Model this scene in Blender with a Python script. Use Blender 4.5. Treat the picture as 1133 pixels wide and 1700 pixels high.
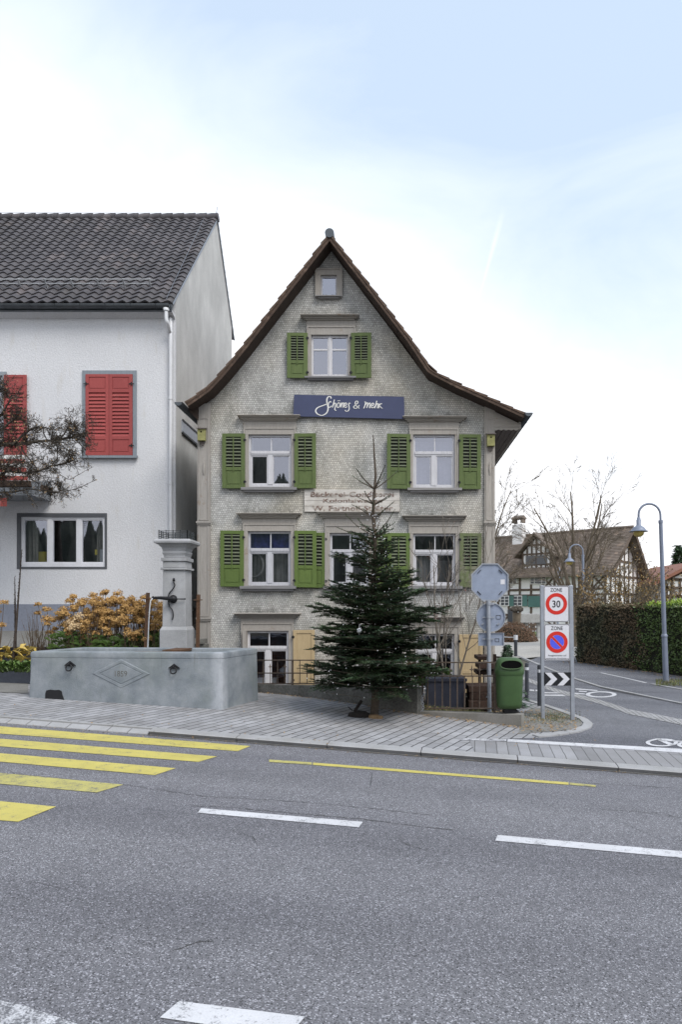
import bpy, bmesh, math, random
from mathutils import Vector, Matrix, noise
R_ = math.radians
for o in list(bpy.data.objects):
    bpy.data.objects.remove(o)
sc = bpy.context.scene
col = sc.collection

# ------------------------------------------------------------------ camera
CAMZ = 1.75
FPX, PU, PV = 1133.0, 655.0, 1007.0          # focal length and principal point, in photo pixels (1133 x 1700)
cam_d = bpy.data.cameras.new('camera')
cam = bpy.data.objects.new('camera', cam_d)
col.objects.link(cam)
cam.location = (0, 0, CAMZ)
cam.rotation_euler = (R_(90), 0, 0)
cam_d.sensor_fit = 'VERTICAL'
cam_d.sensor_height = 36
cam_d.lens = 36 * FPX / 1700
cam_d.shift_x = (566.5 - PU) / 1700
cam_d.shift_y = (PV - 850) / 1700
cam_d.clip_start = 0.05
cam_d.clip_end = 3000
sc.camera = cam

# ------------------------------------------------------------------ sky, sun, exposure
SUN_EL, SUN_AZ = R_(50), R_(138)             # azimuth clockwise from +Y: a soft veiled sun high behind the camera, a little right
w = bpy.data.worlds.new('World')
sc.world = w
w.use_nodes = True
nt = w.node_tree
nt.nodes.clear()
def N(t, **kw):
    n = nt.nodes.new(t)
    for k, v in kw.items(): setattr(n, k, v)
    return n
def Lk(a, b): nt.links.new(a, b)
out = N('ShaderNodeOutputWorld'); bg = N('ShaderNodeBackground')
sky = N('ShaderNodeTexSky'); sky.sky_type = 'NISHITA'; sky.sun_disc = False
sky.sun_elevation = SUN_EL; sky.sun_rotation = SUN_AZ
sky.air_density = 1.0; sky.dust_density = 1.5; sky.ozone_density = 1.0
tc = N('ShaderNodeTexCoord')
mp = N('ShaderNodeMapping'); mp.inputs['Scale'].default_value = (1.3, 1.3, 3.2); mp.inputs['Rotation'].default_value = (0.25, -0.5, 0.3)
Lk(tc.outputs['Generated'], mp.inputs['Vector'])
nz = N('ShaderNodeTexNoise'); nz.inputs['Scale'].default_value = 1.7; nz.inputs['Detail'].default_value = 7; nz.inputs['Roughness'].default_value = 0.55
nz.inputs['Distortion'].default_value = 0.6
Lk(mp.outputs['Vector'], nz.inputs['Vector'])
sx = N('ShaderNodeSeparateXYZ'); Lk(tc.outputs['Generated'], sx.inputs[0])
# veil is thick near the horizon and in a bank to the left, thin overhead
def M(op, a, b=None, c=None, clamp=False):
    n = N('ShaderNodeMath', operation=op); n.use_clamp = clamp
    for i, x in enumerate((a, b, c)):
        if x is None: continue
        if isinstance(x, (int, float)): n.inputs[i].default_value = x
        else: Lk(x, n.inputs[i])
    return n.outputs[0]
el = sx.outputs['Z']
hor = M('MULTIPLY_ADD', el, -3.2, 1.62)                   # 1.62 at horizon, 0 near 38 deg
dpl = M('ADD', M('MULTIPLY_ADD', sx.outputs['X'], -.40, M('MULTIPLY', el, -.788)), M('MULTIPLY', M('ABSOLUTE', sx.outputs['Y']), .469))
left = M('MULTIPLY_ADD', dpl, 5.5, .50)
veil = M('ADD', M('MAXIMUM', hor, left), M('MULTIPLY_ADD', nz.outputs['Fac'], 2.0, -1.0))
veil = M('MULTIPLY_ADD', veil, 0.52, 0.10, clamp=True)
mx = N('ShaderNodeMix', data_type='RGBA')
Lk(veil, mx.inputs['Factor'])
mxs = N('ShaderNodeMix', data_type='RGBA')               # the blue itself seen through a thin haze of high cloud
mxs.inputs['Factor'].default_value = 0.62
Lk(sky.outputs[0], mxs.inputs['A']); mxs.inputs['B'].default_value = (6.3, 7.5, 9.0, 1)
Lk(mxs.outputs['Result'], mx.inputs['A'])
mx.inputs['B'].default_value = (9.2, 9.3, 9.6, 1)
# a short vapour trail
tA, tB = Vector((177, 1133, 642)).normalized(), Vector((146, 1133, 530)).normalized()
tn = tA.cross(tB).normalized(); tm = (tA + tB).normalized(); tu = (tA - tB).normalized()
def dotn(v):
    n = N('ShaderNodeVectorMath', operation='DOT_PRODUCT'); Lk(tc.outputs['Generated'], n.inputs[0]); n.inputs[1].default_value = tuple(v); return n.outputs['Value']
al = dotn(tu); wdt = M('MULTIPLY_ADD', al, .03, .0036)
tr_ = M('MULTIPLY', M('SUBTRACT', 1.0, M('DIVIDE', M('ABSOLUTE', dotn(tn)), wdt), clamp=True), M('MULTIPLY', M('SUBTRACT', .055, M('ABSOLUTE', al)), 24.0, clamp=True))
tr_ = M('MULTIPLY', M('MULTIPLY', tr_, M('GREATER_THAN', dotn(tm), .9)), M('MULTIPLY_ADD', nz.outputs['Fac'], .6, .0), clamp=True)
mx2 = N('ShaderNodeMix', data_type='RGBA'); Lk(tr_, mx2.inputs['Factor']); Lk(mx.outputs['Result'], mx2.inputs['A']); mx2.inputs['B'].default_value = (9.4, 9.5, 9.7, 1)
Lk(mx2.outputs['Result'], bg.inputs['Color'])
bg.inputs['Strength'].default_value = 0.054
Lk(bg.outputs[0], out.inputs['Surface'])

sun_d = bpy.data.lights.new('sun', 'SUN')
sun = bpy.data.objects.new('sun', sun_d); col.objects.link(sun)
sun_d.energy = 1.05; sun_d.angle = R_(30); sun_d.color = (1.0, 0.96, 0.90)
sd = Vector((math.sin(SUN_AZ) * math.cos(SUN_EL), math.cos(SUN_AZ) * math.cos(SUN_EL), math.sin(SUN_EL)))
sun.rotation_euler = sd.to_track_quat('Z', 'Y').to_euler()
sun.location = sd * 50
sc.view_settings.view_transform = 'Standard'
sc.view_settings.look = 'None'
sc.view_settings.exposure = 1.5
sc.view_settings.gamma = 1.0
sc.render.film_transparent = False
sc.cycles.max_bounces = 6
sc.cycles.diffuse_bounces = 3
sc.cycles.glossy_bounces = 3
sc.cycles.transparent_max_bounces = 8
sc.cycles.caustics_reflective = False
sc.cycles.caustics_refractive = False

# ------------------------------------------------------------------ geometry of the place
def yk(x): return 9.0 - 0.12 * x                       # road edge of the kerb
def cl(x, a, b): return max(a, min(b, x))
def sstep(a, b, t):
    t = cl((t - a) / (b - a), 0, 1); return t * t * (3 - 2 * t)
KH = 0.062
def Zr(x, y):
    x = cl(x, -30, 30); return -0.055 * x - 0.022 * cl(y, -25, 40)
def Zp(x, y):
    k = yk(cl(x, -30, 30)); return Zr(x, k) + KH + 0.025 * (y - k)
def G(x, y):
    z = Zr(x, y) if y < yk(x) else Zp(x, y)
    t = sstep(11.5, 20, y)
    return z * (1 - t) - 0.6 * t
def P(u, v, d): return Vector(((u - PU) / FPX * d, d, CAMZ - (v - PV) / FPX * d))
def hit(u, v, dz=0.0):
    """the point of the ground that the photo shows at u, v"""
    a, b = (u - PU) / FPX, (v - PV) / FPX
    d = 1.5; st = 0.05
    def f(d): return CAMZ - b * d - G(a * d, d) - dz
    while d < 140 and f(d) > 0: d += st * (1 + d * 0.05)
    lo, hi = d - st * (1 + d * 0.06), d
    for _ in range(30):
        m = (lo + hi) / 2
        if f(m) > 0: lo = m
        else: hi = m
    return Vector((a * hi, hi, CAMZ - b * hi))

# ------------------------------------------------------------------ mesh helper
def wl(o):
    while o.parent: o = o.parent
    return o.location.copy()
class MB:
    def __init__(s): s.v = []; s.f = []; s.sm = []
    def add(s, vs, fs, smooth=False):
        n = len(s.v); s.v.extend([tuple(x) for x in vs]); s.f.extend([tuple(i + n for i in f) for f in fs]); s.sm.extend([smooth] * len(fs)); return s
    def box(s, x0, x1, y0, y1, z0, z1):
        return s.hexa([(x0, y0, z0), (x1, y0, z0), (x1, y1, z0), (x0, y1, z0), (x0, y0, z1), (x1, y0, z1), (x1, y1, z1), (x0, y1, z1)])
    def hexa(s, c):
        return s.add(c, [(0, 3, 2, 1), (4, 5, 6, 7), (0, 1, 5, 4), (1, 2, 6, 5), (2, 3, 7, 6), (3, 0, 4, 7)])
    def obox(s, c, ax, ay, az):
        c, ax, ay, az = Vector(c), Vector(ax), Vector(ay), Vector(az)
        return s.hexa([c - ax - ay - az, c + ax - ay - az, c + ax + ay - az, c - ax + ay - az, c - ax - ay + az, c + ax - ay + az, c + ax + ay + az, c - ax + ay + az])
    def bar(s, p, q, wd, th, up=(0, 1, 0)):
        p, q = Vector(p), Vector(q); d = (q - p); L = d.length
        if L < 1e-6: return s
        d /= L; u = Vector(up); sd = d.cross(u)
        if sd.length < 1e-4: sd = d.cross(Vector((1, 0, 0)))
        sd.normalize(); u = sd.cross(d)
        return s.obox((p + q) / 2, d * L / 2, sd * wd / 2, u * th / 2)
    def prism(s, poly, y0, y1):
        """poly of (x, z), extruded from y0 to y1"""
        n = len(poly)
        return s.add([(x, y0, z) for x, z in poly] + [(x, y1, z) for x, z in poly],
                     [tuple(range(n)), tuple(range(2 * n - 1, n - 1, -1))] + [(i, i + n, (i + 1) % n + n, (i + 1) % n) for i in range(n)])
    def zprism(s, poly, z0, z1):
        n = len(poly)
        return s.add([(x, y, z0) for x, y in poly] + [(x, y, z1) for x, y in poly],
                     [tuple(range(n - 1, -1, -1)), tuple(range(n, 2 * n))] + [(i, (i + 1) % n, (i + 1) % n + n, i + n) for i in range(n)])
    def tube(s, pts, rs, n=6, cap=True, smooth=True):
        pts = [Vector(p) for p in pts]
        if not isinstance(rs, (list, tuple)): rs = [rs] * len(pts)
        t0 = (pts[1] - pts[0]).normalized()
        a = t0.orthogonal().normalized(); vs = []; fs = []
        m = len(pts)
        for i, p in enumerate(pts):
            t = (pts[min(i + 1, m - 1)] - pts[max(i - 1, 0)])
            t = t.normalized() if t.length > 1e-9 else t0
            a = (a - t * a.dot(t));  a = a.normalized() if a.length > 1e-6 else t.orthogonal().normalized()
            b = t.cross(a)
            for k in range(n):
                an = 2 * math.pi * k / n
                vs.append(p + (a * math.cos(an) + b * math.sin(an)) * rs[i])
        for i in range(m - 1):
            for k in range(n):
                k2 = (k + 1) % n
                fs.append((i * n + k, i * n + k2, (i + 1) * n + k2, (i + 1) * n + k))
        s.add(vs, fs, smooth)
        if cap:
            s.add(vs[:n], [tuple(range(n - 1, -1, -1))]); s.add(vs[-n:], [tuple(range(n))])
        return s
    def lathe(s, prof, c=(0, 0, 0), n=20, smooth=True, sx=1.0, sy=1.0, rot=0.0):
        c = Vector(c); vs = []; fs = []
        for r, z in prof:
            for k in range(n):
                an = 2 * math.pi * k / n + rot
                vs.append((c.x + r * sx * math.cos(an), c.y + r * sy * math.sin(an), c.z + z))
        for i in range(len(prof) - 1):
            for k in range(n):
                k2 = (k + 1) % n
                fs.append((i * n + k, i * n + k2, (i + 1) * n + k2, (i + 1) * n + k))
        s.add(vs, fs, smooth)
        if prof[0][0] > 1e-5: s.add(vs[:n], [tuple(range(n - 1, -1, -1))])
        if prof[-1][0] > 1e-5: s.add(vs[-n:], [tuple(range(n))])
        return s
    def ring(s, c, axis, R, r, n=20, m=6):
        c = Vector(c); ax = Vector(axis).normalized(); a = ax.orthogonal().normalized(); b = ax.cross(a)
        vs = []; fs = []
        for i in range(n):
            t = 2 * math.pi * i / n; dr = a * math.cos(t) + b * math.sin(t)
            for k in range(m):
                p = 2 * math.pi * k / m
                vs.append(c + dr * (R + r * math.cos(p)) + ax * r * math.sin(p))
        for i in range(n):
            for k in range(m):
                fs.append((i * m + k, ((i + 1) % n) * m + k, ((i + 1) % n) * m + (k + 1) % m, i * m + (k + 1) % m))
        return s.add(vs, fs, True)
    def leaf(s, c, nrm, up, L, W):
        c, n, u = Vector(c), Vector(nrm), Vector(up)
        r = n.cross(u)
        if r.length < 1e-5: r = n.orthogonal()
        r.normalize()
        return s.add([c, c + u * L * .5 + r * W * .5, c + u * L, c + u * L * .5 - r * W * .5], [(0, 1, 2, 3)])
    def build(s, name, mat, parent=None, bevel=0.0):
        me = bpy.data.meshes.new(name)
        off = wl(parent) if parent else Vector((0, 0, 0))
        me.from_pydata([(x - off.x, y - off.y, z - off.z) for x, y, z in s.v], [], s.f)
        me.polygons.foreach_set('use_smooth', s.sm)
        me.update()
        o = bpy.data.objects.new(name, me); col.objects.link(o)
        for m in (mat if isinstance(mat, (list, tuple)) else [mat]): me.materials.append(m)
        if parent: o.parent = parent
        if bevel:
            b = o.modifiers.new('bevel', 'BEVEL'); b.width = bevel; b.segments = 2; b.limit_method = 'ANGLE'; b.angle_limit = R_(40)
        return o
def tag(o, label, cat, group=None, kind=None):
    o['label'] = label; o['category'] = cat
    if group: o['group'] = group
    if kind: o['kind'] = kind
    return o
def thing(name, loc, label, cat, group=None):
    o = bpy.data.objects.new(name, None); col.objects.link(o)
    o.empty_display_size = 0.2; o.location = loc
    return tag(o, label, cat, group)
def sheet(outline, holes, y, axis='y'):
    """flat wall of outline (x, z) at y with rectangular holes (x0, x1, z0, z1)"""
    bm = bmesh.new()
    bm.faces.new([bm.verts.new((x, y, z)) for x, z in outline])
    for h in holes:
        for co, no in (((h[0], 0, 0), (1, 0, 0)), ((h[1], 0, 0), (1, 0, 0)), ((0, 0, h[2]), (0, 0, 1)), ((0, 0, h[3]), (0, 0, 1))):
            bmesh.ops.bisect_plane(bm, geom=bm.verts[:] + bm.edges[:] + bm.faces[:], plane_co=co, plane_no=no)
    dead = []
    for f in bm.faces:
        c = f.calc_center_median()
        if any(h[0] < c.x < h[1] and h[2] < c.z < h[3] for h in holes): dead.append(f)
    bmesh.ops.delete(bm, geom=dead, context='FACES')
    bm.verts.index_update()
    m = MB(); m.add([v.co.copy() for v in bm.verts], [tuple(v.index for v in f.verts) for f in bm.faces]); bm.free()
    return m
def drape(poly, dz, step=0.5, zf=None, mb=None):
    """a sheet over the ground inside the plan polygon"""
    zf = zf or G
    bm = bmesh.new()
    bm.faces.new([bm.verts.new((p[0], p[1], 0)) for p in poly])
    xs = [p[0] for p in poly]; ys = [p[1] for p in poly]
    def cut(a, b, no, mk):
        x = math.ceil(a / step) * step
        while x < b:
            bmesh.ops.bisect_plane(bm, geom=bm.verts[:] + bm.edges[:] + bm.faces[:], plane_co=mk(x), plane_no=no); x += step
    cut(min(xs), max(xs), (1, 0, 0), lambda x: (x, 0, 0))
    cut(min(ys), max(ys), (0, 1, 0), lambda x: (0, x, 0))
    bmesh.ops.recalc_face_normals(bm, faces=bm.faces[:])
    for f in bm.faces:
        if f.normal.z < 0: f.normal_flip()
    for v in bm.verts: v.co.z = zf(v.co.x, v.co.y) + dz
    bm.verts.index_update()
    mb = mb or MB()
    mb.add([v.co.copy() for v in bm.verts], [tuple(v.index for v in f.verts) for f in bm.faces], True); bm.free()
    return mb
def hp(pts, dz=0.0): return [tuple(hit(u, v, dz).xy) for u, v in pts]
_txt = {}
def text_mb(body, origin, ex, ez, size, fit=None, thick=0.003, align='CENTER', bold=0.0):
    """flat raised lettering: origin, right vector, up vector"""
    cu = bpy.data.curves.new('tmp', 'FONT'); cu.body = body; cu.size = 1.0; cu.align_x = 'LEFT'; cu.extrude = 0; cu.resolution_u = 3; cu.offset = bold
    ob = bpy.data.objects.new('tmp', cu); col.objects.link(ob)
    bpy.context.view_layer.update()
    me = bpy.data.meshes.new_from_object(ob)
    vs = [v.co.copy() for v in me.vertices]; fs = [tuple(p.vertices) for p in me.polygons]
    bpy.data.objects.remove(ob); bpy.data.curves.remove(cu); bpy.data.meshes.remove(me)
    x0 = min(v.x for v in vs); x1 = max(v.x for v in vs)
    ex, ez, o = Vector(ex), Vector(ez), Vector(origin); n = ez.cross(ex)   # towards the viewer for ex=+X, ez=+Z: n = -Y... checked by sign below
    n = ex.cross(ez); kx = size * (fit / ((x1 - x0) * size) if fit else 1.0)
    xm = (x0 + x1) / 2
    m = MB(); m.add([o + ex * (v.x - xm) * kx + ez * v.y * size + n * thick for v in vs], fs)
    return m
# ------------------------------------------------------------------ materials
def lin(c):
    return tuple((x / 12.92 if x <= 0.04045 else ((x + 0.055) / 1.055) ** 2.4) for x in c)
class Mt:
    """small node-graph helper"""
    def __init__(s, name):
        s.m = bpy.data.materials.new(name); s.m.use_nodes = True; s.t = s.m.node_tree; s.t.nodes.clear()
        s.o = s.n('ShaderNodeOutputMaterial'); s.b = s.n('ShaderNodeBsdfPrincipled'); s.l(s.b.outputs[0], s.o.inputs['Surface'])
        s.co = s.n('ShaderNodeTexCoord').outputs['Object']
    def n(s, t, **kw):
        x = s.t.nodes.new(t)
        for k, v in kw.items(): setattr(x, k, v)
        return x
    def l(s, a, b): s.t.links.new(a, b)
    def vec(s, scale=(1, 1, 1), rot=(0, 0, 0), loc=(0, 0, 0), src=None):
        x = s.n('ShaderNodeMapping'); x.inputs['Scale'].default_value = scale; x.inputs['Rotation'].default_value = rot; x.inputs['Location'].default_value = loc
        s.l(src or s.co, x.inputs[0]); return x.outputs[0]
    def noise(s, scale, detail=4, rough=.55, v=None, dist=0):
        x = s.n('ShaderNodeTexNoise'); x.inputs['Scale'].default_value = scale; x.inputs['Detail'].default_value = detail; x.inputs['Roughness'].default_value = rough
        x.inputs['Distortion'].default_value = dist
        s.l(v or s.co, x.inputs['Vector']); return x.outputs['Fac']
    def ramp(s, f, a, b):
        x = s.n('ShaderNodeMapRange'); x.inputs['From Min'].default_value = a; x.inputs['From Max'].default_value = b; s.l(f, x.inputs['Value']); return x.outputs[0]
    def mix(s, f, a, b, mode='MIX'):
        x = s.n('ShaderNodeMix', data_type='RGBA', blend_type=mode)
        if isinstance(f, (int, float)): x.inputs['Factor'].default_value = f
        else: s.l(f, x.inputs['Factor'])
        for k, c in (('A', a), ('B', b)):
            if isinstance(c, tuple): x.inputs[k].default_value = (*c[:3], 1)
            else: s.l(c, x.inputs[k])
        return x.outputs['Result']
    def math(s, op, a, b=0.0, clamp=False):
        x = s.n('ShaderNodeMath', operation=op); x.use_clamp = clamp
        for i, c in enumerate((a, b)):
            if isinstance(c, (int, float)): x.inputs[i].default_value = c
            else: s.l(c, x.inputs[i])
        return x.outputs[0]
    def bump(s, h, dist=0.01, strength=.6, prev=None):
        x = s.n('ShaderNodeBump'); x.inputs['Distance'].default_value = dist; x.inputs['Strength'].default_value = strength
        s.l(h, x.inputs['Height'])
        if prev: s.l(prev, x.inputs['Normal'])
        s.l(x.outputs[0], s.b.inputs['Normal']); return x.outputs[0]
    def fin(s, c, rough=.8, metal=0, spec=.4):
        if isinstance(c, tuple): s.b.inputs['Base Color'].default_value = (*c[:3], 1)
        else: s.l(c, s.b.inputs['Base Color'])
        if isinstance(rough, (int, float)): s.b.inputs['Roughness'].default_value = rough
        else: s.l(rough, s.b.inputs['Roughness'])
        s.b.inputs['Metallic'].default_value = metal; s.b.inputs['Specular IOR Level'].default_value = spec
        return s.m
def sc3(c, k): return tuple(x * k for x in c)
def simple(name, c, rough=.75, var=.25, scale=6, metal=0, spec=.4, bump=0.0, bscale=60, fine=.12, stretch=None):
    k = Mt(name)
    v = k.vec(stretch) if stretch else None
    a = k.ramp(k.noise(scale, 5, .6, v), .3, .7)
    c2 = k.mix(a, sc3(c, 1 - var), sc3(c, 1 + var * .7))
    if fine:
        b = k.ramp(k.noise(scale * 14, 3, .6, v), .3, .7)
        c2 = k.mix(b, k.mix(1.0, c2, (1 - fine,) * 3, 'MULTIPLY'), c2)
    if bump: k.bump(k.noise(bscale, 4, .6, v), bump)
    return k.fin(c2, rough, metal, spec)

def asphalt(name, base, dark=1.0):
    k = Mt(name)
    g1 = k.noise(150, 3, .75)
    vo = k.n('ShaderNodeTexVoronoi'); vo.inputs['Scale'].default_value = 135; k.l(k.co, vo.inputs['Vector'])
    sp = k.n('ShaderNodeSeparateColor'); k.l(vo.outputs['Color'], sp.inputs[0])
    c = k.mix(k.ramp(g1, .33, .68), sc3(base, .45), sc3(base, 1.30))
    c = k.mix(k.ramp(sp.outputs[0], .80, .93), c, sc3(base, 2.1))
    c = k.mix(k.ramp(sp.outputs[1], .80, .93), c, sc3(base, .34))
    big = k.ramp(k.noise(.35, 4, .5, k.vec((.35, 1.6, 1), (0, 0, .119))), .35, .65)   # long streaks along the carriageway
    c = k.mix(big, k.mix(1.0, c, (.78, .78, .80), 'MULTIPLY'), c)
    # wheel tracks polished darker along each lane
    sp2 = k.n('ShaderNodeSeparateXYZ'); k.l(k.co, sp2.inputs[0])
    s_ = k.math('ADD', sp2.outputs['Y'], k.math('MULTIPLY', sp2.outputs['X'], .12))
    s_ = k.math('ADD', s_, k.math('MULTIPLY', k.noise(.5, 3), .5))
    trk = k.ramp(k.math('SINE', k.math('MULTIPLY', s_, 3.6)), -.1, .9)
    c = k.mix(k.math('MULTIPLY', trk, k.ramp(k.noise(.9, 4, .6, k.vec((.3, 1, 1))), .25, .65)), c, k.mix(1.0, c, (.84, .84, .845), 'MULTIPLY'))
    med = k.ramp(k.noise(2.2, 5, .65), .35, .7)
    c = k.mix(med, k.mix(1.0, c, (.90, .90, .90), 'MULTIPLY'), c)
    # hairline cracks
    cr = k.n('ShaderNodeTexVoronoi', feature='DISTANCE_TO_EDGE'); cr.inputs['Scale'].default_value = .42
    wv = k.mix(.12, k.co, k.n('ShaderNodeTexNoise').outputs['Color']); k.l(wv, cr.inputs['Vector'])
    msk = k.math('MULTIPLY', k.ramp(cr.outputs['Distance'], .0035, .0005), k.ramp(k.noise(.5, 3), .52, .60))
    c = k.mix(msk, c, sc3(base, .3))
    k.bump(k.math('ADD', g1, k.math('MULTIPLY', sp.outputs[0], .4)), .006, .8)
    return k.fin(c, .85, 0, .3)
M_asphalt = asphalt('asphalt', (.218, .216, .231))
M_asphalt2 = asphalt('side_street_asphalt', (.18, .183, .20))

def pavers(name, rot, bw, bh, base, mort, loc=(0, 0, 0), mortar=.010, offs=.5, xs=1.0):
    k = Mt(name)
    v = k.vec((1, 1, 1), (0, 0, rot), loc)
    if xs != 1: v = k.vec((xs, 1, 1), src=v)
    bw *= xs
    br = k.n('ShaderNodeTexBrick'); br.offset = offs; br.squash = 1
    br.inputs['Scale'].default_value = 1; br.inputs['Brick Width'].default_value = bw; br.inputs['Row Height'].default_value = bh
    br.inputs['Mortar Size'].default_value = mortar; br.inputs['Mortar Smooth'].default_value = .3; br.inputs['Bias'].default_value = 0
    br.inputs['Color1'].default_value = (*sc3(base, .82), 1); br.inputs['Color2'].default_value = (*sc3(base, 1.14), 1); br.inputs['Mortar'].default_value = (*mort, 1)
    wob = k.n('ShaderNodeTexNoise'); wob.inputs['Scale'].default_value = 4; k.l(v, wob.inputs['Vector'])
    vv = k.n('ShaderNodeVectorMath', operation='MULTIPLY_ADD'); k.l(wob.outputs['Color'], vv.inputs[0]); vv.inputs[1].default_value = (.02, .02, 0); k.l(v, vv.inputs[2])
    k.l(vv.outputs[0], br.inputs['Vector'])
    c = k.mix(k.ramp(k.noise(90, 3, .7), .3, .7), k.mix(1.0, br.outputs['Color'], (.78, .78, .78), 'MULTIPLY'), br.outputs['Color'])
    st = k.ramp(k.noise(1.1, 5, .6), .40, .68)
    c = k.mix(st, k.mix(1.0, c, (.80, .79, .77), 'MULTIPLY'), c)
    k.bump(k.math('SUBTRACT', k.math('MULTIPLY', k.noise(70, 3), .25), br.outputs['Fac']), .008, .7)
    return k.fin(c, .85, 0, .3)
PB = (.365, .365, .38)
M_pav = pavers('concrete_pavers', R_(-65), .30, .142, PB, (.060, .060, .062), xs=2.2, mortar=.0105)
M_pav2 = pavers('kerbside_pavers', R_(6.8), .150, .9, (.32, .32, .335), (.13, .13, .13), offs=0, mortar=.006)
M_cobble = pavers('cobble_setts', R_(35), .11, .11, (.46, .46, .47), (.17, .17, .17), mortar=.014)

def speck(name, c, amt=.3, rough=.8, stain=None, scale=150):
    k = Mt(name)
    a = k.ramp(k.noise(scale, 3, .7), .3, .7)
    x = k.mix(a, sc3(c, 1 - amt), sc3(c, 1 + amt * .6))
    b = k.ramp(k.noise(2.0, 6, .6), .35, .7)
    x = k.mix(b, k.mix(1.0, x, stain or (.78, .77, .74), 'MULTIPLY'), x)
    k.bump(k.noise(scale * .6, 3), .004)
    return k.fin(x, rough)
M_granite = speck('granite', (.37, .37, .38))
M_crack = simple('crack_in_asphalt', (.085, .083, .083), .95, .5, 9)
M_dirt = simple('gutter_dirt', (.085, .078, .068), .95, .6, 9, bump=.01)
M_concrete = speck('concrete', (.26, .25, .235), .25, .85, (.62, .61, .56), 90)
M_concrete_rough = speck('rough_concrete', (.22, .215, .20), .4, .9, (.5, .5, .47), 30)

def stone():
    k = Mt('trough_stone')
    base = (.265, .300, .315)
    a = k.ramp(k.noise(3.2, 7, .65), .32, .68)
    c = k.mix(a, (.165, .19, .215), (.295, .318, .34))
    g = k.ramp(k.noise(1.3, 4, .6, k.vec((1, 1, 1), (0, 0, 0), (4, 2, 1))), .48, .72)
    c = k.mix(k.math('MULTIPLY', g, .45), c, (.22, .25, .225))
    st = k.ramp(k.noise(2.4, 5, .6, k.vec((1.6, 1.6, .22))), .56, .74)
    c = k.mix(k.math('MULTIPLY', st, .5), c, (.16, .185, .205))
    pit = k.ramp(k.noise(38, 3, .6), .70, .78)
    c = k.mix(k.math('MULTIPLY', pit, .6), c, (.07, .075, .07))
    # rubbed pale corner at the front right, black specks, a rusty run under each ring
    fr, f0 = hit(368, 1178.6), hit(240, 1165); sp = k.n('ShaderNodeSeparateXYZ'); k.l(k.co, sp.inputs[0])
    dx = k.math('SUBTRACT', sp.outputs['X'], fr.x - f0.x); dy = k.math('SUBTRACT', sp.outputs['Y'], fr.y - f0.y)
    dd = k.math('ADD', k.math('MULTIPLY', dx, dx), k.math('MULTIPLY', dy, dy))
    rub = k.math('MULTIPLY', k.ramp(dd, .045, .002), k.ramp(k.noise(3, 4, .6, k.vec((1, 1, .5))), .35, .55))
    c = k.mix(k.math('MULTIPLY', rub, .7), c, (.47, .49, .53))
    rn = k.math('MULTIPLY', k.ramp(k.noise(5, 5, .7, k.vec((2.4, 2.4, .16), (0, 0, 0), (3, 0, 0))), .62, .74), .45)
    c = k.mix(rn, c, (.12, .125, .12))
    f = k.ramp(k.noise(120, 3, .7), .3, .7)
    c = k.mix(f, k.mix(1.0, c, (.82, .82, .82), 'MULTIPLY'), c)
    k.bump(k.math('ADD', k.noise(60, 4, .7), k.math('MULTIPLY', k.noise(4, 4), 1.5)), .008, .7)
    return k.fin(c, .75, 0, .35)
M_stone = stone()
M_pillar = speck('pillar_stone', (.41, .415, .43), .14, .8, (.70, .70, .69), 60)
def paint(name, c, under, wear, scale=1.0):
    k = Mt(name)
    n1 = k.noise(9 * scale, 8, .75); n2 = k.noise(85, 4, .7)
    mask = k.ramp(k.math('ADD', k.math('MULTIPLY', n1, .6), k.math('MULTIPLY', n2, .5)), wear - .04, wear + .05)
    cc = k.mix(k.ramp(k.noise(3, 5), .3, .7), sc3(c, .86), c)
    cc = k.mix(k.ramp(k.noise(110, 3, .7), .3, .7), k.mix(1.0, cc, (.86,) * 3, 'MULTIPLY'), cc)
    c2 = k.mix(mask, under, cc)
    k.bump(n2, .004, .5)
    return k.fin(c2, .75, 0, .3)
M_yellow = paint('yellow_road_paint', (.56, .485, .135), (.15, .145, .13), .462)
M_yellow_worn = paint('worn_yellow_paint', (.49, .445, .15), (.14, .14, .13), .50)
M_white_line = paint('white_road_paint', (.62, .62, .64), (.16, .16, .17), .474)
M_white_worn = paint('worn_white_paint', (.58, .58, .60), (.13, .13, .14), .545)

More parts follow.
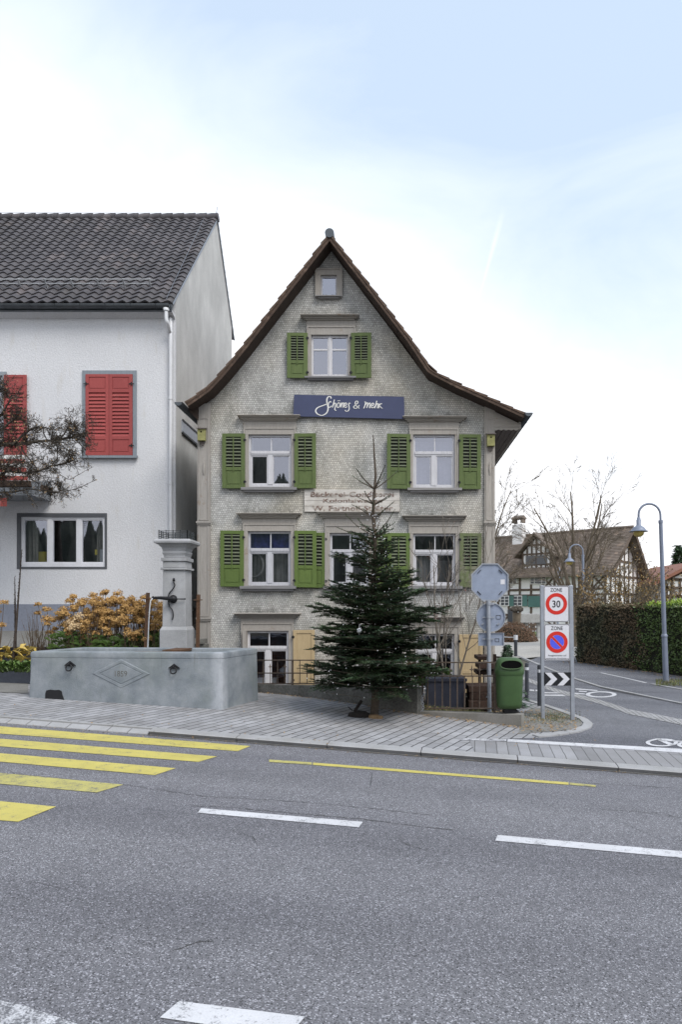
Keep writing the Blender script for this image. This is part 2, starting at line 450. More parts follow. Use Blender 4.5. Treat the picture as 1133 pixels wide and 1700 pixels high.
HX, HZ = (575 - PU) / FPX * 15.0, -0.4       # base of the shingled house
LEDGES = [((u0 + u1) / 2 / FPX * 15 - PU / FPX * 15 - HX, CAMZ - (v - PV) / FPX * 15 - HZ, (u1 - u0) / 2 / FPX * 15) for u0, u1, v in ((500, 597, 527), (396, 500, 692), (669, 775, 694), (395, 501, 853), (528, 634, 851), (668, 775, 857), (390, 500, 1018), (660, 772, 1024))]
def shingle():
    k = Mt('weathered_shingles')
    sp = k.n('ShaderNodeSeparateXYZ'); k.l(k.co, sp.inputs[0])
    cb = k.n('ShaderNodeCombineXYZ'); k.l(k.math('ADD', sp.outputs['X'], sp.outputs['Y']), cb.inputs[0]); k.l(sp.outputs['Z'], cb.inputs[1])
    br = k.n('ShaderNodeTexBrick'); br.offset = .5
    br.inputs['Scale'].default_value = 1; br.inputs['Brick Width'].default_value = .050; br.inputs['Row Height'].default_value = .045
    br.inputs['Mortar Size'].default_value = .0075; br.inputs['Mortar Smooth'].default_value = .5
    br.inputs['Color1'].default_value = (.50, .49, .47, 1); br.inputs['Color2'].default_value = (.72, .71, .685, 1); br.inputs['Mortar'].default_value = (.35, .342, .33, 1)
    wb = k.n('ShaderNodeTexNoise'); wb.inputs['Scale'].default_value = 5; wb.inputs['Detail'].default_value = 3; k.l(cb.outputs[0], wb.inputs['Vector'])
    va = k.n('ShaderNodeVectorMath', operation='MULTIPLY_ADD'); k.l(wb.outputs['Color'], va.inputs[0]); va.inputs[1].default_value = (.05, .05, 0); k.l(cb.outputs[0], va.inputs[2])
    k.l(va.outputs[0], br.inputs['Vector'])
    c = br.outputs['Color']
    # weather: grey lichen clouds, dark runs below the ledges, paler and browner towards places kept dry
    a = k.ramp(k.noise(.9, 6, .62), .36, .66)
    c = k.mix(a, k.mix(1.0, c, (.68, .69, .68), 'MULTIPLY'), c)
    b = k.ramp(k.noise(1.7, 6, .65, k.vec((1, 1, .35))), .52, .72)
    c = k.mix(k.math('MULTIPLY', b, .75), c, k.mix(1.0, c, (.48, .50, .48), 'MULTIPLY'))
    w2 = k.ramp(k.noise(.5, 3, .5, k.vec((1, 1, 1), (0, 0, 0), (7, 1, 3))), .45, .65)
    c = k.mix(w2, c, k.mix(1.0, c, (1.09, 1.03, .93), 'MULTIPLY'))
    # dark lichen that has settled in ragged bands above the window ledges
    lich = None; nl_ = k.ramp(k.noise(7, 5, .7, k.vec((1, 1, .8))), .42, .62)
    for lx, lz, lw in LEDGES:
        mx_ = k.ramp(k.math('ABSOLUTE', k.math('SUBTRACT', sp.outputs['X'], lx)), lw, lw - .18)
        dz_ = k.math('SUBTRACT', sp.outputs['Z'], lz)
        mz_ = k.math('MULTIPLY', k.ramp(dz_, .24, .02), k.math('GREATER_THAN', dz_, -.02))
        q_ = k.math('MULTIPLY', mx_, mz_, True); lich = q_ if lich is None else k.math('ADD', lich, q_, True)
    c = k.mix(k.math('MULTIPLY', k.math('MULTIPLY', lich, nl_), .85), c, (.12, .12, .11))
    sc_ = k.ramp(k.noise(20, 4, .6), .35, .7)
    c = k.mix(sc_, k.mix(1.0, c, (.80,) * 3, 'MULTIPLY'), c)
    # saw-tooth overlap: each row tilts out towards its lower edge
    row = k.math('FRACT', k.math('DIVIDE', sp.outputs['Z'], .045))
    h = k.math('SUBTRACT', k.math('SUBTRACT', 1.0, row), k.math('MULTIPLY', br.outputs['Fac'], .8))
    k.bump(h, .008, .5)
    return k.fin(c, .9, 0, .2)
M_shingle = shingle()
def wood(name, c, dark, wear=.5, stretch=(1, 1, 14), rough=.8, bare=None):
    k = Mt(name)
    g = k.noise(7, 6, .65, k.vec(stretch))
    x = k.mix(k.ramp(g, .3, .7), dark, c)
    p = k.ramp(k.noise(3.5, 6, .7), wear, wear + .12)
    if bare: x = k.mix(k.math('MULTIPLY', p, .75), x, bare)
    f = k.ramp(k.noise(45, 3, .6, k.vec(stretch)), .3, .7)
    x = k.mix(f, k.mix(1.0, x, (.86,) * 3, 'MULTIPLY'), x)
    oi = k.n('ShaderNodeObjectInfo').outputs['Random']
    x = k.mix(oi, k.mix(1.0, x, (.86, .86, .88), 'MULTIPLY'), k.mix(1.0, x, (1.10, 1.08, 1.06), 'MULTIPLY'))
    k.bump(g, .003, .6)
    return k.fin(x, rough, 0, .25)
V_ = (9, 9, .6); H_ = (.6, 9, 9)
M_trim = wood('grey_painted_timber', (.42, .395, .36), (.31, .29, .262), .60, V_, bare=(.24, .16, .105))
M_trim_h = wood('grey_painted_timber_boards', (.41, .385, .35), (.30, .28, .25), .58, H_, bare=(.23, .155, .10))
M_sill = wood('grey_sill_timber', (.30, .295, .295), (.20, .195, .195), .6, H_)
M_barge = wood('brown_barge_timber', (.125, .082, .058), (.052, .036, .028), .55, (2, 9, 2), bare=(.22, .15, .11))
M_soffit = wood('dark_soffit_timber', (.075, .052, .040), (.035, .026, .022), .6, (9, .6, 9))
M_soffit_g = wood('grey_soffit_timber', (.165, .14, .13), (.10, .085, .08), .6, (9, .6, 9))
M_green = wood('green_shutter_paint', (.125, .168, .058), (.088, .122, .044), .66, V_, .6, bare=(.20, .24, .12))
M_green_b = wood('bright_green_paint', (.140, .202, .052), (.102, .152, .042), .70, V_, .6, bare=(.19, .26, .09))
M_green_old = wood('faded_green_paint', (.155, .195, .085), (.115, .13, .072), .50, V_, .7, bare=(.24, .225, .18))
M_slat = wood('weathered_green_slats', (.20, .225, .15), (.11, .13, .08), .6, H_, .7)
M_gap_shade = simple('slat_gap_shade', (.022, .028, .018), .8, .3)  # near black, stands for the shade between the shutter slats
M_tan = wood('ochre_shutter_paint', (.54, .42, .25), (.43, .33, .19), .68, V_, .65, bare=(.30, .22, .13))
M_red = wood('red_shutter_paint', (.40, .086, .080), (.33, .070, .066), .62, V_, .6, bare=(.44, .15, .135))
M_white_wood = wood('white_sash_paint', (.66, .66, .69), (.50, .50, .52), .72, V_, .5, bare=(.38, .35, .33))
M_white_pvc = simple('white_window_frame', (.68, .69, .73), .4, .05, 5)
M_rust = wood('rusty_iron', (.155, .085, .048), (.085, .05, .033), .55, (4, 4, 4), bare=(.13, .11, .10))
M_railing = wood('weathered_railing_iron', (.135, .105, .082), (.07, .055, .045), .55, (5, 5, 5), bare=(.21, .155, .11))
M_iron = simple('dark_iron', (.030, .030, .033), .5, .3, 20, .6)
M_bark_dark = simple('dark_mossy_bark', (.078, .066, .053), .9, .5, 20, bump=.004)
M_bark = simple('grey_bark', (.125, .105, .085), .9, .4, 12, bump=.005)
M_bark_far = simple('pale_brown_bark', (.16, .13, .095), .9, .35, 3)
M_shrub_bark = simple('pale_shrub_bark', (.20, .175, .145), .9, .4, 15)
M_fir_bark = simple('fir_bark', (.085, .065, .048), .9, .4, 20)

def stucco(name, c, sp, stain, amt, grad=None):
    k = Mt(name)
    a = k.ramp(k.noise(1.2, 6, .6, k.vec((1, 1, .6))), .38, .68)
    x = k.mix(a, sc3(c, 1 - amt), c)
    f = k.ramp(k.noise(sp, 5, .7), .35, .65)
    x = k.mix(f, k.mix(1.0, x, (.86,) * 3, 'MULTIPLY'), x)
    s2 = k.ramp(k.noise(2.6, 6, .65, k.vec((2.2, 2.2, .35))), .57, .78)
    x = k.mix(k.math('MULTIPLY', s2, .7), x, stain)
    k.bump(k.noise(sp, 5, .7), .016, .7)
    return k.fin(x, .9, 0, .2)
M_render = stucco('white_render', (.67, .675, .695), 26, (.52, .50, .46), .06)
M_gable = stucco('grey_gable_render', (.62, .615, .595), 45, (.44, .435, .42), .24)
M_plinth = stucco('grey_plinth_paint', (.25, .27, .325), 26, (.20, .21, .24), .08)
M_casing = wood('grey_blue_casing', (.29, .325, .355), (.22, .25, .275), .68, V_, .6, bare=(.36, .37, .38))
M_surround = simple('dark_grey_surround', (.085, .09, .10), .6, .1, 5)
def tiles(name, c1, c2, c3):
    k = Mt(name)
    vo = k.n('ShaderNodeTexVoronoi'); vo.inputs['Scale'].default_value = 3.2; k.l(k.vec((1, .9, .9)), vo.inputs['Vector'])
    sp = k.n('ShaderNodeSeparateColor'); k.l(vo.outputs['Color'], sp.inputs[0])
    x = k.mix(sp.outputs[0], c1, c2)
    l = k.ramp(k.noise(9, 6, .7), .60, .74)
    x = k.mix(k.math('MULTIPLY', l, .6), x, c3)
    m = k.ramp(k.noise(.8, 4), .45, .7)
    x = k.mix(m, x, k.mix(1.0, x, (.74, .74, .70), 'MULTIPLY'))
    od = k.ramp(sp.outputs[2], .90, .95); x = k.mix(od, x, k.mix(1.0, x, (1.5, 1.42, 1.35), 'MULTIPLY'))
    ms = k.math('MULTIPLY', k.ramp(k.noise(26, 5, .7), .60, .70), k.ramp(k.noise(1.1, 4), .42, .58)); x = k.mix(k.math('MULTIPLY', ms, .7), x, (.13, .135, .085))
    k.bump(k.noise(50, 4, .7), .006, .6)
    return k.fin(x, .62, 0, .4)
M_tile = tiles('dark_clay_tiles', (.060, .055, .060), (.088, .081, .086), (.17, .165, .155))
M_tile_b = tiles('brown_clay_tiles', (.11, .075, .055), (.17, .12, .09), (.20, .19, .15))
M_tile_far = tiles('old_brown_tiles', (.135, .105, .085), (.20, .16, .13), (.17, .16, .12))
M_tile_red = simple('red_roof_tiles', (.26, .115, .075), .7, .3, 2)
M_zinc = simple('zinc', (.30, .32, .345), .42, .15, 5, .7)
M_rail_grey = simple('pale_galvanised_rail', (.42, .43, .44), .5, .15, 5, .1)
M_gutter = simple('dark_gutter_metal', (.095, .105, .115), .4, .2, 5, .6)
M_pipe = simple('white_downpipe', (.66, .67, .69), .45, .06, 4)
M_galv = simple('galvanised_steel', (.36, .385, .43), .42, .14, 9, .35)
M_signback = simple('sign_back_metal', (.30, .345, .445), .45, .12, 6, .3)
M_lamp = simple('blue_grey_lamp_paint', (.215, .245, .315), .5, .10, 4, .1)
M_globe = simple('amber_lamp_globe', (.52, .40, .11), .35, .12, 4, 0, .5)
M_bollard = simple('anthracite_post', (.045, .05, .06), .5, .2, 7, .1)
M_reflect = simple('reflective_band', (.62, .63, .66), .4, .05, 5)
M_bin = simple('green_bin_plastic', (.048, .096, .033), .48, .14, 5, 0, .4, .002, 120)
M_binhole = simple('bin_inside', (.006, .006, .006), .95, .1, spec=0)
M_signwhite = simple('sign_white', (.66, .66, .70), .4, .03, 2)
M_signblack = simple('sign_black', (.012, .012, .015), .45, .1)
M_signred = simple('sign_red', (.60, .028, .018), .4, .05, 2)
M_signblue = simple('sign_blue', (.085, .105, .74), .4, .05, 2)
M_board = simple('navy_sign_board', (.046, .056, .118), .55, .10, 3, fine=.05)
M_letter = simple('cream_lettering', (.74, .73, .70), .5, .04)
def oldsign():
    k = Mt('flaking_white_sign')
    v = k.vec((.5, 9, 9))
    n = k.noise(5, 7, .7, v)
    c = k.mix(k.ramp(k.noise(2.2, 5, .6, k.vec((1, 1, 2.4))), .35, .7), (.42, .39, .35), (.66, .63, .59))
    c = k.mix(k.ramp(n, .60, .68), c, (.20, .17, .15))
    k.bump(n, .004); return k.fin(c, .8, 0, .2)
M_oldsign = oldsign()
def faded():
    k = Mt('faded_brown_lettering')
    n = k.ramp(k.noise(14, 5, .7), .45, .60)
    return k.fin(k.mix(n, (.17, .11, .09), (.40, .36, .32)), .85, 0, .2)
M_oldletter = faded()
M_nest = simple('yellow_green_nest_box', (.295, .285, .115), .8, .25, 12)
M_fabric_w = simple('white_awning', (.72, .71, .70), .8, .06)
M_fabric_r = simple('red_awning', (.46, .10, .085), .8, .1)
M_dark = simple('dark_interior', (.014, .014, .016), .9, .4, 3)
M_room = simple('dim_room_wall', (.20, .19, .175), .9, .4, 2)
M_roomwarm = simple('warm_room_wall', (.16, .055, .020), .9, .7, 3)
M_curtain = simple('grey_curtain', (.30, .285, .26), .9, .3, 4)
M_curtain_blue = simple('blue_curtain', (.045, .052, .19), .9, .6, 9)
M_paper = simple('paper_white', (.6, .62, .66), .8, .05)
M_note = simple('yellow_card', (.55, .45, .06), .8, .05)
def glass(name, tint, refl, wob=.0035, sc_=2.2):
    k = Mt(name)
    k.t.nodes.remove(k.b)
    tr = k.n('ShaderNodeBsdfTransparent'); tr.inputs[0].default_value = (*tint, 1)
    gl = k.n('ShaderNodeBsdfGlossy'); gl.inputs['Color'].default_value = (.82, .86, 1.0, 1); gl.inputs['Roughness'].default_value = .015
    bp = k.n('ShaderNodeBump'); bp.inputs['Distance'].default_value = wob; bp.inputs['Strength'].default_value = 1.0
    k.l(k.noise(sc_, 2, .5), bp.inputs['Height']); k.l(bp.outputs[0], gl.inputs['Normal'])
    lw = k.n('ShaderNodeLayerWeight'); lw.inputs['Blend'].default_value = .5
    fac = k.math('MULTIPLY_ADD', lw.outputs['Facing'], .5); fac.node.inputs[2].default_value = refl
    ms = k.n('ShaderNodeMixShader'); k.l(fac, ms.inputs[0]); k.l(tr.outputs[0], ms.inputs[1]); k.l(gl.outputs[0], ms.inputs[2])
    k.l(ms.outputs[0], k.o.inputs['Surface']); return k.m
M_glass = glass('window_glass', (.80, .83, .88), .23, .002, 1.2)
M_glass_hi = glass('bright_window_glass', (.55, .57, .70), .25, .002, 1.2)
M_glass_new = glass('new_window_glass', (.75, .78, .80), .17, .0008, 1.0)
M_glass_dim = glass('shop_window_glass', (.85, .85, .85), .12)
M_water = Mt('water')
M_water.bump(M_water.noise(9, 3), .01, .5); M_water = M_water.fin((.05, .065, .06), .05, 0, .6)
def wjet():
    k = Mt('falling_water'); k.b.inputs['Transmission Weight'].default_value = .55
    return k.fin((.80, .84, .9), .15, 0, .6)
M_jet = wjet()
def leafm(name, c1, c2, c3=None, rough=.6, scale=1.5, fs=25):
    k = Mt(name)
    x = k.mix(k.ramp(k.noise(fs, 3, .6), .3, .7), c1, c2)
    if c3: x = k.mix(k.ramp(k.noise(scale, 4, .6), .45, .62), x, c3)
    k.b.inputs['Subsurface Weight'].default_value = 0
    return k.fin(x, rough, 0, .3)
M_fir = leafm('fir_needles', (.034, .066, .030), (.080, .130, .058), (.056, .098, .062), .5, 3)
M_hedge = leafm('laurel_leaves', (.055, .095, .032), (.150, .215, .065), (.085, .13, .04), .42, .9)
M_hedge_lit = leafm('lit_hedge_leaves', (.22, .34, .045), (.34, .46, .07), None, .5)  # light on the hedge top put into a brighter leaf colour
M_hedge_br = leafm('beech_hedge_leaves', (.11, .08, .05), (.19, .135, .08), (.10, .105, .06), .7, .7)
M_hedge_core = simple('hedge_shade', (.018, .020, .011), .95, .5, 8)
M_hyd = leafm('dry_hydrangea_blooms', (.30, .165, .055), (.60, .39, .155), (.46, .275, .10), .85, 4, 40)
M_hyd_pale = leafm('pale_dry_blooms', (.55, .40, .22), (.68, .52, .32), None, .8)
M_stem = simple('dry_stems', (.13, .092, .060), .9, .35, 15)
M_drystalk = simple('dark_dry_stalk', (.055, .042, .034), .9, .4, 20)
M_leafgreen = leafm('low_green_leaves', (.055, .105, .025), (.13, .21, .05), (.08, .12, .04), .5, 2)
M_leafyellow = leafm('yellowed_hosta_leaves', (.38, .27, .06), (.58, .44, .13), None, .6)
M_autumn = leafm('autumn_leaves', (.17, .105, .040), (.32, .21, .085), (.20, .15, .06), .7, 1)
M_mound = leafm('brown_clipped_twigs', (.105, .060, .036), (.19, .115, .072), None, .8, 1)
M_litter = leafm('fallen_leaves', (.20, .12, .055), (.42, .29, .15), None, .8, 3, 9)
M_redberry = simple('dry_red_leaves', (.14, .055, .045), .7, .3)
M_soil = simple('garden_soil', (.060, .046, .034), .95, .5, 9, bump=.02, bscale=40)
M_grass = leafm('grass', (.075, .105, .028), (.155, .185, .06), (.20, .165, .085), .7, 3)
M_lawn = simple('lawn', (.085, .125, .032), .9, .3, 2)
M_ground = simple('ground', (.105, .10, .075), .95, .4, .4)
M_gravel = speck('gravel_path', (.40, .385, .36), .3, .95, (.86, .85, .83), 12)
M_fine_gravel = speck('fine_gravel', (.22, .215, .205), .4, .95, (.72, .72, .68), 60)
M_wood_far = leafm('far_wood', (.060, .074, .055), (.125, .14, .105), (.13, .125, .10), .9, .05, .4)
M_planter = simple('slate_blue_planter', (.034, .038, .058), .6, .25, 3)
M_log = wood('brown_timber', (.062, .036, .026), (.028, .018, .014), .6, (3, 3, 3))
M_burlap = simple('dark_burlap', (.018, .014, .012), .95, .5, 20, bump=.01)
M_stump = wood('cut_wood', (.30, .20, .105), (.17, .11, .06), .6, (9, 9, 1))
M_bulb = simple('white_light_bulb', (.85, .86, .90), .3, .02)
M_white_far = simple('limewashed_infill', (.80, .79, .78), .9, .08, .8)
M_timber_far = simple('old_dark_timber', (.115, .085, .065), .85, .3, 1)
M_green_far = simple('teal_green_shutter', (.085, .185, .165), .7, .15, 1)
M_pane_far = simple('dark_far_pane', (.045, .05, .06), .15, .2, 1, 0, .6)
M_stone_far = speck('pale_cistern_concrete', (.36, .36, .355), .15, .9, (.8, .8, .78), 8)
# ------------------------------------------------------------------ the setting: ground, road, pavement, side street
rng = random.Random(7)
def struct(o, label=None, cat=None, kind='structure'):
    o['kind'] = kind
    if label: o['label'] = label; o['category'] = cat
    return o
xs = [-400, -200, -100, -60, -40] + [-30 + 2 * i for i in range(31)] + [40, 60, 100, 200, 400]
ys = [-200, -100, -60, -40, -25, -15, -8, -4, 0, 3, 5, 6, 7, 8, 8.5, 9, 9.5, 10, 10.5, 11, 12, 13, 14, 15, 16, 17, 18, 20, 24, 30, 40, 60, 100, 180, 400, 900]
m = MB()
m.add([(x, y, min(G(x, y), Zr(x, y) if y < yk(x) + 2.2 else 99) - 0.06) for y in ys for x in xs],
      [(j * len(xs) + i, j * len(xs) + i + 1, (j + 1) * len(xs) + i + 1, (j + 1) * len(xs) + i) for j in range(len(ys) - 1) for i in range(len(xs) - 1)], True)
struct(m.build('ground', M_ground), 'bare earth ground under and around the whole street', 'ground')

# carriageway, a sheet that runs the length of the street
m = MB(); st = [-40 + i for i in range(81)]; rows = 14; vs = []; fs = []
for x in st:
    for j in range(rows + 1):
        y = -6 + (yk(x) + 6.02) * j / rows
        vs.append((x, y, Zr(x, y)))
for i in range(len(st) - 1):
    for j in range(rows): fs.append((i * (rows + 1) + j, (i + 1) * (rows + 1) + j, (i + 1) * (rows + 1) + j + 1, i * (rows + 1) + j + 1))
struct(m.add(vs, fs, True).build('road', M_asphalt), 'grey speckled asphalt main road in the front', 'road')

# kerb of separate granite stones; by the crossing at the left it is flat with a sloping row of setts before it
m = MB(); x = -16.0
KW = .19
def kpiece(x0_, x1_, prof_):
    """prof_ gives the section (offset behind the road edge, height function)"""
    n = len(prof_); c = []
    for xx in (x0_, x1_):
        c += [(xx + .12 * o, yk(xx) + o, zf(xx, yk(xx) + o)) for o, zf in prof_]
    m.add(c, [(i, (i + 1) % n, (i + 1) % n + n, i + n) for i in range(n)] + [tuple(range(n - 1, -1, -1)), tuple(range(n, 2 * n))])
def top_(xx, y): return Zp(xx, y) + .006
while x < 14:
    if x < -3.5:
        L_ = .30
        kpiece(x + .008, x + L_ - .008, [(-.005, lambda a, b: Zr(a, b) - .1), (-.005, lambda a, b: Zr(a, b) + .012), (.13, lambda a, b: top_(a, b) - .010 - .012), (.135, lambda a, b: Zr(a, b) - .1)])
        if round((x + 16) / .3) % 4 == 0: kpiece(x + .005, x + 1.195, [(.145, lambda a, b: Zr(a, b) - .1), (.145, lambda a, b: top_(a, b) - .004), (KW, top_), (KW, lambda a, b: Zr(a, b) - .1)])
        x += L_
    else:
        kpiece(x + .006, x + 1.244, [(.035, lambda a, b: Zr(a, b) - .1), (.030, lambda a, b: Zr(a, b) + .006), (.0, lambda a, b: Zr(a, b) + KH - .012), (.014, lambda a, b: Zr(a, b) + KH), (KW, top_), (KW, lambda a, b: Zr(a, b) - .1)])
        x += 1.25
struct(m.build('kerb', M_granite), 'pale granite kerbstones along the pavement edge', 'kerb')

m = MB(); r9 = random.Random(4); vs = []
for i in range(301):
    xx = -3.4 + i * .055; wd = .03 + .05 * abs(noise.noise(Vector((xx * 1.5, 0, 0)))) + .02 * noise.noise(Vector((xx * 9, 0, 4)))
    for o in (.004, -max(.012, wd)): vs.append((xx, yk(xx) + o, Zr(xx, yk(xx)) + .004))
m.add(vs, [(2 * i, 2 * i + 1, 2 * i + 3, 2 * i + 2) for i in range(300)])
struct(m.build('gutter_dirt', M_dirt), 'dark line of dirt in the road along the kerb face', 'dirt', 'stuff')
# pavement: between kerb and house fronts, ending at the side street
FA, FB, FC = hit(430, 1150), hit(690, 1185), hit(866, 1207)      # foot of the fence wall
arc_px = [(780, 1228), (840, 1227), (895, 1225), (929.5, 1221.7), (964, 1216), (982.5, 1209), (985.5, 1203), (976, 1195), (954.5, 1187), (917, 1174), (878, 1162.5), (862, 1157)]
arc = [hit(u, v).xy for u, v in arc_px]
def kpt(x, o=KW): return (x + .12 * o, yk(x) + o)
strip0 = hit(780, 1236).xy
pav = [kpt(-16), kpt(-6), kpt(-3), kpt(0), kpt(strip0.x)] + [tuple(a) for a in arc] + [(2.6, 14.6), (-12, 14.6), (-16, 14.6)]
struct(drape(pav, .004).build('pavement', M_pav), 'pavement of small grey concrete slabs', 'pavement')
strip = [kpt(strip0.x), kpt(5), kpt(12)] + [tuple(hit(u, v).xy) for u, v in ((1300, 1260), (1133, 1251), (1000, 1241), (844, 1232), (780, 1229))]
struct(drape(strip, .008).build('pavement_strip', M_pav2), 'row of larger slabs across the side street mouth', 'pavement')
# side street
side = [tuple(hit(u, v).xy) for u, v in ((770, 1232), (1133, 1254), (1330, 1266))] + [(16, 12), (20, 18), (16, 24.6), (9.6, 28.6), (9.0, 34), (7.6, 34), (6.0, 30), (2.6, 16), (2.6, 12)]
struct(drape(side, 0.0).build('side_street', M_asphalt2), 'dark asphalt side street leading away to the right', 'street')
# corner patch in front of the island edge, its edging stones
edge_in = [tuple(a) for a in arc[2:11]]
m = MB()
for i in range(len(edge_in) - 1):
    a, b = Vector(edge_in[i]), Vector(edge_in[i + 1])
    nin = Vector((-(b - a).y, (b - a).x)).normalized() * .15
    k = max(1, round((b - a).length / .34))
    for j in range(k):
        p, q = a.lerp(b, (j + .02) / k), a.lerp(b, (j + .98) / k)
        lo = [(p.x, p.y), (q.x, q.y), ((q + nin).x, (q + nin).y), ((p + nin).x, (p + nin).y)]
        m.hexa([(x, y, G(x, y) - .05) for x, y in lo] + [(x, y, G(x, y) + .022) for x, y in lo])
struct(m.build('corner_kerb', M_granite), 'curved row of pale kerb stones round the street corner', 'kerb')
patch = hp([(868, 1187), (880, 1178), (905, 1175), (940, 1186), (965, 1195), (968, 1203), (955, 1212), (900, 1216), (862, 1219)])
struct(drape(patch, .010, .3).build('gravel_patch', M_fine_gravel), 'worn fine gravel corner with moss around the sign posts', 'gravel')
struct(drape(hp([(-60, 1119), (46, 1124), (46, 1152), (0, 1150), (-60, 1146)]), .012, .4).build('gravel_patch', M_fine_gravel), 'dark gritty patch of path between the bed edging and the paving', 'gravel')
cob = hp([(860, 1121), (878, 1126), (911, 1139), (954.5, 1151), (1045, 1178), (1133, 1194.5), (1300, 1222), (1300, 1234), (1133, 1204), (1045, 1186), (954.5, 1158), (911, 1145), (878, 1132), (860, 1126)])
struct(drape(cob, .006).build('cobble_strip', M_cobble), 'pale sett gutter curving along the side street', 'street')
def linepx(pts, wd, dz=.008, mat=M_granite, name='kerb_line', label='', cat='kerb', h=0):
    ps = [hit(u, v).xy for u, v in pts]; m = MB()
    for a, b in zip(ps[:-1], ps[1:]):
        n = Vector((-(b - a).y, (b - a).x)).normalized() * wd / 2
        if h:
            q = [a - n, b - n, b + n, a + n]
            m.hexa([(p.x, p.y, G(p.x, p.y) - .05) for p in q] + [(p.x, p.y, G(p.x, p.y) + h) for p in q])
        else: drape([tuple(a - n), tuple(b - n), tuple(b + n), tuple(a + n)], dz, mb=m)
    return struct(m.build(name, mat), label, cat)
linepx([(861, 1089), (917, 1113), (957, 1128), (998, 1141), (1133, 1169), (1250, 1192)], .12, name='far_kerb', label='low pale kerb of the far footpath beyond the side street', cat='kerb', h=.03)
linepx([(998, 1117), (1040, 1126), (1074, 1134)], .10, name='footpath_line', label='thin white line at the foot of the hedge', cat='road marking', mat=M_white_line)
linepx([(1084, 1136), (1133, 1145), (1230, 1163)], .13, name='footpath_edge', label='pale edging stones in front of the lamp post', cat='kerb', h=.02)
# gravel place, lawn and path in the distance
struct(drape([(6.0, 31), (7.9, 33), (9.2, 31), (13, 48), (13, 54), (3, 54), (3, 34)], .01, 3).build('gravel_path', M_gravel), 'pale gravel yard in the distance', 'path')
struct(drape([(13, 46), (22, 50), (30, 58), (20, 60), (8, 66), (4, 66), (8, 56), (12.6, 54.5)], .02, 4).build('lawn', M_lawn), 'small green lawn in front of the timbered house', 'lawn')
# far footpath verge
# ---- painted markings
def mark(name, pts, mat, label, dz=.005):
    return struct(drape(hp(pts), dz, 1.5).build(name, mat), label, 'road marking')
ZB = [[(-60, 1201.5), (416, 1239), (394.6, 1247.5), (-60, 1214)], [(-60, 1222), (360.7, 1256.4), (329.7, 1265.4), (-60, 1235)],
      [(-60, 1246), (292, 1276), (257, 1287.4), (-60, 1260)], [(-60, 1278), (204.8, 1303.4), (159.9, 1316.4), (-60, 1296.5)],
      [(-60, 1325), (93, 1340), (30, 1365), (-60, 1358)]]
ZL = ['farthest stripe of the yellow zebra crossing, beside the kerb', 'second yellow zebra stripe from the kerb', 'middle yellow zebra stripe',
      'worn yellow zebra stripe, second nearest', 'shortest yellow zebra stripe, nearest to the viewer']
for i, (z, l) in enumerate(zip(ZB, ZL)):
    o = mark('crossing_stripe', z, M_yellow_worn if i == 3 else M_yellow, l); o['group'] = 'yellow zebra crossing stripes'
mark('cycle_lane_line', [(520, 1266.5), (945, 1299.5), (945, 1303.5), (520, 1270.5)], M_yellow, 'long thin yellow line beside the kerb')
mark('cycle_lane_line', [(447, 1261.5), (518, 1266.3), (518, 1270.2), (447, 1265.5)], M_yellow_worn, 'worn left end of the thin yellow line')
mark('cycle_lane_line', [(947, 1299.8), (990, 1304), (990, 1307), (947, 1303.3)], M_yellow_worn, 'worn right end of the thin yellow line')
mark('lane_dash', [(334, 1342.5), (603, 1365.3), (596, 1374.2), (328, 1350)], M_white_line, 'white dash in the middle of the road, left one')['group'] = 'white lane dashes'
mark('lane_dash', [(827, 1387), (1133, 1414), (1230, 1422.5), (1230, 1433.5), (1133, 1425), (823, 1396.5)], M_white_line, 'white dash in the middle of the road, running out at the right')['group'] = 'white lane dashes'
mark('lane_dash', [(297, 1663.5), (507, 1689.5), (478, 1722), (265, 1691)], M_white_line, 'clean white dash nearest to the viewer')['group'] = 'white lane dashes'
mark('lane_dash', [(-60, 1650), (40, 1671), (130, 1702), (60, 1740), (-60, 1730)], M_white_worn, 'badly worn white dash in the near corner')['group'] = 'white lane dashes'
mark('give_way_line', [(844, 1228.3), (1133, 1244.5), (1260, 1252), (1260, 1258.5), (1133, 1251), (843, 1232.5)], M_white_line, 'broad white line across the side street mouth', .012)
mark('give_way_line', [(768, 1226.5), (842, 1228.5), (841, 1232), (765, 1229.5)], M_white_worn, 'worn end of the broad white line on the slabs', .012)
# cracks and a worn lane joint in the asphalt
rc = random.Random(17); mc = MB()
for pts, wd in (([(205, 1303), (330, 1321), (420, 1327), (520, 1333), (640, 1345), (720, 1354)], .010), ([(318, 1338), (360, 1339), (450, 1347), (600, 1360), (690, 1372), (760, 1379)], .014), ([(284, 1581), (312, 1570), (330, 1564), (360, 1563)], .009),
                ([(985, 1344), (1050, 1347), (1090, 1350), (1140, 1360)], .010), ([(660, 1395), (690, 1408), (720, 1413)], .008), ([(395, 1382), (420, 1390), (428, 1404)], .008), ([(965, 1300), (1040, 1304), (1133, 1309)], .010)):
    q = []
    for a, b in zip(pts[:-1], pts[1:]):
        n_ = max(2, int(math.hypot(b[0] - a[0], b[1] - a[1]) / 5))
        for i in range(n_): q.append(hit(a[0] + (b[0] - a[0]) * i / n_ + rc.gauss(0, .6), a[1] + (b[1] - a[1]) * i / n_ + rc.gauss(0, .5)))
    vs = []
    for i, p in enumerate(q):
        d = (q[min(i + 1, len(q) - 1)] - q[max(i - 1, 0)]); d.z = 0; d.normalize(); n_ = Vector((-d.y, d.x, 0)) * wd * .62 * rc.uniform(.15, .9) * (.3 if i in (0, len(q) - 1) else 1)
        vs += [p + n_ + Vector((0, 0, .004)), p - n_ + Vector((0, 0, .004))]
    mc.add(vs, [(2 * i, 2 * i + 1, 2 * i + 3, 2 * i + 2) for i in range(len(q) - 1)])
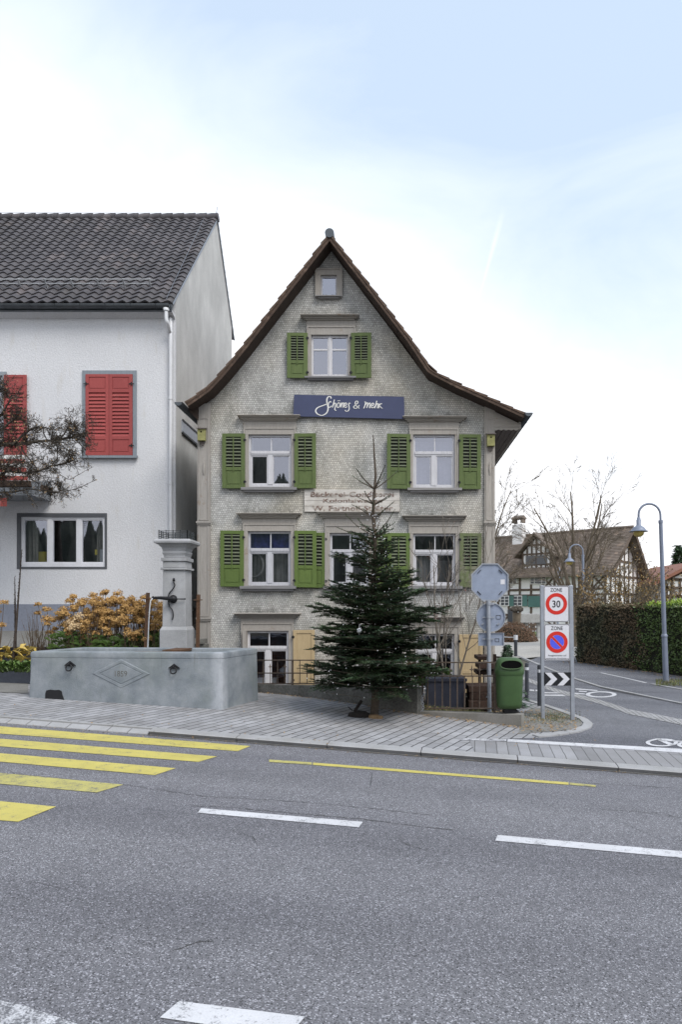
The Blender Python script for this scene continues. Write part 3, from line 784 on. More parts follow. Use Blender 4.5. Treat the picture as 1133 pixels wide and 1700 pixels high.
struct(mc.build('road_crack', M_crack), 'thin dark cracks running along the main road', 'crack')
def ellipse_mark(cu, cv, ru, rv, tu, tv, name, label):
    n = 20; o_ = [hit(cu + ru * math.cos(2 * math.pi * i / n), cv + rv * math.sin(2 * math.pi * i / n)) for i in range(n)]
    i_ = [hit(cu + (ru - tu) * math.cos(2 * math.pi * i / n), cv + (rv - tv) * math.sin(2 * math.pi * i / n)) for i in range(n)]
    return o_, i_
def road_number(name, polys, rings, label):
    m = MB()
    for p in polys: drape(hp(p), .008, 1.0, mb=m)
    for r in rings:
        o_, i_ = ellipse_mark(*r, None, None); n = len(o_)
        m.add([p + Vector((0, 0, .008)) for p in o_ + i_], [(i, (i + 1) % n, (i + 1) % n + n, i + n) for i in range(n)])
    return struct(m.build(name, M_white_line), label, 'road marking')
road_number('speed_number', [[(956, 1143), (992, 1146), (994, 1147.6), (957, 1145)], [(962, 1147), (975, 1148), (975, 1149.6), (962, 1148.6)], [(955, 1150.5), (972, 1152), (972, 1153.5), (955, 1152.4)]],
            [(999, 1153.3, 26, 5.2, 7.5, 1.7)], 'white 30 painted on the far lane of the side street')
road_number('speed_number', [[(880, 1145), (888, 1145.6), (888, 1147.8), (880, 1147)], [(890, 1145.5), (905, 1147), (905, 1149), (890, 1147.8)], [(905, 1153.5), (935, 1153.5), (941, 1156), (905, 1155.6)], [(905, 1149.5), (925, 1150), (930, 1151.5), (905, 1151.5)]],
            [], 'white 30 painted on the near lane of the side street')
road_number('bicycle_marking', [[(1088, 1227), (1096, 1226.5), (1122, 1237), (1112, 1238)], [(1096, 1229), (1140, 1231), (1140, 1232.6), (1098, 1231)]],
            [(1100, 1233.5, 27, 6.5, 7, 1.8), (1152, 1237, 27, 6.5, 7, 1.8)], 'white bicycle symbol painted on the side street')

# ------------------------------------------------------------------ the shingle house
YF = 15.0
def fx(u, y=YF): return (u - PU) / FPX * y
def fz(v, y=YF): return CAMZ - (v - PV) / FPX * y
house = thing('shingle_house', (fx(575), YF + 4, -0.4), 'old grey shingled gable house with green shutters and a steep brown roof', 'house')
WIN = [  # key, sash px (u0,u1,v0,v1), casing px, cornice px or None, sill px, layout, glass
 ('A', (533, 560, 458, 492), (525, 568, 449, 494), None, (525, 568, 493, 496.5), 'single', M_glass_hi, None),
 ('B', (517, 579, 557, 625), (511, 590, 545, 627), (500, 597, 527, 533), (507, 592, 626.5, 631.5), 'cross', M_glass_hi, None),
 ('C', (413, 485, 722, 808), (406, 491, 713, 810), (396, 500, 692, 699.5), (402, 494, 809.5, 817), 'T', M_glass, 'none'),
 ('D', (686, 756, 722, 810), (681, 761, 714, 811), (669, 775, 694, 701), (677, 767, 810.5, 817.5), 'T', M_glass_hi, 'sheer'),
 ('E', (412, 484, 882, 972), (405, 491, 872, 973), (395, 501, 853, 861), (400, 493, 972.5, 980.5), 'T', M_glass, 'blue'),
 ('F', (548, 613, 885, 972), (541, 620, 874, 974), (528, 634, 851, 860), (538, 624, 973, 980.5), 'T', M_glass, 'plain'),
 ('G', (686, 757, 886, 972), (680, 763, 874, 973), (668, 775, 857, 865), (678, 768, 972.5, 980.5), 'T', M_glass, 'half'),
 ('H', (411, 480, 1047, 1140), (402, 487, 1036, 1145), (390, 500, 1018, 1025.5), None, 'Tlow', M_glass_dim, 'warm'),
 ('I', (690, 755, 1052, 1145), (682, 763, 1041, 1150), (660, 772, 1024, 1031.5), None, 'Tlow', M_glass_dim, 'dark'),
]
holes = [(fx(s[0]), fx(s[1]), fz(s[3]), fz(s[2])) for _, s, *_r in WIN]
ZB0 = -0.7
wall_pts = [(fx(329), ZB0), (fx(822), ZB0), (fx(820), fz(683)), (fx(762), fz(652)), (fx(712), fz(632)), (fx(650), fz(548)), (fx(560), fz(430)), (fx(547), fz(412)),
            (fx(533), fz(430)), (fx(440), fz(547)), (fx(385), fz(615)), (fx(352), fz(655)), (fx(331), fz(668))]
m = sheet(wall_pts, holes, YF)
xl, xr = fx(329), fx(822); ye = 25.0
m.add([(xl, YF, ZB0), (xl, YF, fz(668)), (xl, ye, fz(668)), (xl, ye, ZB0)], [(0, 1, 2, 3)])
m.add([(xr, YF, ZB0), (xr, YF, fz(683)), (xr, ye, fz(683)), (xr, ye, ZB0)], [(3, 2, 1, 0)])
m.add([(x, ye, z) for x, z in wall_pts], [tuple(range(len(wall_pts) - 1, -1, -1))])
m.build('wall', M_shingle, house)
# roof: outer edge at the verge, seen in front of the wall
YB = 14.56
edge_px = [(306, 667), (342, 642), (367, 615), (404.5, 569), (467, 488), (512, 430), (547.5, 384), (584, 431), (620, 477), (684.5, 561), (717, 610), (724, 615), (761, 634), (806, 654), (875, 685)]
prof = [Vector((fx(u, YB), fz(v, YB))) for u, v in edge_px]
def offs(pts, t):
    out = []
    for i, p in enumerate(pts):
        ns = []
        for a, b in ((i - 1, i), (i, i + 1)):
            if 0 <= a and b < len(pts):
                d = (pts[b] - pts[a]).normalized(); ns.append(Vector((d.y, -d.x)))
        n = sum(ns, Vector((0, 0))); n.normalize()
        out.append(p + n * t / max(.45, n.dot(ns[0])))
    return out
def band(pts, t0, t1, y0, y1, m=None):
    a, b = offs(pts, t0), offs(pts, t1); m = m or MB(); n = len(pts)
    vs = [(p.x, y0, p.y) for p in a] + [(p.x, y0, p.y) for p in b] + [(p.x, y1, p.y) for p in a] + [(p.x, y1, p.y) for p in b]
    fs = []
    for i in range(n - 1):
        fs += [(i, i + 1, n + i + 1, n + i), (2 * n + i, 3 * n + i, 3 * n + i + 1, 2 * n + i + 1), (i, 2 * n + i, 2 * n + i + 1, i + 1), (n + i, n + i + 1, 3 * n + i + 1, 3 * n + i)]
    fs += [(0, n, 3 * n, 2 * n), (n - 1, 3 * n - 1, 4 * n - 1, 2 * n - 1)]
    return m.add(vs, fs)
ai = 6
band(prof, .055, .12, YB + .03, ye + .3).build('roof_deck', M_soffit, house)
bl, brr = prof[:ai + 1], prof[ai:]
m = MB(); band(prof, .045, .122, YB, YB + .028, m); m.build('bargeboard', M_barge, house)
m = MB(); band(prof, .035, .062, YB - .012, YB - .002, m); m.build('barge_trim', M_barge, house)
# clay tiles row by row, each tilted over the one below
m = MB()
def tile_rows(pts):
    # pts from eave up to the ridge
    L = 0.0
    segs = [(pts[i], pts[i + 1]) for i in range(len(pts) - 1)]
    tot = sum((b - a).length for a, b in segs)
    def at(s):
        for a, b in segs:
            l = (b - a).length
            if s <= l: return a.lerp(b, s / l), (b - a).normalized()
            s -= l
        return segs[-1][1], (segs[-1][1] - segs[-1][0]).normalized()
    s = 0.0; k = 0
    sgn = 1 if pts[-1].x > pts[0].x else -1
    while s < tot - .05:
        p, d = at(s); q, _ = at(min(s + .36, tot))
        n = Vector((-d.y, d.x)) * sgn
        up = .035
        a, b = p + n * (up - .022), p + n * up
        c, e = q + n * .004, q - n * .018
        yj = YB + rng.uniform(-.02, .012)
        m.hexa([(a.x, yj, a.y), (e.x, yj, e.y), (e.x, ye + .3, e.y), (a.x, ye + .3, a.y), (b.x, yj, b.y), (c.x, yj, c.y), (c.x, ye + .3, c.y), (b.x, ye + .3, b.y)])
        s += .30; k += 1
base = offs(prof, .034)
tile_rows(base[:ai + 1]); tile_rows(base[ai:][::-1])
m.build('roof_tiles', M_tile_b, house)
m = MB(); ap = prof[ai]
m.tube([(ap.x, y, ap.y - .045) for y in (YB - .03, YB + .25)], .098, 16); m.tube([(ap.x, YB + .22, ap.y - .05), (ap.x, ye + .3, ap.y - .05)], .10, 12)
m.build('ridge_cap', M_gutter, house)
# right eave: boxed soffit of planks, scalloped end board, gutter
zs_ = fz(712); xo = fx(863, 14.9)
m = MB(); npl = 5
for i in range(npl):
    a = fx(820) + (xo - fx(820)) * i / npl; b = fx(820) + (xo - fx(820)) * (i + 1) / npl
    m.box(a + .004, b - .004, YF - .02, ye, zs_ - (.0 if i % 2 else .006), zs_ + .02)
m.build('eave_soffit', M_soffit_g, house)
m = MB(); n = 24; x0, x1 = fx(819.5), xo
poly = [(x0, fz(684)), (x0, fz(711))]
for i in range(n + 1):
    t = i / n; poly.append((x0 + (x1 - x0) * t, fz(713.5) - .028 * abs(math.sin(t * math.pi * 5))))
poly += [(x1, fz(704)), ]
m.prism(poly, YF - .06, YF - .035)
m.bar((x0, YF - .068, fz(708.5)), (x1, YF - .068, fz(708.5)), .05, .014)
m.build('eave_board', M_trim_h, house)
m = MB(); m.box(xo, xo + .045, YF - .07, ye, zs_ - .02, fz(698)); m.build('fascia', M_trim_h, house)
def gutter(x, z, y0, y1, r, name, side):
    m = MB(); n = 10
    vs = []
    for y in (y0, y1):
        for rr in (r, r - .008):
            for k in range(n + 1):
                an = math.pi + math.pi * k / n
                vs.append((x + rr * math.cos(an), y, z + rr * math.sin(an)))
    q = n + 1; fs = []
    for k in range(n):
        fs += [(k, k + 1, 2 * q + k + 1, 2 * q + k), (q + k, 3 * q + k, 3 * q + k + 1, q + k + 1), (k, q + k, q + k + 1, k + 1)]
    m.add(vs, fs, True)
    m.prism([(x + r * math.cos(math.pi + math.pi * k / n), z + r * math.sin(math.pi + math.pi * k / n)) for k in range(n + 1)], y0, y0 + .01)
    for i in range(8):
        y = y0 + .6 + i * 1.15
        if y < y1: m.tube([(x - side * r, y, z + .02), (x - side * r * .7, y, z - r * .72), (x, y, z - r - .006), (x + side * r * .7, y, z - r * .72), (x + side * r, y, z)], .008, 5)
    return m.build(name, M_gutter, house)
gutter(fx(876, 14.7), fz(689, 14.7), YB - .05, ye, .088, 'gutter', 1)
gutter(fx(300, 14.7), fz(671, 14.7), YB - .02, ye, .088, 'gutter', -1)
m = MB()  # left eave underside
m.prism([(fx(331), fz(676)), (fx(310, 14.8), fz(679)), (fx(310, 14.8), fz(684)), (fx(331), fz(700))], YF - .1, ye); m.build('eave_soffit', M_soffit, house)
m = MB(); m.tube([(fx(876, 14.7), 24.3, fz(692)), (xr + .12, 24.3, fz(712)), (xr + .12, 24.3, -.6)], .05, 8); m.build('downpipe', M_gutter, house)
m = MB(); m.tube([(xl - .06, 15.25, fz(700)), (xl - .06, 15.25, fz(800))], .03, 8); m.build('downpipe', M_green_old, house)
# corner boards with their mouldings
for (u0, u1, vt, caps) in ((329.5, 350, 671, (868, 1027)), (805.5, 822, 672, (868, 1027))):
    m = MB(); x0, x1 = fx(u0), fx(u1)
    m.box(x0 - .01, x1, YF - .055, YF + .02, ZB0, fz(vt))
    zz = [fz(vt + 20), fz(caps[0]), fz(caps[1]), ZB0 + .1]
    for i in range(3):
        a, b = zz[i + 1] + .06, zz[i] - .06
        for s_ in ((x0 + .02, x0 + .045), (x1 - .055, x1 - .03)): m.box(s_[0], s_[1], YF - .068, YF - .053, a, b)
        for e in (a, b): m.box(x0 + .047, x1 - .057, YF - .067, YF - .053, e - .012, e + .012)
    for c in caps:
        m.box(x0 - .03, x1 + .03, YF - .10, YF - .056, fz(c) - .012, fz(c) + .025)
        m.box(x0 - .015, x1 + .015, YF - .085, YF - .054, fz(c) - .045, fz(c) - .013)
    mm = (x0 + x1) / 2
    m.lathe([(.0, -.14), (.02, -.1), (.032, 0), (.02, .1), (.006, .17), (0, .18)], (mm, YF - .065, fz(780)), 10, sy=.5)
    m.build('corner_board', M_trim, house)
# ---- windows
def pane_quads(m, x0, x1, z0, z1, y, amp=.006):
    a, b = rng.uniform(-amp, amp), rng.uniform(-amp, amp)
    dx, dz = (x1 - x0) / 2, (z1 - z0) / 2
    m.add([(x0, y - a * dx / .3 - b * dz / .3, z0), (x1, y + a * dx / .3 - b * dz / .3, z0), (x1, y + a * dx / .3 + b * dz / .3, z1), (x0, y - a * dx / .3 + b * dz / .3, z1)], [(0, 1, 2, 3)])
def drapery(m, x0, x1, z0, z1, y, folds=7, amp=.018):
    n = folds * 6; vs = []
    for j in range(2):
        for i in range(n + 1):
            t = i / n; vs.append((x0 + (x1 - x0) * t, y + amp * math.sin(t * folds * 6.283 + .5 * math.sin(t * 9)), (z0, z1)[j]))
    m.add(vs, [(i, i + 1, n + 2 + i, n + 1 + i) for i in range(n)], True)
def make_window(key, s, c, co, sl, lay, gm, cur):
    x0, x1, z0, z1 = fx(s[0]), fx(s[1]), fz(s[3]), fz(s[2])
    cx0, cx1, cz0, cz1 = fx(c[0]), fx(c[1]), fz(c[3]), fz(c[2])
    m = MB(); pr = .05
    zt = fz(co[3]) if co else cz1
    # casing boards: jambs between head and sill, reveal inside them
    m.box(cx0, x0 + .002, YF - pr, YF + .10, cz0, z1); m.box(x1 - .002, cx1, YF - pr, YF + .10, cz0, z1)
    m.box(cx0, cx1, YF - pr - .002, YF + .10, z1, cz1)
    if sl is None: m.box(x0, x1, YF - pr + .01, YF + .10, cz0, z0)
    # raised outer bead
    for a, b in ((cx0 - .012, cx0 + .022), (cx1 - .022, cx1 + .012)): m.box(a, b, YF - pr - .014, YF - pr + .02, cz0, cz1 - .004)
    m.box(cx0 - .012, cx1 + .012, YF - pr - .016, YF - pr + .02, cz1 - .003, cz1 + .026)
    if co:
        m.box(cx0 - .02, cx1 + .02, YF - .035, YF + .02, cz1 + .027, zt + .002)
    win = m.build('window', M_trim_h if False else M_trim, house)
    if co:
        m = MB(); a, b = fx(co[0]), fx(co[1]); h = fz(co[2]) - fz(co[3])
        for (t0, t1, dx, dy) in ((.0, .30, .10, .075), (.30, .62, .06, .11), (.62, .86, .015, .15)):
            m.box(a + dx, b - dx, YF - dy, YF + .02, zt + h * t0 + .001, zt + h * t1)
        m.hexa([(a, YF - .185, zt + h * .86), (b, YF - .185, zt + h * .86), (b, YF + .02, zt + h * .86), (a, YF + .02, zt + h * .86),
                (a, YF - .185, zt + h * 1.0), (b, YF - .185, zt + h * 1.0), (b, YF + .02, zt + h * 1.12), (a, YF + .02, zt + h * 1.12)])
        m.build('cornice', M_trim_h, win)
    if sl:
        a, b, t, bt = fx(sl[0]), fx(sl[1]), fz(sl[2]), fz(sl[3])
        m = MB(); m.hexa([(a, YF - .12, bt + (t - bt) * .35), (b, YF - .12, bt + (t - bt) * .35), (b, YF + .05, bt + (t - bt) * .35), (a, YF + .05, bt + (t - bt) * .35),
                          (a, YF - .12, t - .008), (b, YF - .12, t - .008), (b, YF + .05, t + .004), (a, YF + .05, t + .004)])
        m.box(a + .06, b - .06, YF - .085, YF + .02, bt - .01, bt + (t - bt) * .35 - .001)
        m.build('sill', M_sill, win)
    # sash
    m = MB(); pg = MB(); ya, yb = YF + .012, YF + .055; yp = YF + .036; f = .05
    W, H = x1 - x0, z1 - z0
    def rect(a, b, c_, d, t, ya=ya, yb=yb):     # frame of four members round the light
        m.box(a, a + t, ya, yb, c_, d); m.box(b - t, b, ya, yb, c_, d); m.box(a + t, b - t, ya, yb, c_, c_ + t); m.box(a + t, b - t, ya, yb, d - t, d)
    if lay == 'single':
        rect(x0, x1, z0, z1, .035); pane_quads(pg, x0 + .03, x1 - .03, z0 + .03, z1 - .03, yp)
    elif lay == 'cross':
        xm = (x0 + x1) / 2; zb = z0 + H * .66
        rect(x0, xm - .004, z0, z1, .048); rect(xm + .004, x1, z0, z1, .048); m.box(xm - .022, xm + .022, ya - .016, ya - .002, z0, z1)
        for a, b in ((x0, xm - .004), (xm + .004, x1)):
            m.box(a + .049, b - .049, ya + .006, yb, zb - .018, zb + .018)
            pane_quads(pg, a + .04, b - .04, z0 + .04, zb - .01, yp); pane_quads(pg, a + .04, b - .04, zb + .01, z1 - .04, yp)
    else:
        tr = .66 if lay == 'T' else .70
        zt_ = z0 + H * tr; xm = x0 + W * .52
        rect(x0, x1, z0, z1, f)
        m.box(x0 + f + .001, x1 - f - .001, ya - .02, yb, zt_ - .028, zt_ + .034)
        m.box(xm - .012, xm + .012, ya + .008, yb, zt_ + .035, z1 - f - .001)
        m.box(x0 + f + .001, x1 - f - .001, ya - .008, yb, zt_ - .062, zt_ - .029)
        pane_quads(pg, x0 + f, xm, zt_ + .03, z1 - f, yp); pane_quads(pg, xm, x1 - f, zt_ + .03, z1 - f, yp)
        xm2 = x0 + W * .50
        m.box(xm2 - .055, xm2 + .05, ya - .010, yb, z0 + f + .001, zt_ - .063)
        rect(x0 + f + .001, xm2 - .056, z0 + f + .001, zt_ - .063, .028, ya + .008); rect(xm2 + .051, x1 - f - .001, z0 + f + .001, zt_ - .063, .022, ya + .008)
        pane_quads(pg, x0 + f, xm2 - .05, z0 + f, zt_ - .06, yp); pane_quads(pg, xm2 + .045, x1 - f, z0 + f, zt_ - .06, yp)
    m.build('sash', M_white_wood, win)
    pg.build('pane', gm, win)
    # room behind
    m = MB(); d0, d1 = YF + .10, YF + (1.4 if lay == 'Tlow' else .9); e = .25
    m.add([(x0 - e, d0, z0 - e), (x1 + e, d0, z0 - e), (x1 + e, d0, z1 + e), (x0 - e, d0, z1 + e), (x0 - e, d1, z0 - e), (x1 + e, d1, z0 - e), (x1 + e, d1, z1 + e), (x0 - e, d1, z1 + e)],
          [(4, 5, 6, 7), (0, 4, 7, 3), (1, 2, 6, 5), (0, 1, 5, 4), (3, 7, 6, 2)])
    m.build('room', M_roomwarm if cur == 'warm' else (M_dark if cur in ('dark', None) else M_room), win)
    yc = YF + .14
    if cur == 'sheer':
        m = MB(); drapery(m, x0, x1, z0, z0 + H * .9, yc, 9, .012); m.build('curtain', M_curtain, win)
    elif cur == 'none':
        m = MB(); drapery(m, x1 - W * .12, x1 + .02, z0, z0 + H * .62, yc, 2); m.build('curtain', M_curtain, win); m = MB(); drapery(m, x0 - .02, x0 + W * .07, z0, z1, yc, 1); m.build('curtain', M_curtain, win)
    elif cur == 'blue':
        m = MB(); drapery(m, x0, x1, z0 + H * .68, z1, yc, 5); m.build('curtain', M_curtain_blue, win)
        m = MB(); m.ring((x0 + .09, yc + .06, z0 + .45), (.5, 1, 0), .26, .028, 24, 6); m.build('ornament', M_curtain, win)
        m = MB(); drapery(m, x0 + .02, x0 + W * .46, z0, z0 + H * .6, yc + .16, 5); m.build('curtain', M_curtain, win); m = MB(); drapery(m, x0 + W * .54, x1, z0, z0 + H * .66, yc + .1, 4, .02); m.build('curtain', M_curtain, win)
    elif cur == 'plain':
        m = MB(); drapery(m, x0 + W * .5, x1, z0, z0 + H * .62, yc + .1, 4); m.build('curtain', M_curtain, win)
    elif cur == 'half':
        m = MB(); drapery(m, x0 + W * .56, x1, z0, z0 + H * .5, yc + .2, 4); m.build('curtain', M_curtain, win)
        m = MB(); drapery(m, x0, x0 + W * .5, z0, z0 + H * .62, yc, 5); m.build('curtain', M_curtain, win)
    elif cur == 'warm':
        m = MB(); m.box(x0 + .1, x0 + .55, YF + .5, YF + .8, z0 - .2, z0 + .12); m.lathe([(0, -.1), (.1, -.06), (.12, .04), (.05, .1), (0, .11)], (x1 - .2, YF + .6, z0 + .28), 10); m.build('display_goods', M_paper, win)
    return win
for wspec in WIN: make_window(*wspec)
# ---- shutters
def shutter(u0, u1, v0, v1, hinge, mat, y=None, old=False, solid=False, swing=None, par=None, slatmat=None, Y=YF, split=.64):
    par = par or house
    y1 = Y - .055 if y is None else y; y0 = y1 - .038
    sc_ = (Y - .07)
    x0, x1, z0, z1 = fx(u0, sc_), fx(u1, sc_), fz(v1, sc_), fz(v0, sc_)
    sw = rng.uniform(.0, .10) if swing is None else swing
    hx = x0 if hinge < 0 else x1
    dr = rng.uniform(-.006, .006)
    def tf(mb):
        mb.v = [(X, Y_ - abs(X - hx) * sw, Z + dr * (X - hx) / .4) for X, Y_, Z in mb.v]; return mb
    m = MB(); st = .085 if not solid else .075
    H = z1 - z0; zm = z0 + H * (1 - split)
    m.box(x0, x0 + st, y0, y1, z0, z1); m.box(x1 - st, x1, y0, y1, z0, z1)
    m.box(x0 + st, x1 - st, y0 + .001, y1, z1 - .075, z1); m.box(x0 + st, x1 - st, y0 + .001, y1, z0, z0 + .07); m.box(x0 + st, x1 - st, y0 + .001, y1, zm - .04, zm + .035)
    m.box(x0 + st, x1 - st, y0 + .014, y1 - .008, z0 + .07, zm - .04)      # field
    m.box(x0 + st + .035, x1 - st - .035, y0 + .006, y0 + .014, z0 + .10, zm - .07)
    if solid: m.box(x0 + st, x1 - st, y0 + .014, y1 - .008, zm + .035, z1 - .075)
    o = tf(m).build('shutter', mat, par, .004)
    if not solid:
        m = MB(); a, b = zm + .035, z1 - .075; n = 9
        mbk = MB(); mbk.box(x0 + st - .01, x1 - st + .01, y1 - .006, y1 - .001, a - .01, b + .01); tf(mbk).build('gap_shade', M_gap_shade, o)  # added dark sheet: shade in the slat gaps put into its colour
        for i in range(n):
            z = a + (b - a) * (i + .5) / n; j = rng.uniform(-.006, .006) if old else 0
            m.hexa([(x0 + st - .004, y0 + .004, z - .010 + j), (x1 - st + .004, y0 + .004, z - .010 - j), (x1 - st + .004, y1 - .010, z + .010 - j), (x0 + st - .004, y1 - .010, z + .010 + j),
                    (x0 + st - .004, y0 + .004, z + .006 + j), (x1 - st + .004, y0 + .004, z + .006 - j), (x1 - st + .004, y1 - .010, z + .022 - j), (x0 + st - .004, y1 - .010, z + .022 + j)])
        tf(m).build('slats', slatmat or M_slat, o)
        m = MB(); xm = (x0 + x1) / 2; m.box(xm - .011, xm + .011, y0 - .010, y0 - .001, a - .10, b - .01); tf(m).build('tilt_rod', mat, o)
    for z in (z0 + H * .12, z1 - H * .12):
        m = MB(); m.box(hx - .03, hx + .03, y0 - .008, y0 - .001, z - .018, z + .018); m.tube([(hx, y0 - .01, z - .03), (hx, y0 - .01, z + .03)], .012, 6)
        tf(m).build('hinge', M_iron, o)
    return o
S_ = [(477, 511, 553, 628, 1, M_green, 0), (583, 617, 553, 628, -1, M_green, 0),
      (369, 407, 720, 811, 1, M_green, 0), (489, 525, 720, 811, -1, M_green, 1), (643, 682, 721, 812, 1, M_green, 1), (763, 799, 721, 812, -1, M_green, 0),
      (366, 405, 881, 974, 1, M_green_b, 0), (489, 526, 881, 975, -1, M_green_b, 0), (644, 681, 885, 975, 1, M_green_b, 0), (764, 800, 885, 975, -1, M_green_old, 1)]
for (a, b, c, d, h, mt, old) in S_: shutter(a, b, c, d, h, mt, old=bool(old), swing=.10 if (a, c) == (489, 881) else None)
shutter(505, 541, 884, 976, 1, M_green_b, y=YF - .012, swing=.0); shutter(621, 657, 885, 976, -1, M_green_b, y=YF - .012, swing=.0)
o = shutter(487, 523, 1046, 1140, -1, M_tan, solid=True, swing=.04); o['label'] = 'ochre solid shutter beside the low left window'
o = shutter(763, 802, 1053, 1150, -1, M_tan, solid=True, swing=.04); o['label'] = 'ochre solid shutter at the low right corner'
m = MB(); m.box(fx(406), fx(411), YF - .2, YF - .055, fz(1140), fz(1046)); m.build('shutter', M_trim, house)
# foundation course
m = MB(); m.box(fx(330), fx(822), YF - .02, YF + .05, ZB0, fz(1146)); m.build('plinth', M_concrete_rough, house)

# ---- signs on the wall (things of their own)
sg = thing('shop_sign', (fx(580), YF - .06, fz(675)), 'navy blue board with white handwritten lettering on the gable wall', 'sign')
ys_ = YF - .085
A_, B_, C_, D_ = [Vector((fx(u, ys_), ys_, fz(v, ys_))) for u, v in ((487, 691), (672, 695.5), (671.5, 658.5), (488.5, 655))]
m = MB(); m.hexa([A_, B_, B_ + Vector((0, .03, 0)), A_ + Vector((0, .03, 0)), D_, C_, C_ + Vector((0, .03, 0)), D_ + Vector((0, .03, 0))]); m.build('board', M_board, sg)
def spl(pts, n=6):
    out = []
    P_ = [Vector(p) for p in pts]
    for i in range(len(P_) - 1):
        p0, p1, p2, p3 = P_[max(i - 1, 0)], P_[i], P_[i + 1], P_[min(i + 2, len(P_) - 1)]
        for k in range(n):
            t = k / n
            out.append(.5 * ((2 * p1) + (p2 - p0) * t + (2 * p0 - 5 * p1 + 4 * p2 - p3) * t * t + (3 * p1 - p0 - 3 * p2 + p3) * t ** 3))
    out.append(P_[-1]); return out
# handwriting, strokes in enlarged-photo units (1133 x 397 over u 480-680, v 640-710)
STK = [([(397, 122), (392, 106), (374, 104), (360, 120), (357, 145), (360, 170), (368, 205), (364, 240), (345, 266), (310, 281), (272, 270), (252, 244), (258, 220), (282, 202), (320, 188), (362, 172)], 9),
       ([(398, 158), (388, 150), (374, 166), (370, 190), (378, 206), (392, 200), (402, 190)], 7), ([(428, 132), (420, 165), (410, 206)], 7), ([(411, 200), (424, 172), (436, 164), (440, 178), (434, 210), (432, 226), (446, 236)], 7),
       ([(470, 160), (456, 172), (452, 196), (462, 207), (476, 196), (480, 174), (470, 160)], 7), ([(456, 144), (482, 142)], 6),
       ([(494, 160), (488, 206)], 7), ([(489, 200), (500, 172), (512, 162), (516, 172), (508, 208)], 7),
       ([(520, 192), (538, 184), (542, 168), (532, 162), (522, 178), (522, 198), (534, 206), (548, 196)], 7),
       ([(580, 168), (568, 164), (562, 178), (566, 200), (566, 225), (552, 240), (536, 240), (528, 230)], 7),
       ([(664, 214), (640, 196), (624, 168), (630, 148), (646, 146), (648, 162), (626, 182), (610, 198), (616, 212), (636, 212), (654, 196), (662, 184)], 7),
       ([(710, 154), (722, 156), (714, 190), (704, 214)], 7), ([(710, 200), (726, 170), (740, 160), (740, 178), (732, 210)], 7), ([(734, 202), (750, 172), (764, 162), (764, 180), (758, 206), (768, 208)], 7),
       ([(774, 194), (794, 184), (798, 168), (788, 164), (776, 180), (776, 202), (790, 208), (806, 196)], 7),
       ([(828, 142), (818, 176), (808, 212)], 7), ([(812, 200), (826, 174), (838, 168), (838, 186), (832, 212)], 7), ([(852, 168), (846, 212)], 7), ([(848, 194), (856, 177), (867, 168), (876, 171)], 7), ([(858, 190), (868, 206), (882, 212)], 6)]
m = MB(); yl = ys_ - .004
for pts, wd in STK:
    q = [Vector((fx(480 + a / 5.665, yl), fz(640 + (b + (a - 320) * .004) / 5.665, yl))) for a, b in pts]
    q = spl([(p.x, p.y, 0) for p in q], 6); hw = wd / 5.665 * YF / FPX / 2
    vs = []
    yl -= .0005
    for i, p in enumerate(q):
        d = (q[min(i + 1, len(q) - 1)] - q[max(i - 1, 0)]).normalized(); nn = Vector((-d.y, d.x, 0))
        k = hw * (.75 + .55 * abs(d.y))
        a, b = p + nn * k, p - nn * k
        vs += [(a.x, yl, a.y), (b.x, yl, b.y)]
    m.add(vs, [(2 * i, 2 * i + 1, 2 * i + 3, 2 * i + 2) for i in range(len(q) - 1)])
m.build('lettering', M_letter, sg)
og = thing('painted_sign', (fx(585), YF - .03, fz(831)), 'flaking old white board with faded brown bakery lettering', 'sign')
m = MB()
for i in range(4):
    a, b = 813 + 37 * i / 4, 813 + 37 * (i + 1) / 4
    m.box(fx(506), fx(664), YF - .045 + .002 * (i % 2), YF - .01, fz(b) + .004, fz(a) - .002)
m.build('board', M_oldsign, og)
yo = YF - .048
for body, u, v, size, fit in (('Bäckerei-Conditorei', 585.5, 825, .150, 138), ('Kolonialwaren', 586, 834.5, .115, 98), ('W. Fartnoli-Sträter', 586, 848, .150, 134)):
    text_mb(body, (fx(u), yo, fz(v)), (1, 0, 0), (0, 0, 1), size, fit * YF / FPX, .004, bold=.022).build('lettering', M_oldletter, og)
# nest boxes
for (u0, u1, v0, v1, lab) in ((331.5, 343.5, 713, 734, 'yellowish nest box on the left corner post of the shingled house'), (808, 820.5, 722, 743, 'greenish nest box on the right corner post of the shingled house')):
    a, b, c, d = fx(u0), fx(u1), fz(v1), fz(v0); xm = (a + b) / 2
    nb = thing('nest_box', (xm, YF - .13, c), lab, 'nest box', 'nest boxes on the corner posts')
    m = MB(); m.hexa([(a, YF - .17, c), (b, YF - .17, c), (b, YF - .066, c), (a, YF - .066, c), (a, YF - .18, d - .03), (b, YF - .18, d - .03), (b, YF - .066, d), (a, YF - .066, d)]); m.build('box', M_nest, nb, .004)
    m = MB(); m.hexa([(a - .02, YF - .215, d - .036), (b + .02, YF - .215, d - .036), (b + .02, YF - .066, d + .002), (a - .02, YF - .066, d + .002), (a - .02, YF - .215, d - .018), (b + .02, YF - .215, d - .018), (b + .02, YF - .066, d + .02), (a - .02, YF - .066, d + .02)]); m.build('lid', M_soffit_g, nb)
    m = MB(); m.tube([(xm, YF - .181, c + (d - c) * .66), (xm, YF - .170, c + (d - c) * .66)], .017, 12); m.build('entrance_hole', M_binhole, nb)
    m = MB(); m.box(xm - .03, xm + .03, YF - .10, YF - .07, c - .09, c - .002); m.build('mount', M_soffit_g, nb)
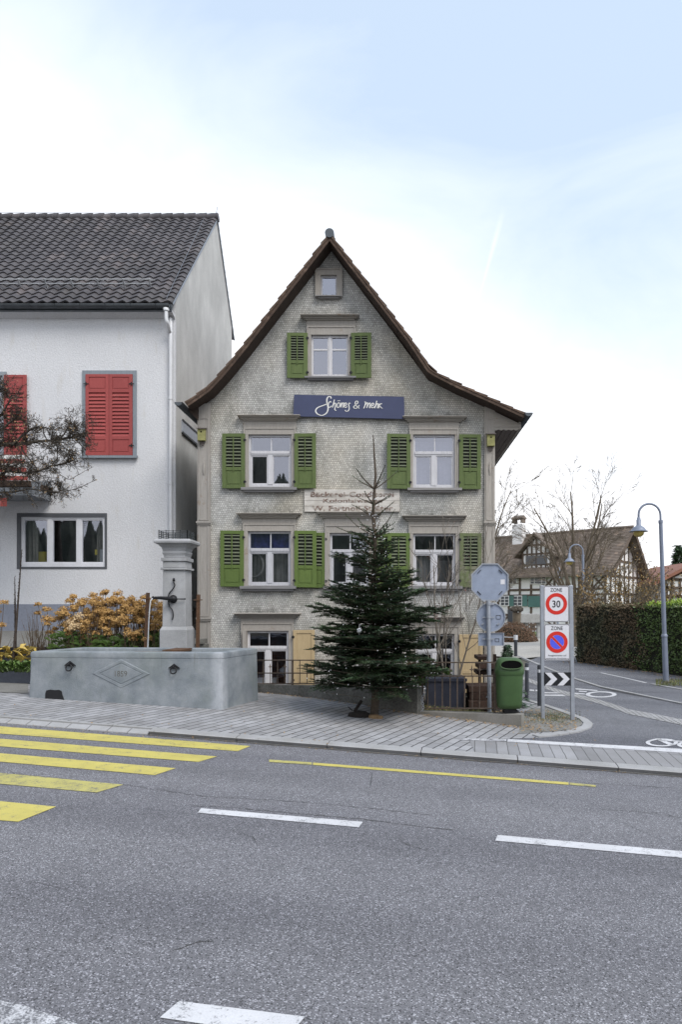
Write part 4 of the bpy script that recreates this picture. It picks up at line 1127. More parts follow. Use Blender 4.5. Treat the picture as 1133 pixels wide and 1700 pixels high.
# little weathercock-like finial on the right eave
# ------------------------------------------------------------------ the white house
WY = 16.0
wx = lambda u, y=WY: fx(u, y)
wz = lambda v, y=WY: fz(v, y)
xg = wx(291)
wh = thing('white_house', (-8, WY + 3, 0), 'white rendered house with red shutters and a dark tiled roof', 'house')
XL = -13.5
winL = (wx(34), wx(174), wz(941), wz(858)); winJ = (wx(143), wx(221), wz(757), wz(622)); winK = (wx(-62), wx(5), wz(757), wz(624))
sheet([(XL, -.6), (xg, -.6), (xg, 8.9), (XL, 8.9)], [winL, winJ, winK], WY).build('wall', M_render, wh)
RY, RZ, BY, BZ = 19.74, 12.96, 21.57, 10.62
g = [(WY, -.6), (WY, 8.92), (RY, RZ - .09), (BY, BZ - .09), (BY, -.6)]
MB().add([(xg, y, z) for y, z in g], [(0, 1, 2, 3, 4)][::1]).build('gable_wall', M_gable, wh)
MB().add([(XL, y, z) for y, z in g] + [(xg, BY, -.6), (xg, BY, BZ)], [(4, 3, 2, 1, 0), (4, 5, 6, 3)]).build('rear_wall', M_render, wh)
m = MB(); m.box(XL, xg + .003, WY - .02, WY + .05, -.6, wz(1003)); m.build('plinth', M_plinth, wh)
m = MB(); m.box(xg - .05, xg + .004, WY - .004, WY + .05, wz(1002), 8.45); m.build('corner_bead', M_render, wh)
EY = 15.75; sl = (RZ - 9.01) / (RY - WY)
ez = 9.01 + sl * (EY - WY)
m = MB(); m.hexa([(XL, EY + .03, 8.57), (xg - .002, EY + .03, 8.57), (xg - .002, WY + .02, 8.48), (XL, WY + .02, 8.48), (XL, EY + .03, 8.61), (xg - .002, EY + .03, 8.61), (xg - .002, WY + .02, 8.55), (XL, WY + .02, 8.55)]); m.build('soffit', M_render, wh)
m = MB(); m.box(XL, xg - .004, EY + .0, EY + .028, 8.56, ez - .02); m.build('fascia', M_gutter, wh)
# tiles: pantile-like field, one mesh
def tilefield(x0, x1, A, B, rows, tw, hz, seed, nx=6, prof=1):
    """A, B = (y, z) of eave and ridge"""
    r = random.Random(seed); m = MB(); cols = int((x1 - x0) / tw); tw = (x1 - x0) / cols
    d = Vector((B[0] - A[0], B[1] - A[1])); L = d.length; d /= L; n = Vector((-d.y, d.x))
    if n.y < 0: n = -n
    rh = L / rows
    for j in range(rows):
        off = (j % 2) * tw * .0
        vs = []
        js = r.uniform(-.006, .006)
        xsn = cols * nx + 1
        jit = [r.uniform(-.007, .007) for _ in range(cols + 1)]
        for lvl in range(3):
            for i in range(xsn):
                t = (i / nx) % 1.0; cidx = min(i // nx, cols)
                wv = .5 - .5 * math.cos(2 * math.pi * t) if prof else 0
                wv = (t / .72) if t < .72 else (1 - t) / .28
                wv = wv * wv * (3 - 2 * wv)
                e = jit[cidx]
                if lvl == 0: s_, h = j * rh - .05 + e + .03 * wv, hz * wv + .004
                elif lvl == 1: s_, h = j * rh - .05 + e + .03 * wv, hz * wv + .044
                else: s_, h = (j + 1) * rh, hz * wv + .010
                p = Vector(A) + d * s_ + n * h
                vs.append((x0 + i * tw / nx + off, p.x, p.y))
        fs = [(l * xsn + i, l * xsn + i + 1, (l + 1) * xsn + i + 1, (l + 1) * xsn + i) for l in range(2) for i in range(xsn - 1)]
        m.add(vs, fs, False)
    return m
tilefield(XL, xg + .02, (EY, ez), (RY, RZ), 24, .255, .044, 3).build('roof_tiles', M_tile, wh)
tilefield(XL, xg + .03, (BY + .25, BZ - .33), (RY, RZ), 12, .235, .04, 4).build('roof_tiles', M_tile, wh)
m = MB()
for i in range(26):
    x = xg + .05 - i * .33; m.tube([(x, RY, RZ + .03 + .012), (x - .36, RY, RZ + .02)], [.125, .105], 10)
m.build('ridge_tiles', M_tile, wh)
m = MB()
for (a, b) in (((EY, ez - .005), (RY, RZ)), ((RY, RZ), (BY + .25, BZ - .33))):
    d = Vector((0, b[0] - a[0], b[1] - a[1])).normalized(); nrm = Vector((0, -d.z, d.y)); 
    if nrm.z < 0: nrm = -nrm
    m.obox(Vector((xg + .018, (a[0] + b[0]) / 2, (a[1] + b[1]) / 2)) - nrm * .01, (.010, 0, 0), d * (Vector(b) - Vector(a)).length / 2, nrm * .024)
m.build('verge_flashing', M_zinc, wh)
def gutx(x0, x1, y, z, r):
    m = MB(); n = 10; vs = []; q = n + 1
    for x in (x0, x1):
        for rr in (r, r - .008):
            for k in range(q):
                an = math.pi + math.pi * k / n; vs.append((x, y + rr * math.cos(an), z + rr * math.sin(an)))
    fs = []
    for k in range(n): fs += [(k, 2 * q + k, 2 * q + k + 1, k + 1), (q + k, q + k + 1, 3 * q + k + 1, 3 * q + k), (k, k + 1, q + k + 1, q + k), (2 * q + k, 3 * q + k, 3 * q + k + 1, 2 * q + k + 1)]
    m.add(vs, fs, True)
    m.prism([], 0, 0) if False else None
    m.add([(x1 - .002, y + r * math.cos(math.pi + math.pi * k / n), z + r * math.sin(math.pi + math.pi * k / n)) for k in range(q)], [tuple(range(q))])
    x = x1 - .3
    while x > x0: m.tube([(x, y - r - .004, z), (x, y - r * .7, z - r * .72), (x, y, z - r - .005), (x, y + r * .7, z - r * .7)], .010, 5); x -= .58
    return m
gz = wz(508, EY - .04)
gutx(XL, xg - .03, EY - .05, gz + .02, .085).build('gutter', M_gutter, wh)
m = MB(); px = wx(276, 15.7)
m.lathe([(.06, .0), (.075, .06), (.05, -.0)], (px, EY - .05, gz - .12), 10)
m.tube(spl([(px, EY - .05, gz - .08), (px, EY - .05, wz(526, 15.6)), (px + .02, EY - .02, wz(536, 15.7)), (wx(284), WY - .10, wz(556)), (wx(285), WY - .075, wz(570)), (wx(285), WY - .075, .9)], 5), .042, 10)
for v in (665, 805): m.tube([(wx(285), WY - .075, wz(v)), (wx(285), WY - .075, wz(v) + .06)], .05, 10)
m.build('downpipe', M_pipe, wh)
m = MB()
rp = lambda y, h: (y - h * .73, 9.01 + sl * (y - WY) + h * .68)
y0 = 16.30
for h in (.10, .20):
    a = rp(y0, h + .03); m.tube([(XL, a[0], a[1]), (wx(247), a[0], a[1])], .014, 5)
x = wx(244)
while x > XL:
    a, b, c = rp(y0, .02), rp(y0, .25), rp(y0 + .28, .05)
    m.bar((x, a[0], a[1]), (x, b[0], b[1]), .036, .02, (1, 0, 0)); m.bar((x, b[0], b[1]), (x, c[0], c[1]), .02, .01, (1, 0, 0)); x -= .62
m.build('snow_guard', M_rail_grey, wh)
m = MB(); a, b = rp(RY - .1, .07), rp(EY + .05, .07); m.tube([(wx(341, RY), a[0], a[1]), (wx(276, EY), b[0], b[1])], .006, 4); m.tube([(XL, RY, RZ + .19), (xg, RY, RZ + .17)], .006, 4); m.tube([(xg - .05, RY, RZ), (xg + .02, RY, RZ + .35)], .008, 4); m.build('lightning_wire', M_zinc, wh)
def ring_frame(m, x0, x1, z0, z1, wl_, wr, wb, wt, y0, y1):
    m.box(x0 - wl_, x0, y0, y1, z0 - wb, z1 + wt); m.box(x1, x1 + wr, y0, y1, z0 - wb, z1 + wt); m.box(x0, x1, y0, y1, z0 - wb, z0); m.box(x0, x1, y0, y1, z1, z1 + wt)
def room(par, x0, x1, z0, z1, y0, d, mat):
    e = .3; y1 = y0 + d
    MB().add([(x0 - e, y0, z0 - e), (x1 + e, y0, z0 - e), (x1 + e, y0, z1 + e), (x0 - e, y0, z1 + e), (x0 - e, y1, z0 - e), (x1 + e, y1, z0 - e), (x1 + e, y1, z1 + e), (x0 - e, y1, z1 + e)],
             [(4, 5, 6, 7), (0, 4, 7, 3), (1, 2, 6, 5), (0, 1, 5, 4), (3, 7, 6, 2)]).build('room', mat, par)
for k, (wn, lab) in enumerate(((winJ, 'window closed by two red shutters'), (winK, 'window with its red shutter folded open'))):
    m = MB(); ring_frame(m, *wn, .085, .085, .05, .09, WY - .03, WY + .10); m.box(wn[0] - .12, wn[1] + .12, WY - .09, WY - .031, wn[2] - .06, wn[2] - .005)
    win = m.build('window', M_casing, wh); win['label'] = lab
    m = MB(); ring_frame(m, wn[0] + .06, wn[1] - .06, wn[2] + .06, wn[3] - .06, .06, .06, .06, .06, WY + .04, WY + .09); mz = (wn[0] + wn[1]) / 2; m.box(mz - .04, mz + .04, WY + .035, WY + .09, wn[2] + .06, wn[3] - .06); m.box(wn[0] + .06, wn[1] - .06, WY + .045, WY + .085, wn[3] - .5, wn[3] - .46); m.build('sash', M_white_pvc, win)
    m = MB(); pane_quads(m, wn[0], mz, wn[2], wn[3], WY + .07, .002); pane_quads(m, mz, wn[1], wn[2], wn[3], WY + .07, .002); m.build('pane', M_glass_new, win)
    room(win, *wn, WY + .11, .8, M_dark)
def red_shutter(x0, x1, z0, z1, y1, hx):
    y0 = y1 - .035; st = .075; H = z1 - z0; m = MB()
    bands = [(0, .035), (.195, .235), (.775, .815), (.965, 1.0)]
    m.box(x0, x0 + st, y0, y1, z0, z1); m.box(x1 - st, x1, y0, y1, z0, z1)
    for a, b in bands: m.box(x0 + st, x1 - st, y0 + .001, y1, z0 + H * a, z0 + H * b)
    for a, b in ((.035, .195), (.815, .965)):
        m.box(x0 + st, x1 - st, y0 + .013, y1 - .005, z0 + H * a, z0 + H * b); m.box(x0 + st + .025, x1 - st - .025, y0 + .006, y0 + .013, z0 + H * a + .025, z0 + H * b - .025)
    n = 12; a, b = z0 + H * .235, z0 + H * .775
    for i in range(n):
        z = a + (b - a) * (i + .5) / n; h = (b - a) / n * .62
        m.hexa([(x0 + st - .004, y0 + .003, z - h), (x1 - st + .004, y0 + .003, z - h), (x1 - st + .004, y1, z + h * .55), (x0 + st - .004, y1, z + h * .55),
                (x0 + st - .004, y0 + .003, z - h + .012), (x1 - st + .004, y0 + .003, z - h + .012), (x1 - st + .004, y1, z + h * .55 + .012), (x0 + st - .004, y1, z + h * .55 + .012)])
    o = m.build('shutter', M_red, wh, .003)
    for z in (z0 + H * .12, z0 + H * .88):
        m = MB(); m.bar((hx - .06, y0 - .006, z), (hx + .06, y0 - .006, z), .02, .01); m.tube([(hx, y0 - .012, z - .04), (hx, y0 - .012, z + .04)], .012, 6); m.build('hinge', M_iron, o)
mj = (winJ[0] + winJ[1]) / 2
red_shutter(winJ[0] + .004, mj - .003, winJ[2] + .005, winJ[3] - .005, WY - .02, winJ[0] + .02); red_shutter(mj + .003, winJ[1] - .004, winJ[2] + .005, winJ[3] - .005, WY - .02, winJ[1] - .02)
red_shutter(wx(9), wx(46), wz(757), wz(624), WY - .045, wx(10))
# long ground floor window
m = MB(); ring_frame(m, *winL, .085, .05, .05, .085, WY - .012, WY + .16); win = m.build('window', M_surround, wh); win['label'] = 'wide three light window in a dark surround'
m = MB(); x0, x1, z0, z1 = winL; f = .055
ring_frame(m, x0 + f, x1 - f, z0 + .09, z1 - f, f, f, .09, f, WY + .02, WY + .09)
cuts = [wx(38), wx(78), wx(85.5), wx(126.5), wx(134), wx(172)]
for a, b in ((cuts[1], cuts[2]), (cuts[3], cuts[4])): m.box(a, b, WY + .02, WY + .09, z0 + .09, z1 - f)
for a, b in ((cuts[0], cuts[1]), (cuts[2], cuts[3]), (cuts[4], cuts[5])): ring_frame(m, a + .02, b - .02, z0 + .115, z1 - f - .025, .02, .02, .024, .024, WY + .03, WY + .08)
m.build('sash', M_white_pvc, win)
m = MB()
for a, b in ((cuts[0], cuts[1]), (cuts[2], cuts[3]), (cuts[4], cuts[5])): pane_quads(m, a, b, z0 + .1, z1 - f, WY + .06, .0012)
m.build('pane', M_glass_new, win)
room(win, *winL, WY + .17, 2.5, M_room)
m = MB(); drapery(m, x0, x0 + .28, z0, z1, WY + .25, 3, .03); m.build('curtain', M_curtain, win); m = MB(); drapery(m, x1 - .30, x1, z0, z1, WY + .25, 3, .03); m.build('curtain', M_curtain, win)
m = MB(); m.box(wx(52), wx(64), WY + .3, WY + .45, z0 + .05, wz(914)); m.box(wx(73), wx(77), WY + .2, WY + .21, wz(925), wz(912)); m.box(wx(151), wx(155), WY + .2, WY + .21, wz(920), wz(911)); m.build('display_goods', M_note, win)
m = MB(); m.box(wx(160), wx(171), WY + .2, WY + .22, z0 + .1, wz(911)); m.build('poster', M_paper, win)
# porch canopy with striped blind at the far left
m = MB(); c0, c1 = wx(-120, 15.1), wx(52, 15.1)
m.box(c0, c1, 15.05, WY, wz(808, 15.1), wz(799, 15.1)); m.build('porch_canopy', M_barge, wh)
m = MB(); a = wx(82, 15.9); m.add([(c1 + .004, 15.08, wz(800, 15.1)), (a, 15.96, wz(806, 15.9)), (a, 15.96, wz(828, 15.9)), (c1 + .004, 15.12, wz(815, 15.1)), (c1 + .004, 15.96, wz(797, 15.9)), (c1 + .004, 15.96, wz(828, 15.9))], [(0, 1, 4), (0, 3, 2, 1), (3, 5, 2), (1, 2, 5, 4)])
m.box(c0, c1, 15.10, 15.96, wz(822, 15.1), wz(809, 15.1)); m.build('canopy_flashing', M_zinc, wh)
for i in range(6):
    v0 = 755 + i * 7
    m = MB(); m.box(c0, wx(46 + i, 15.8), 15.62 - .0 * i, 15.66, wz(v0 + 7, 15.6) + .004, wz(v0, 15.6)); m.build('blind_stripe', M_fabric_r if i % 2 else M_fabric_w, wh)
for i in range(9):
    b = wx(12, 15.1) - i * .15
    m = MB(); m.box(b - .15, b, 15.07, 15.075, wz(841, 15.1), wz(827, 15.1)); m.build('valance_stripe', M_fabric_w if i % 2 else M_fabric_r, wh)
# metal panel on the narrow side
m = MB(); ax = xg + .03
pts = [P(297, 697, 16.45), P(325, 721.5, 17.83), P(325, 741, 17.83), P(297, 717.5, 16.45)]
q = [Vector((ax, p.y, p.z)) for p in pts]; m.add(q + [p - Vector((.05, 0, 0)) for p in q], [(0, 1, 2, 3), (0, 4, 5, 1), (3, 2, 6, 7), (0, 3, 7, 4), (1, 5, 6, 2)]); m.build('vent_panel', M_galv, wh)
m = MB(); m.bar(q[0], q[1], .05, .02, (1, 0, 0)); m.bar(q[3], q[2], .05, .02, (1, 0, 0)); m.build('panel_rail', M_iron, wh)

# ------------------------------------------------------------------ garden bed at the foot of the white house
def Zb(x, y): return .46 + (y - 13.8) * .33
bk0, bk1 = hit(-80, 1117), hit(60, 1126)
bl_ = [(bk0.x - 3, bk0.y + .15), (bk0.x, bk0.y), (bk1.x, bk1.y), (-4.75, bk1.y - .1), (-4.45, 13.9), (-4.45, 15.0), (-14, 15.0), (-14, bk0.y + .2)]
struct(drape(bl_, 0, .5, Zb).build('garden_soil', M_soil), 'dark soil of the raised flower bed by the white house', 'soil')
struct(drape([(-14, 15.0), (-4.42, 15.0), (-4.42, 16.02), (-14, 16.02)], .004, .5, Zb).build('forecourt', M_fine_gravel), 'grey gravel strip along the wall of the white house', 'path')
m = MB(); e = MB()
P0 = Vector((bk0.x - 3, bk0.y + .15)); pts = [P0, Vector((bk0.x, bk0.y)), Vector((bk1.x, bk1.y)), Vector((-4.7, bk1.y - .1))]
for a, b in zip(pts[:-1], pts[1:]):
    n = Vector((-(b - a).y, (b - a).x)).normalized() * .12
    c = [a, b, b + n, a + n]
    m.hexa([(p.x, p.y, -.3) for p in c] + [(p.x, p.y, Zb(p.x, p.y) + .03) for p in c])
tag(m.build('bed_kerb', M_concrete), 'dark concrete edging of the flower bed behind the stone trough', 'kerb')['kind'] = 'structure'
m = MB(); m.box(-4.46, -4.36, 13.8, 15.9, -.3, .75); m.box(-4.36, -4.0, 14.5, 14.7, -.2, .95); m.box(-4.4, -4.05, 14.45, 14.75, .96, 1.06)
tag(m.build('bed_wall', M_concrete_rough), 'rough low wall closing the bed in the gap between the houses', 'wall')

# ------------------------------------------------------------------ fountain
ft = thing('stone_fountain', tuple(hit(240, 1165)), 'grey stone trough fountain dated 1859 with a tall square pillar', 'fountain')
FL, FR, BR = hit(47, 1158), hit(368, 1178.6), hit(431, 1162)
BR = FR + (BR - FR) * .97; BL = FL + BR - FR
ZT = 1.0
def lerp4(u, v, base=(FL, FR, BR, BL)):      # u along the front, v to the back
    a, b, c, d = base; return (a.lerp(b, u)).lerp(d.lerp(c, u), v)
Lf, Ld = (FR - FL).length, (BR - FR).length
tu, tv = .17 / Lf, .17 / Ld
def trough():
    m = MB()
    ru, rv = .06 / Lf, .06 / Ld
    cor = []
    for (cu, cv) in ((0, 0), (1, 0), (1, 1), (0, 1)):
        su, sv = (1 if cu == 0 else -1), (1 if cv == 0 else -1)
        arc = []
        for k in range(6):
            an = k / 5 * math.pi / 2
            arc.append((cu + su * ru * (1 - math.sin(an)), cv + sv * rv * (1 - math.cos(an))))
        if (cu, cv) in ((1, 0), (0, 1)): arc = arc[::-1]
        # order so the outline runs counter-clockwise
        cor.append(arc)
    o_ = []
    o_ += sorted(cor[0], key=lambda p: -p[1]) + sorted(cor[1], key=lambda p: p[1]) + sorted(cor[2], key=lambda p: p[1]) + sorted(cor[3], key=lambda p: -p[1])
    n = len(o_)
    def ringz(inset, z, ground=False):
        vs = []
        for (a, b) in o_:
            a2 = .5 + (a - .5) * (1 - 2 * inset / Lf); b2 = .5 + (b - .5) * (1 - 2 * inset / Ld)
            p = lerp4(a2, b2); zz = (p.z - .06) if ground else z
            vs.append((p.x, p.y, zz))
        return vs
    rings = [ringz(-.012, 0, True), ringz(.0, .55), ringz(.005, ZT - .115), ringz(.012, ZT - .109), ringz(.004, ZT - .102), ringz(.0, ZT - .04), ringz(.008, ZT - .014), ringz(.03, ZT), ringz(.14, ZT), ringz(.16, ZT - .015), ringz(.175, ZT - .10), ringz(.20, .45)]
    vs = sum(rings, []); fs = []
    for j in range(len(rings) - 1):
        for i in range(n): fs.append((j * n + i, j * n + (i + 1) % n, (j + 1) * n + (i + 1) % n, (j + 1) * n + i))
    fs.append(tuple((len(rings) - 1) * n + i for i in range(n)))
    return m.add(vs, fs, True)
tr = trough().build('trough', M_stone, ft)
md = tr.modifiers.new('es', 'EDGE_SPLIT'); md.split_angle = R_(35)
wv = []
for a, b in ((tu, tv), (1 - tu, tv), (1 - tu, 1 - tv), (tu, 1 - tv)): p = lerp4(a, b); wv.append((p.x, p.y, ZT - .085))
MB().add(wv, [(0, 1, 2, 3)]).build('basin_water', M_water, ft)
ex = (FR - FL); ex.z = 0; ex.normalize(); en = Vector((ex.y, -ex.x, 0))    # outward normal of the front
def front(u, v):                              # point of the front face seen at u, v
    a, b = (u - PU) / FPX, (v - PV) / FPX
    d = FL.dot(en) / (Vector((a, 1, 0)).dot(en)); return Vector((a * d, d, CAMZ - b * d))
zv = Vector((0, 0, 1))
# carved lozenge with the year
m = MB()
def loz(c, hw, hh): return [c - ex * hw, c - zv * hh, c + ex * hw, c + zv * hh]
cc = front(201, 1118.5)
def lozring(m, w0, h0, w1, h1, t0, t1):
    a, b = loz(cc, w0, h0), loz(cc, w1, h1)
    vs = [p + en * t0 for p in a] + [p + en * t1 for p in b]
    m.add(vs, [(i, (i + 1) % 4, (i + 1) % 4 + 4, i + 4) for i in range(4)])
lozring(m, .50, .245, .475, .228, .001, .010); lozring(m, .475, .228, .385, .185, .010, .009); lozring(m, .385, .185, .372, .176, .009, .001); lozring(m, .372, .176, .345, .162, .001, .009)
a = loz(cc, .345, .162); m.add([p + en * .009 for p in a], [(0, 1, 2, 3)])
lo = m.build('lozenge', M_stone, ft)
text_mb('1859', cc + en * .0115 - zv * .045, ex, zv, .135, .21, .0).build('year', M_concrete_rough, lo)
for (u, v) in ((116.5, 1102), (289.5, 1106.5)):
    c = front(u, v); m = MB(); k = [c - ex * .10 - zv * .028, c - zv * .005 - ex * .0 - zv * .03, c + ex * .10 - zv * .028, c + zv * .048]
    m.add([p + en * .003 for p in k] + [p + en * .022 for p in k], [(4, 5, 6, 7), (0, 1, 5, 4), (1, 2, 6, 5), (2, 3, 7, 6), (3, 0, 4, 7)])
    m.ring(c + en * .03 - zv * .005, ex, .022, .009, 10, 6); pl = m.build('ring_plate', M_iron, ft)
    m = MB(); m.ring(c + en * .045 - zv * .062, en + zv * .25, .052, .0115, 22, 7); m.build('iron_ring', M_iron, pl)
c = front(90, 1152.5); m = MB()
gp = []; rr = random.Random(3)
for x_, z_ in ((-.155, -.11), (-.15, .02), (-.13, .065), (-.06, .078), (.02, .07), (.09, .076), (.135, .055), (.15, -.01), (.175, -.075), (.20, -.11)): gp.append(c + ex * x_ + zv * (z_ + .0) + en * .016)
m.add(gp, [tuple(range(len(gp)))[::-1]]); m.build('drain_hole', M_dark, ft)
# pillar
pc = Vector((fx(296, 13.3), 13.25, 0)); px = .215
def sq(m, h0, h1, z0, z1, ch=.0):
    # square section with chamfered corners, half widths h0 (bottom) and h1 (top)
    def rg(h, z):
        c_ = h * .16 if ch else h * .04
        return [(pc.x + a, pc.y + b, z) for a, b in ((-h + c_, -h), (h - c_, -h), (h, -h + c_), (h, h - c_), (h - c_, h), (-h + c_, h), (-h, h - c_), (-h, -h + c_))]
    n = 8; return m.add(rg(h0, z0) + rg(h1, z1), [(i, (i + 1) % n, (i + 1) % n + n, i + n) for i in range(n)] + [tuple(range(n - 1, -1, -1)), tuple(range(n, 2 * n))])
pz = lambda v: fz(v, 13.05)
m = MB()
sq(m, .265, .262, -.1, pz(1046)); sq(m, .262, .225, pz(1046), pz(1040)); sq(m, .222, .212, pz(1040), pz(946.5)); sq(m, .25, .25, pz(946), pz(942.5)); sq(m, .214, .214, pz(942), pz(932)); sq(m, .24, .245, pz(931.5), pz(926)); sq(m, .20, .205, pz(925.5), pz(922))
prs = [(.205, 922), (.225, 918), (.218, 914), (.235, 909), (.285, 904.5), (.335, 902.5)]
for (a, v0), (b, v1) in zip(prs[:-1], prs[1:]): sq(m, a, b, pz(v0), pz(v1))
sq(m, .345, .352, pz(902.3), pz(899)); sq(m, .352, .33, pz(899), pz(895.5))
pil = m.build('pillar', M_pillar, ft, .006)
m = MB(); zt = pz(895.5); h = .27
for k in range(5):
    z = zt + .02 + k * .034
    cs = [(pc.x + a * h, pc.y + b * h, z) for a, b in ((-1, -1), (1, -1), (1, 1), (-1, 1), (-1, -1))]
    for a, b in zip(cs[:-1], cs[1:]): m.bar(a, b, .012, .010, (0, 0, 1))
for i in range(5):
    t = -1 + 2 * i / 4
    for a, b in ((t, -1), (t, 1), (-1, t), (1, t)): m.bar((pc.x + a * h, pc.y + b * h, zt - .002), (pc.x + a * h, pc.y + b * h, zt + .175), .012, .012, (1, 0, 0))
m.build('wire_basket', M_gutter, ft)
yfp = pc.y - .222
m = MB(); bc = Vector((fx(287, 13), yfp, fz(994.5, 13)))
m.lathe([(.075, 0), (.08, .02), (.06, .05), (.045, .08), (0, .09)], (0, 0, 0), 16)
m.v = [(bc.x + x, bc.y - z, bc.z + y) for x, y, z in m.v]
sp_ = [bc + Vector((0, -.05, 0)), bc + Vector((-.06, -.16, .01)), bc + Vector((-.16, -.30, .02)), bc + Vector((-.235, -.44, .015))]
m.tube(sp_, [.045, .036, .030, .026], 10); m.ring(sp_[-1], sp_[-1] - sp_[-2], .028, .008, 12, 6)
m.tube([bc + Vector((0, -.05, 0)), bc + Vector((.12, -.06, 0)), bc + Vector((.235, -.05, .0))], [.014, .010, .012], 6); m.lathe([(0, -.02), (.02, 0), (0, .02)], bc + Vector((.235, -.05, 0)), 8)
spout = m.build('spout', M_iron, ft)
m = MB()
def scr(px_): return [Vector((fx(u, 13), yfp - .03, fz(v, 13))) for u, v in px_]
m.tube(spl(scr([(288, 966), (290, 972), (286, 979), (281, 985), (279.5, 992)]), 6), .013, 6); m.lathe([(0, -.04), (.026, -.02), (.024, .02), (0, .04)], scr([(288.5, 962.5)])[0], 8)
m.tube(spl(scr([(279.5, 996), (281, 1006), (286, 1013), (287.5, 1022), (286, 1029)]), 6), .013, 6)
m.build('scroll_iron', M_iron, ft)
m = MB(); e0 = sp_[-1] + Vector((-.005, -.012, -.01)); jp = []
for i in range(9):
    t = i / 8; jp.append(e0 + Vector((-.055 * t ** .5, -.09 * t ** .5, -(e0.z - ZT + .08) * t ** 1.6)))
m.tube(jp, [.014, .012, .011, .011, .010, .011, .010, .012, .014], 7); m.build('water_jet', M_jet, ft)
m = MB(); c = lerp4(.52, .62); m.obox((c.x, c.y, ZT - .06), ex * .42, en * .05, zv * .018); m.obox((c.x + .35, c.y + .05, ZT - .02), ex * .16, en * .3, zv * .02)
m.build('grating', M_rust, ft)

# stakes beside the fountain
for (u0, v0, u1, v1, cv, d, lab) in ((245.5, 984, 239.5, 1070, 994, 13.75, 'rusty iron stake in the flower bed left of the fountain pillar'), (329.5, 987, 327.5, 1080, 996, 13.4, 'weathered stake standing before the house corner right of the fountain pillar')):
    a, b = P(u0, v0, d), P(u1, v1, d); b.z = min(b.z, .75)
    s_ = thing('stake', b, lab, 'stake', 'stakes beside the fountain')
    m = MB(); m.bar(b - Vector((0, 0, .5)), a, .062, .05); m.build('post', M_rust, s_)
    c = P(u0, cv, d); m = MB(); m.bar(c + Vector((-.085, -.03, 0)), c + Vector((.085, -.03, 0)), .02, .02); m.build('crossbar', M_rust, s_)
# ------------------------------------------------------------------ front yard, low wall and railing
yard = [tuple(FA.xy + Vector((-.6, .42))), tuple(FA.xy + Vector((0, .12))), tuple(FB.xy + Vector((0, .12))), tuple(FC.xy + Vector((-.05, .1))), (2.42, 14.99), (-4.2, 14.99), (-4.2, 13.2)]
struct(drape(yard, .016).build('front_yard', M_soil), 'bare soil of the narrow front yard behind the railing', 'soil')
def along(p, q, t): return p.lerp(q, t)
WT0, WT1 = P(424, 1137.5, FA.y + .05), P(694, 1141, FB.y)
m = MB(); nn = Vector((-(FB - FA).y, (FB - FA).x, 0)).normalized() * .16
n = 10; a0, b0 = FA - (FB - FA) * .05, FB + (FB - FA) * .01
for i in range(n):
    p, q = a0.lerp(b0, i / n), a0.lerp(b0, (i + 1) / n)
    zp, zq = WT0.z + (WT1.z - WT0.z) * i / n, WT0.z + (WT1.z - WT0.z) * (i + 1) / n
    if i < n: m.hexa([(p.x, p.y, p.z - .3), (q.x, q.y, q.z - .3), (q.x + nn.x, q.y + nn.y, q.z - .3), (p.x + nn.x, p.y + nn.y, p.z - .3),
                      (p.x, p.y, zp), (q.x, q.y, zq), (q.x + nn.x, q.y + nn.y, zq), (p.x + nn.x, p.y + nn.y, zp)])
lw = tag(m.build('low_wall', M_concrete_rough), 'low rough concrete wall under the left railing, behind the fir', 'wall')
KB0, KB1 = FB.copy(), FC.copy()
kt0, kt1 = P(697, 1182, KB0.y), P(866, 1187.5, KB1.y)
m = MB(); nn2 = Vector((-(KB1 - KB0).y, (KB1 - KB0).x, 0)).normalized() * .22
ps = [KB0.lerp(KB1, t) for t in (.012, .25, .5, .75, 1)]; zs2 = [kt0.z + (kt1.z - kt0.z) * t + .004 for t in (0, .25, .5, .75, 1)]
for i in range(4):
    p, q = ps[i], ps[i + 1]
    m.hexa([(p.x, p.y, p.z - .3), (q.x, q.y, q.z - .3), (q.x + nn2.x, q.y + nn2.y, q.z - .3), (p.x + nn2.x, p.y + nn2.y, p.z - .3), (p.x, p.y, zs2[i]), (q.x, q.y, zs2[i + 1]), (q.x + nn2.x, q.y + nn2.y, zs2[i + 1]), (p.x + nn2.x, p.y + nn2.y, zs2[i])])
tag(m.build('plinth_block', M_concrete), 'long pale concrete block at the foot of the right railing and bin', 'wall')
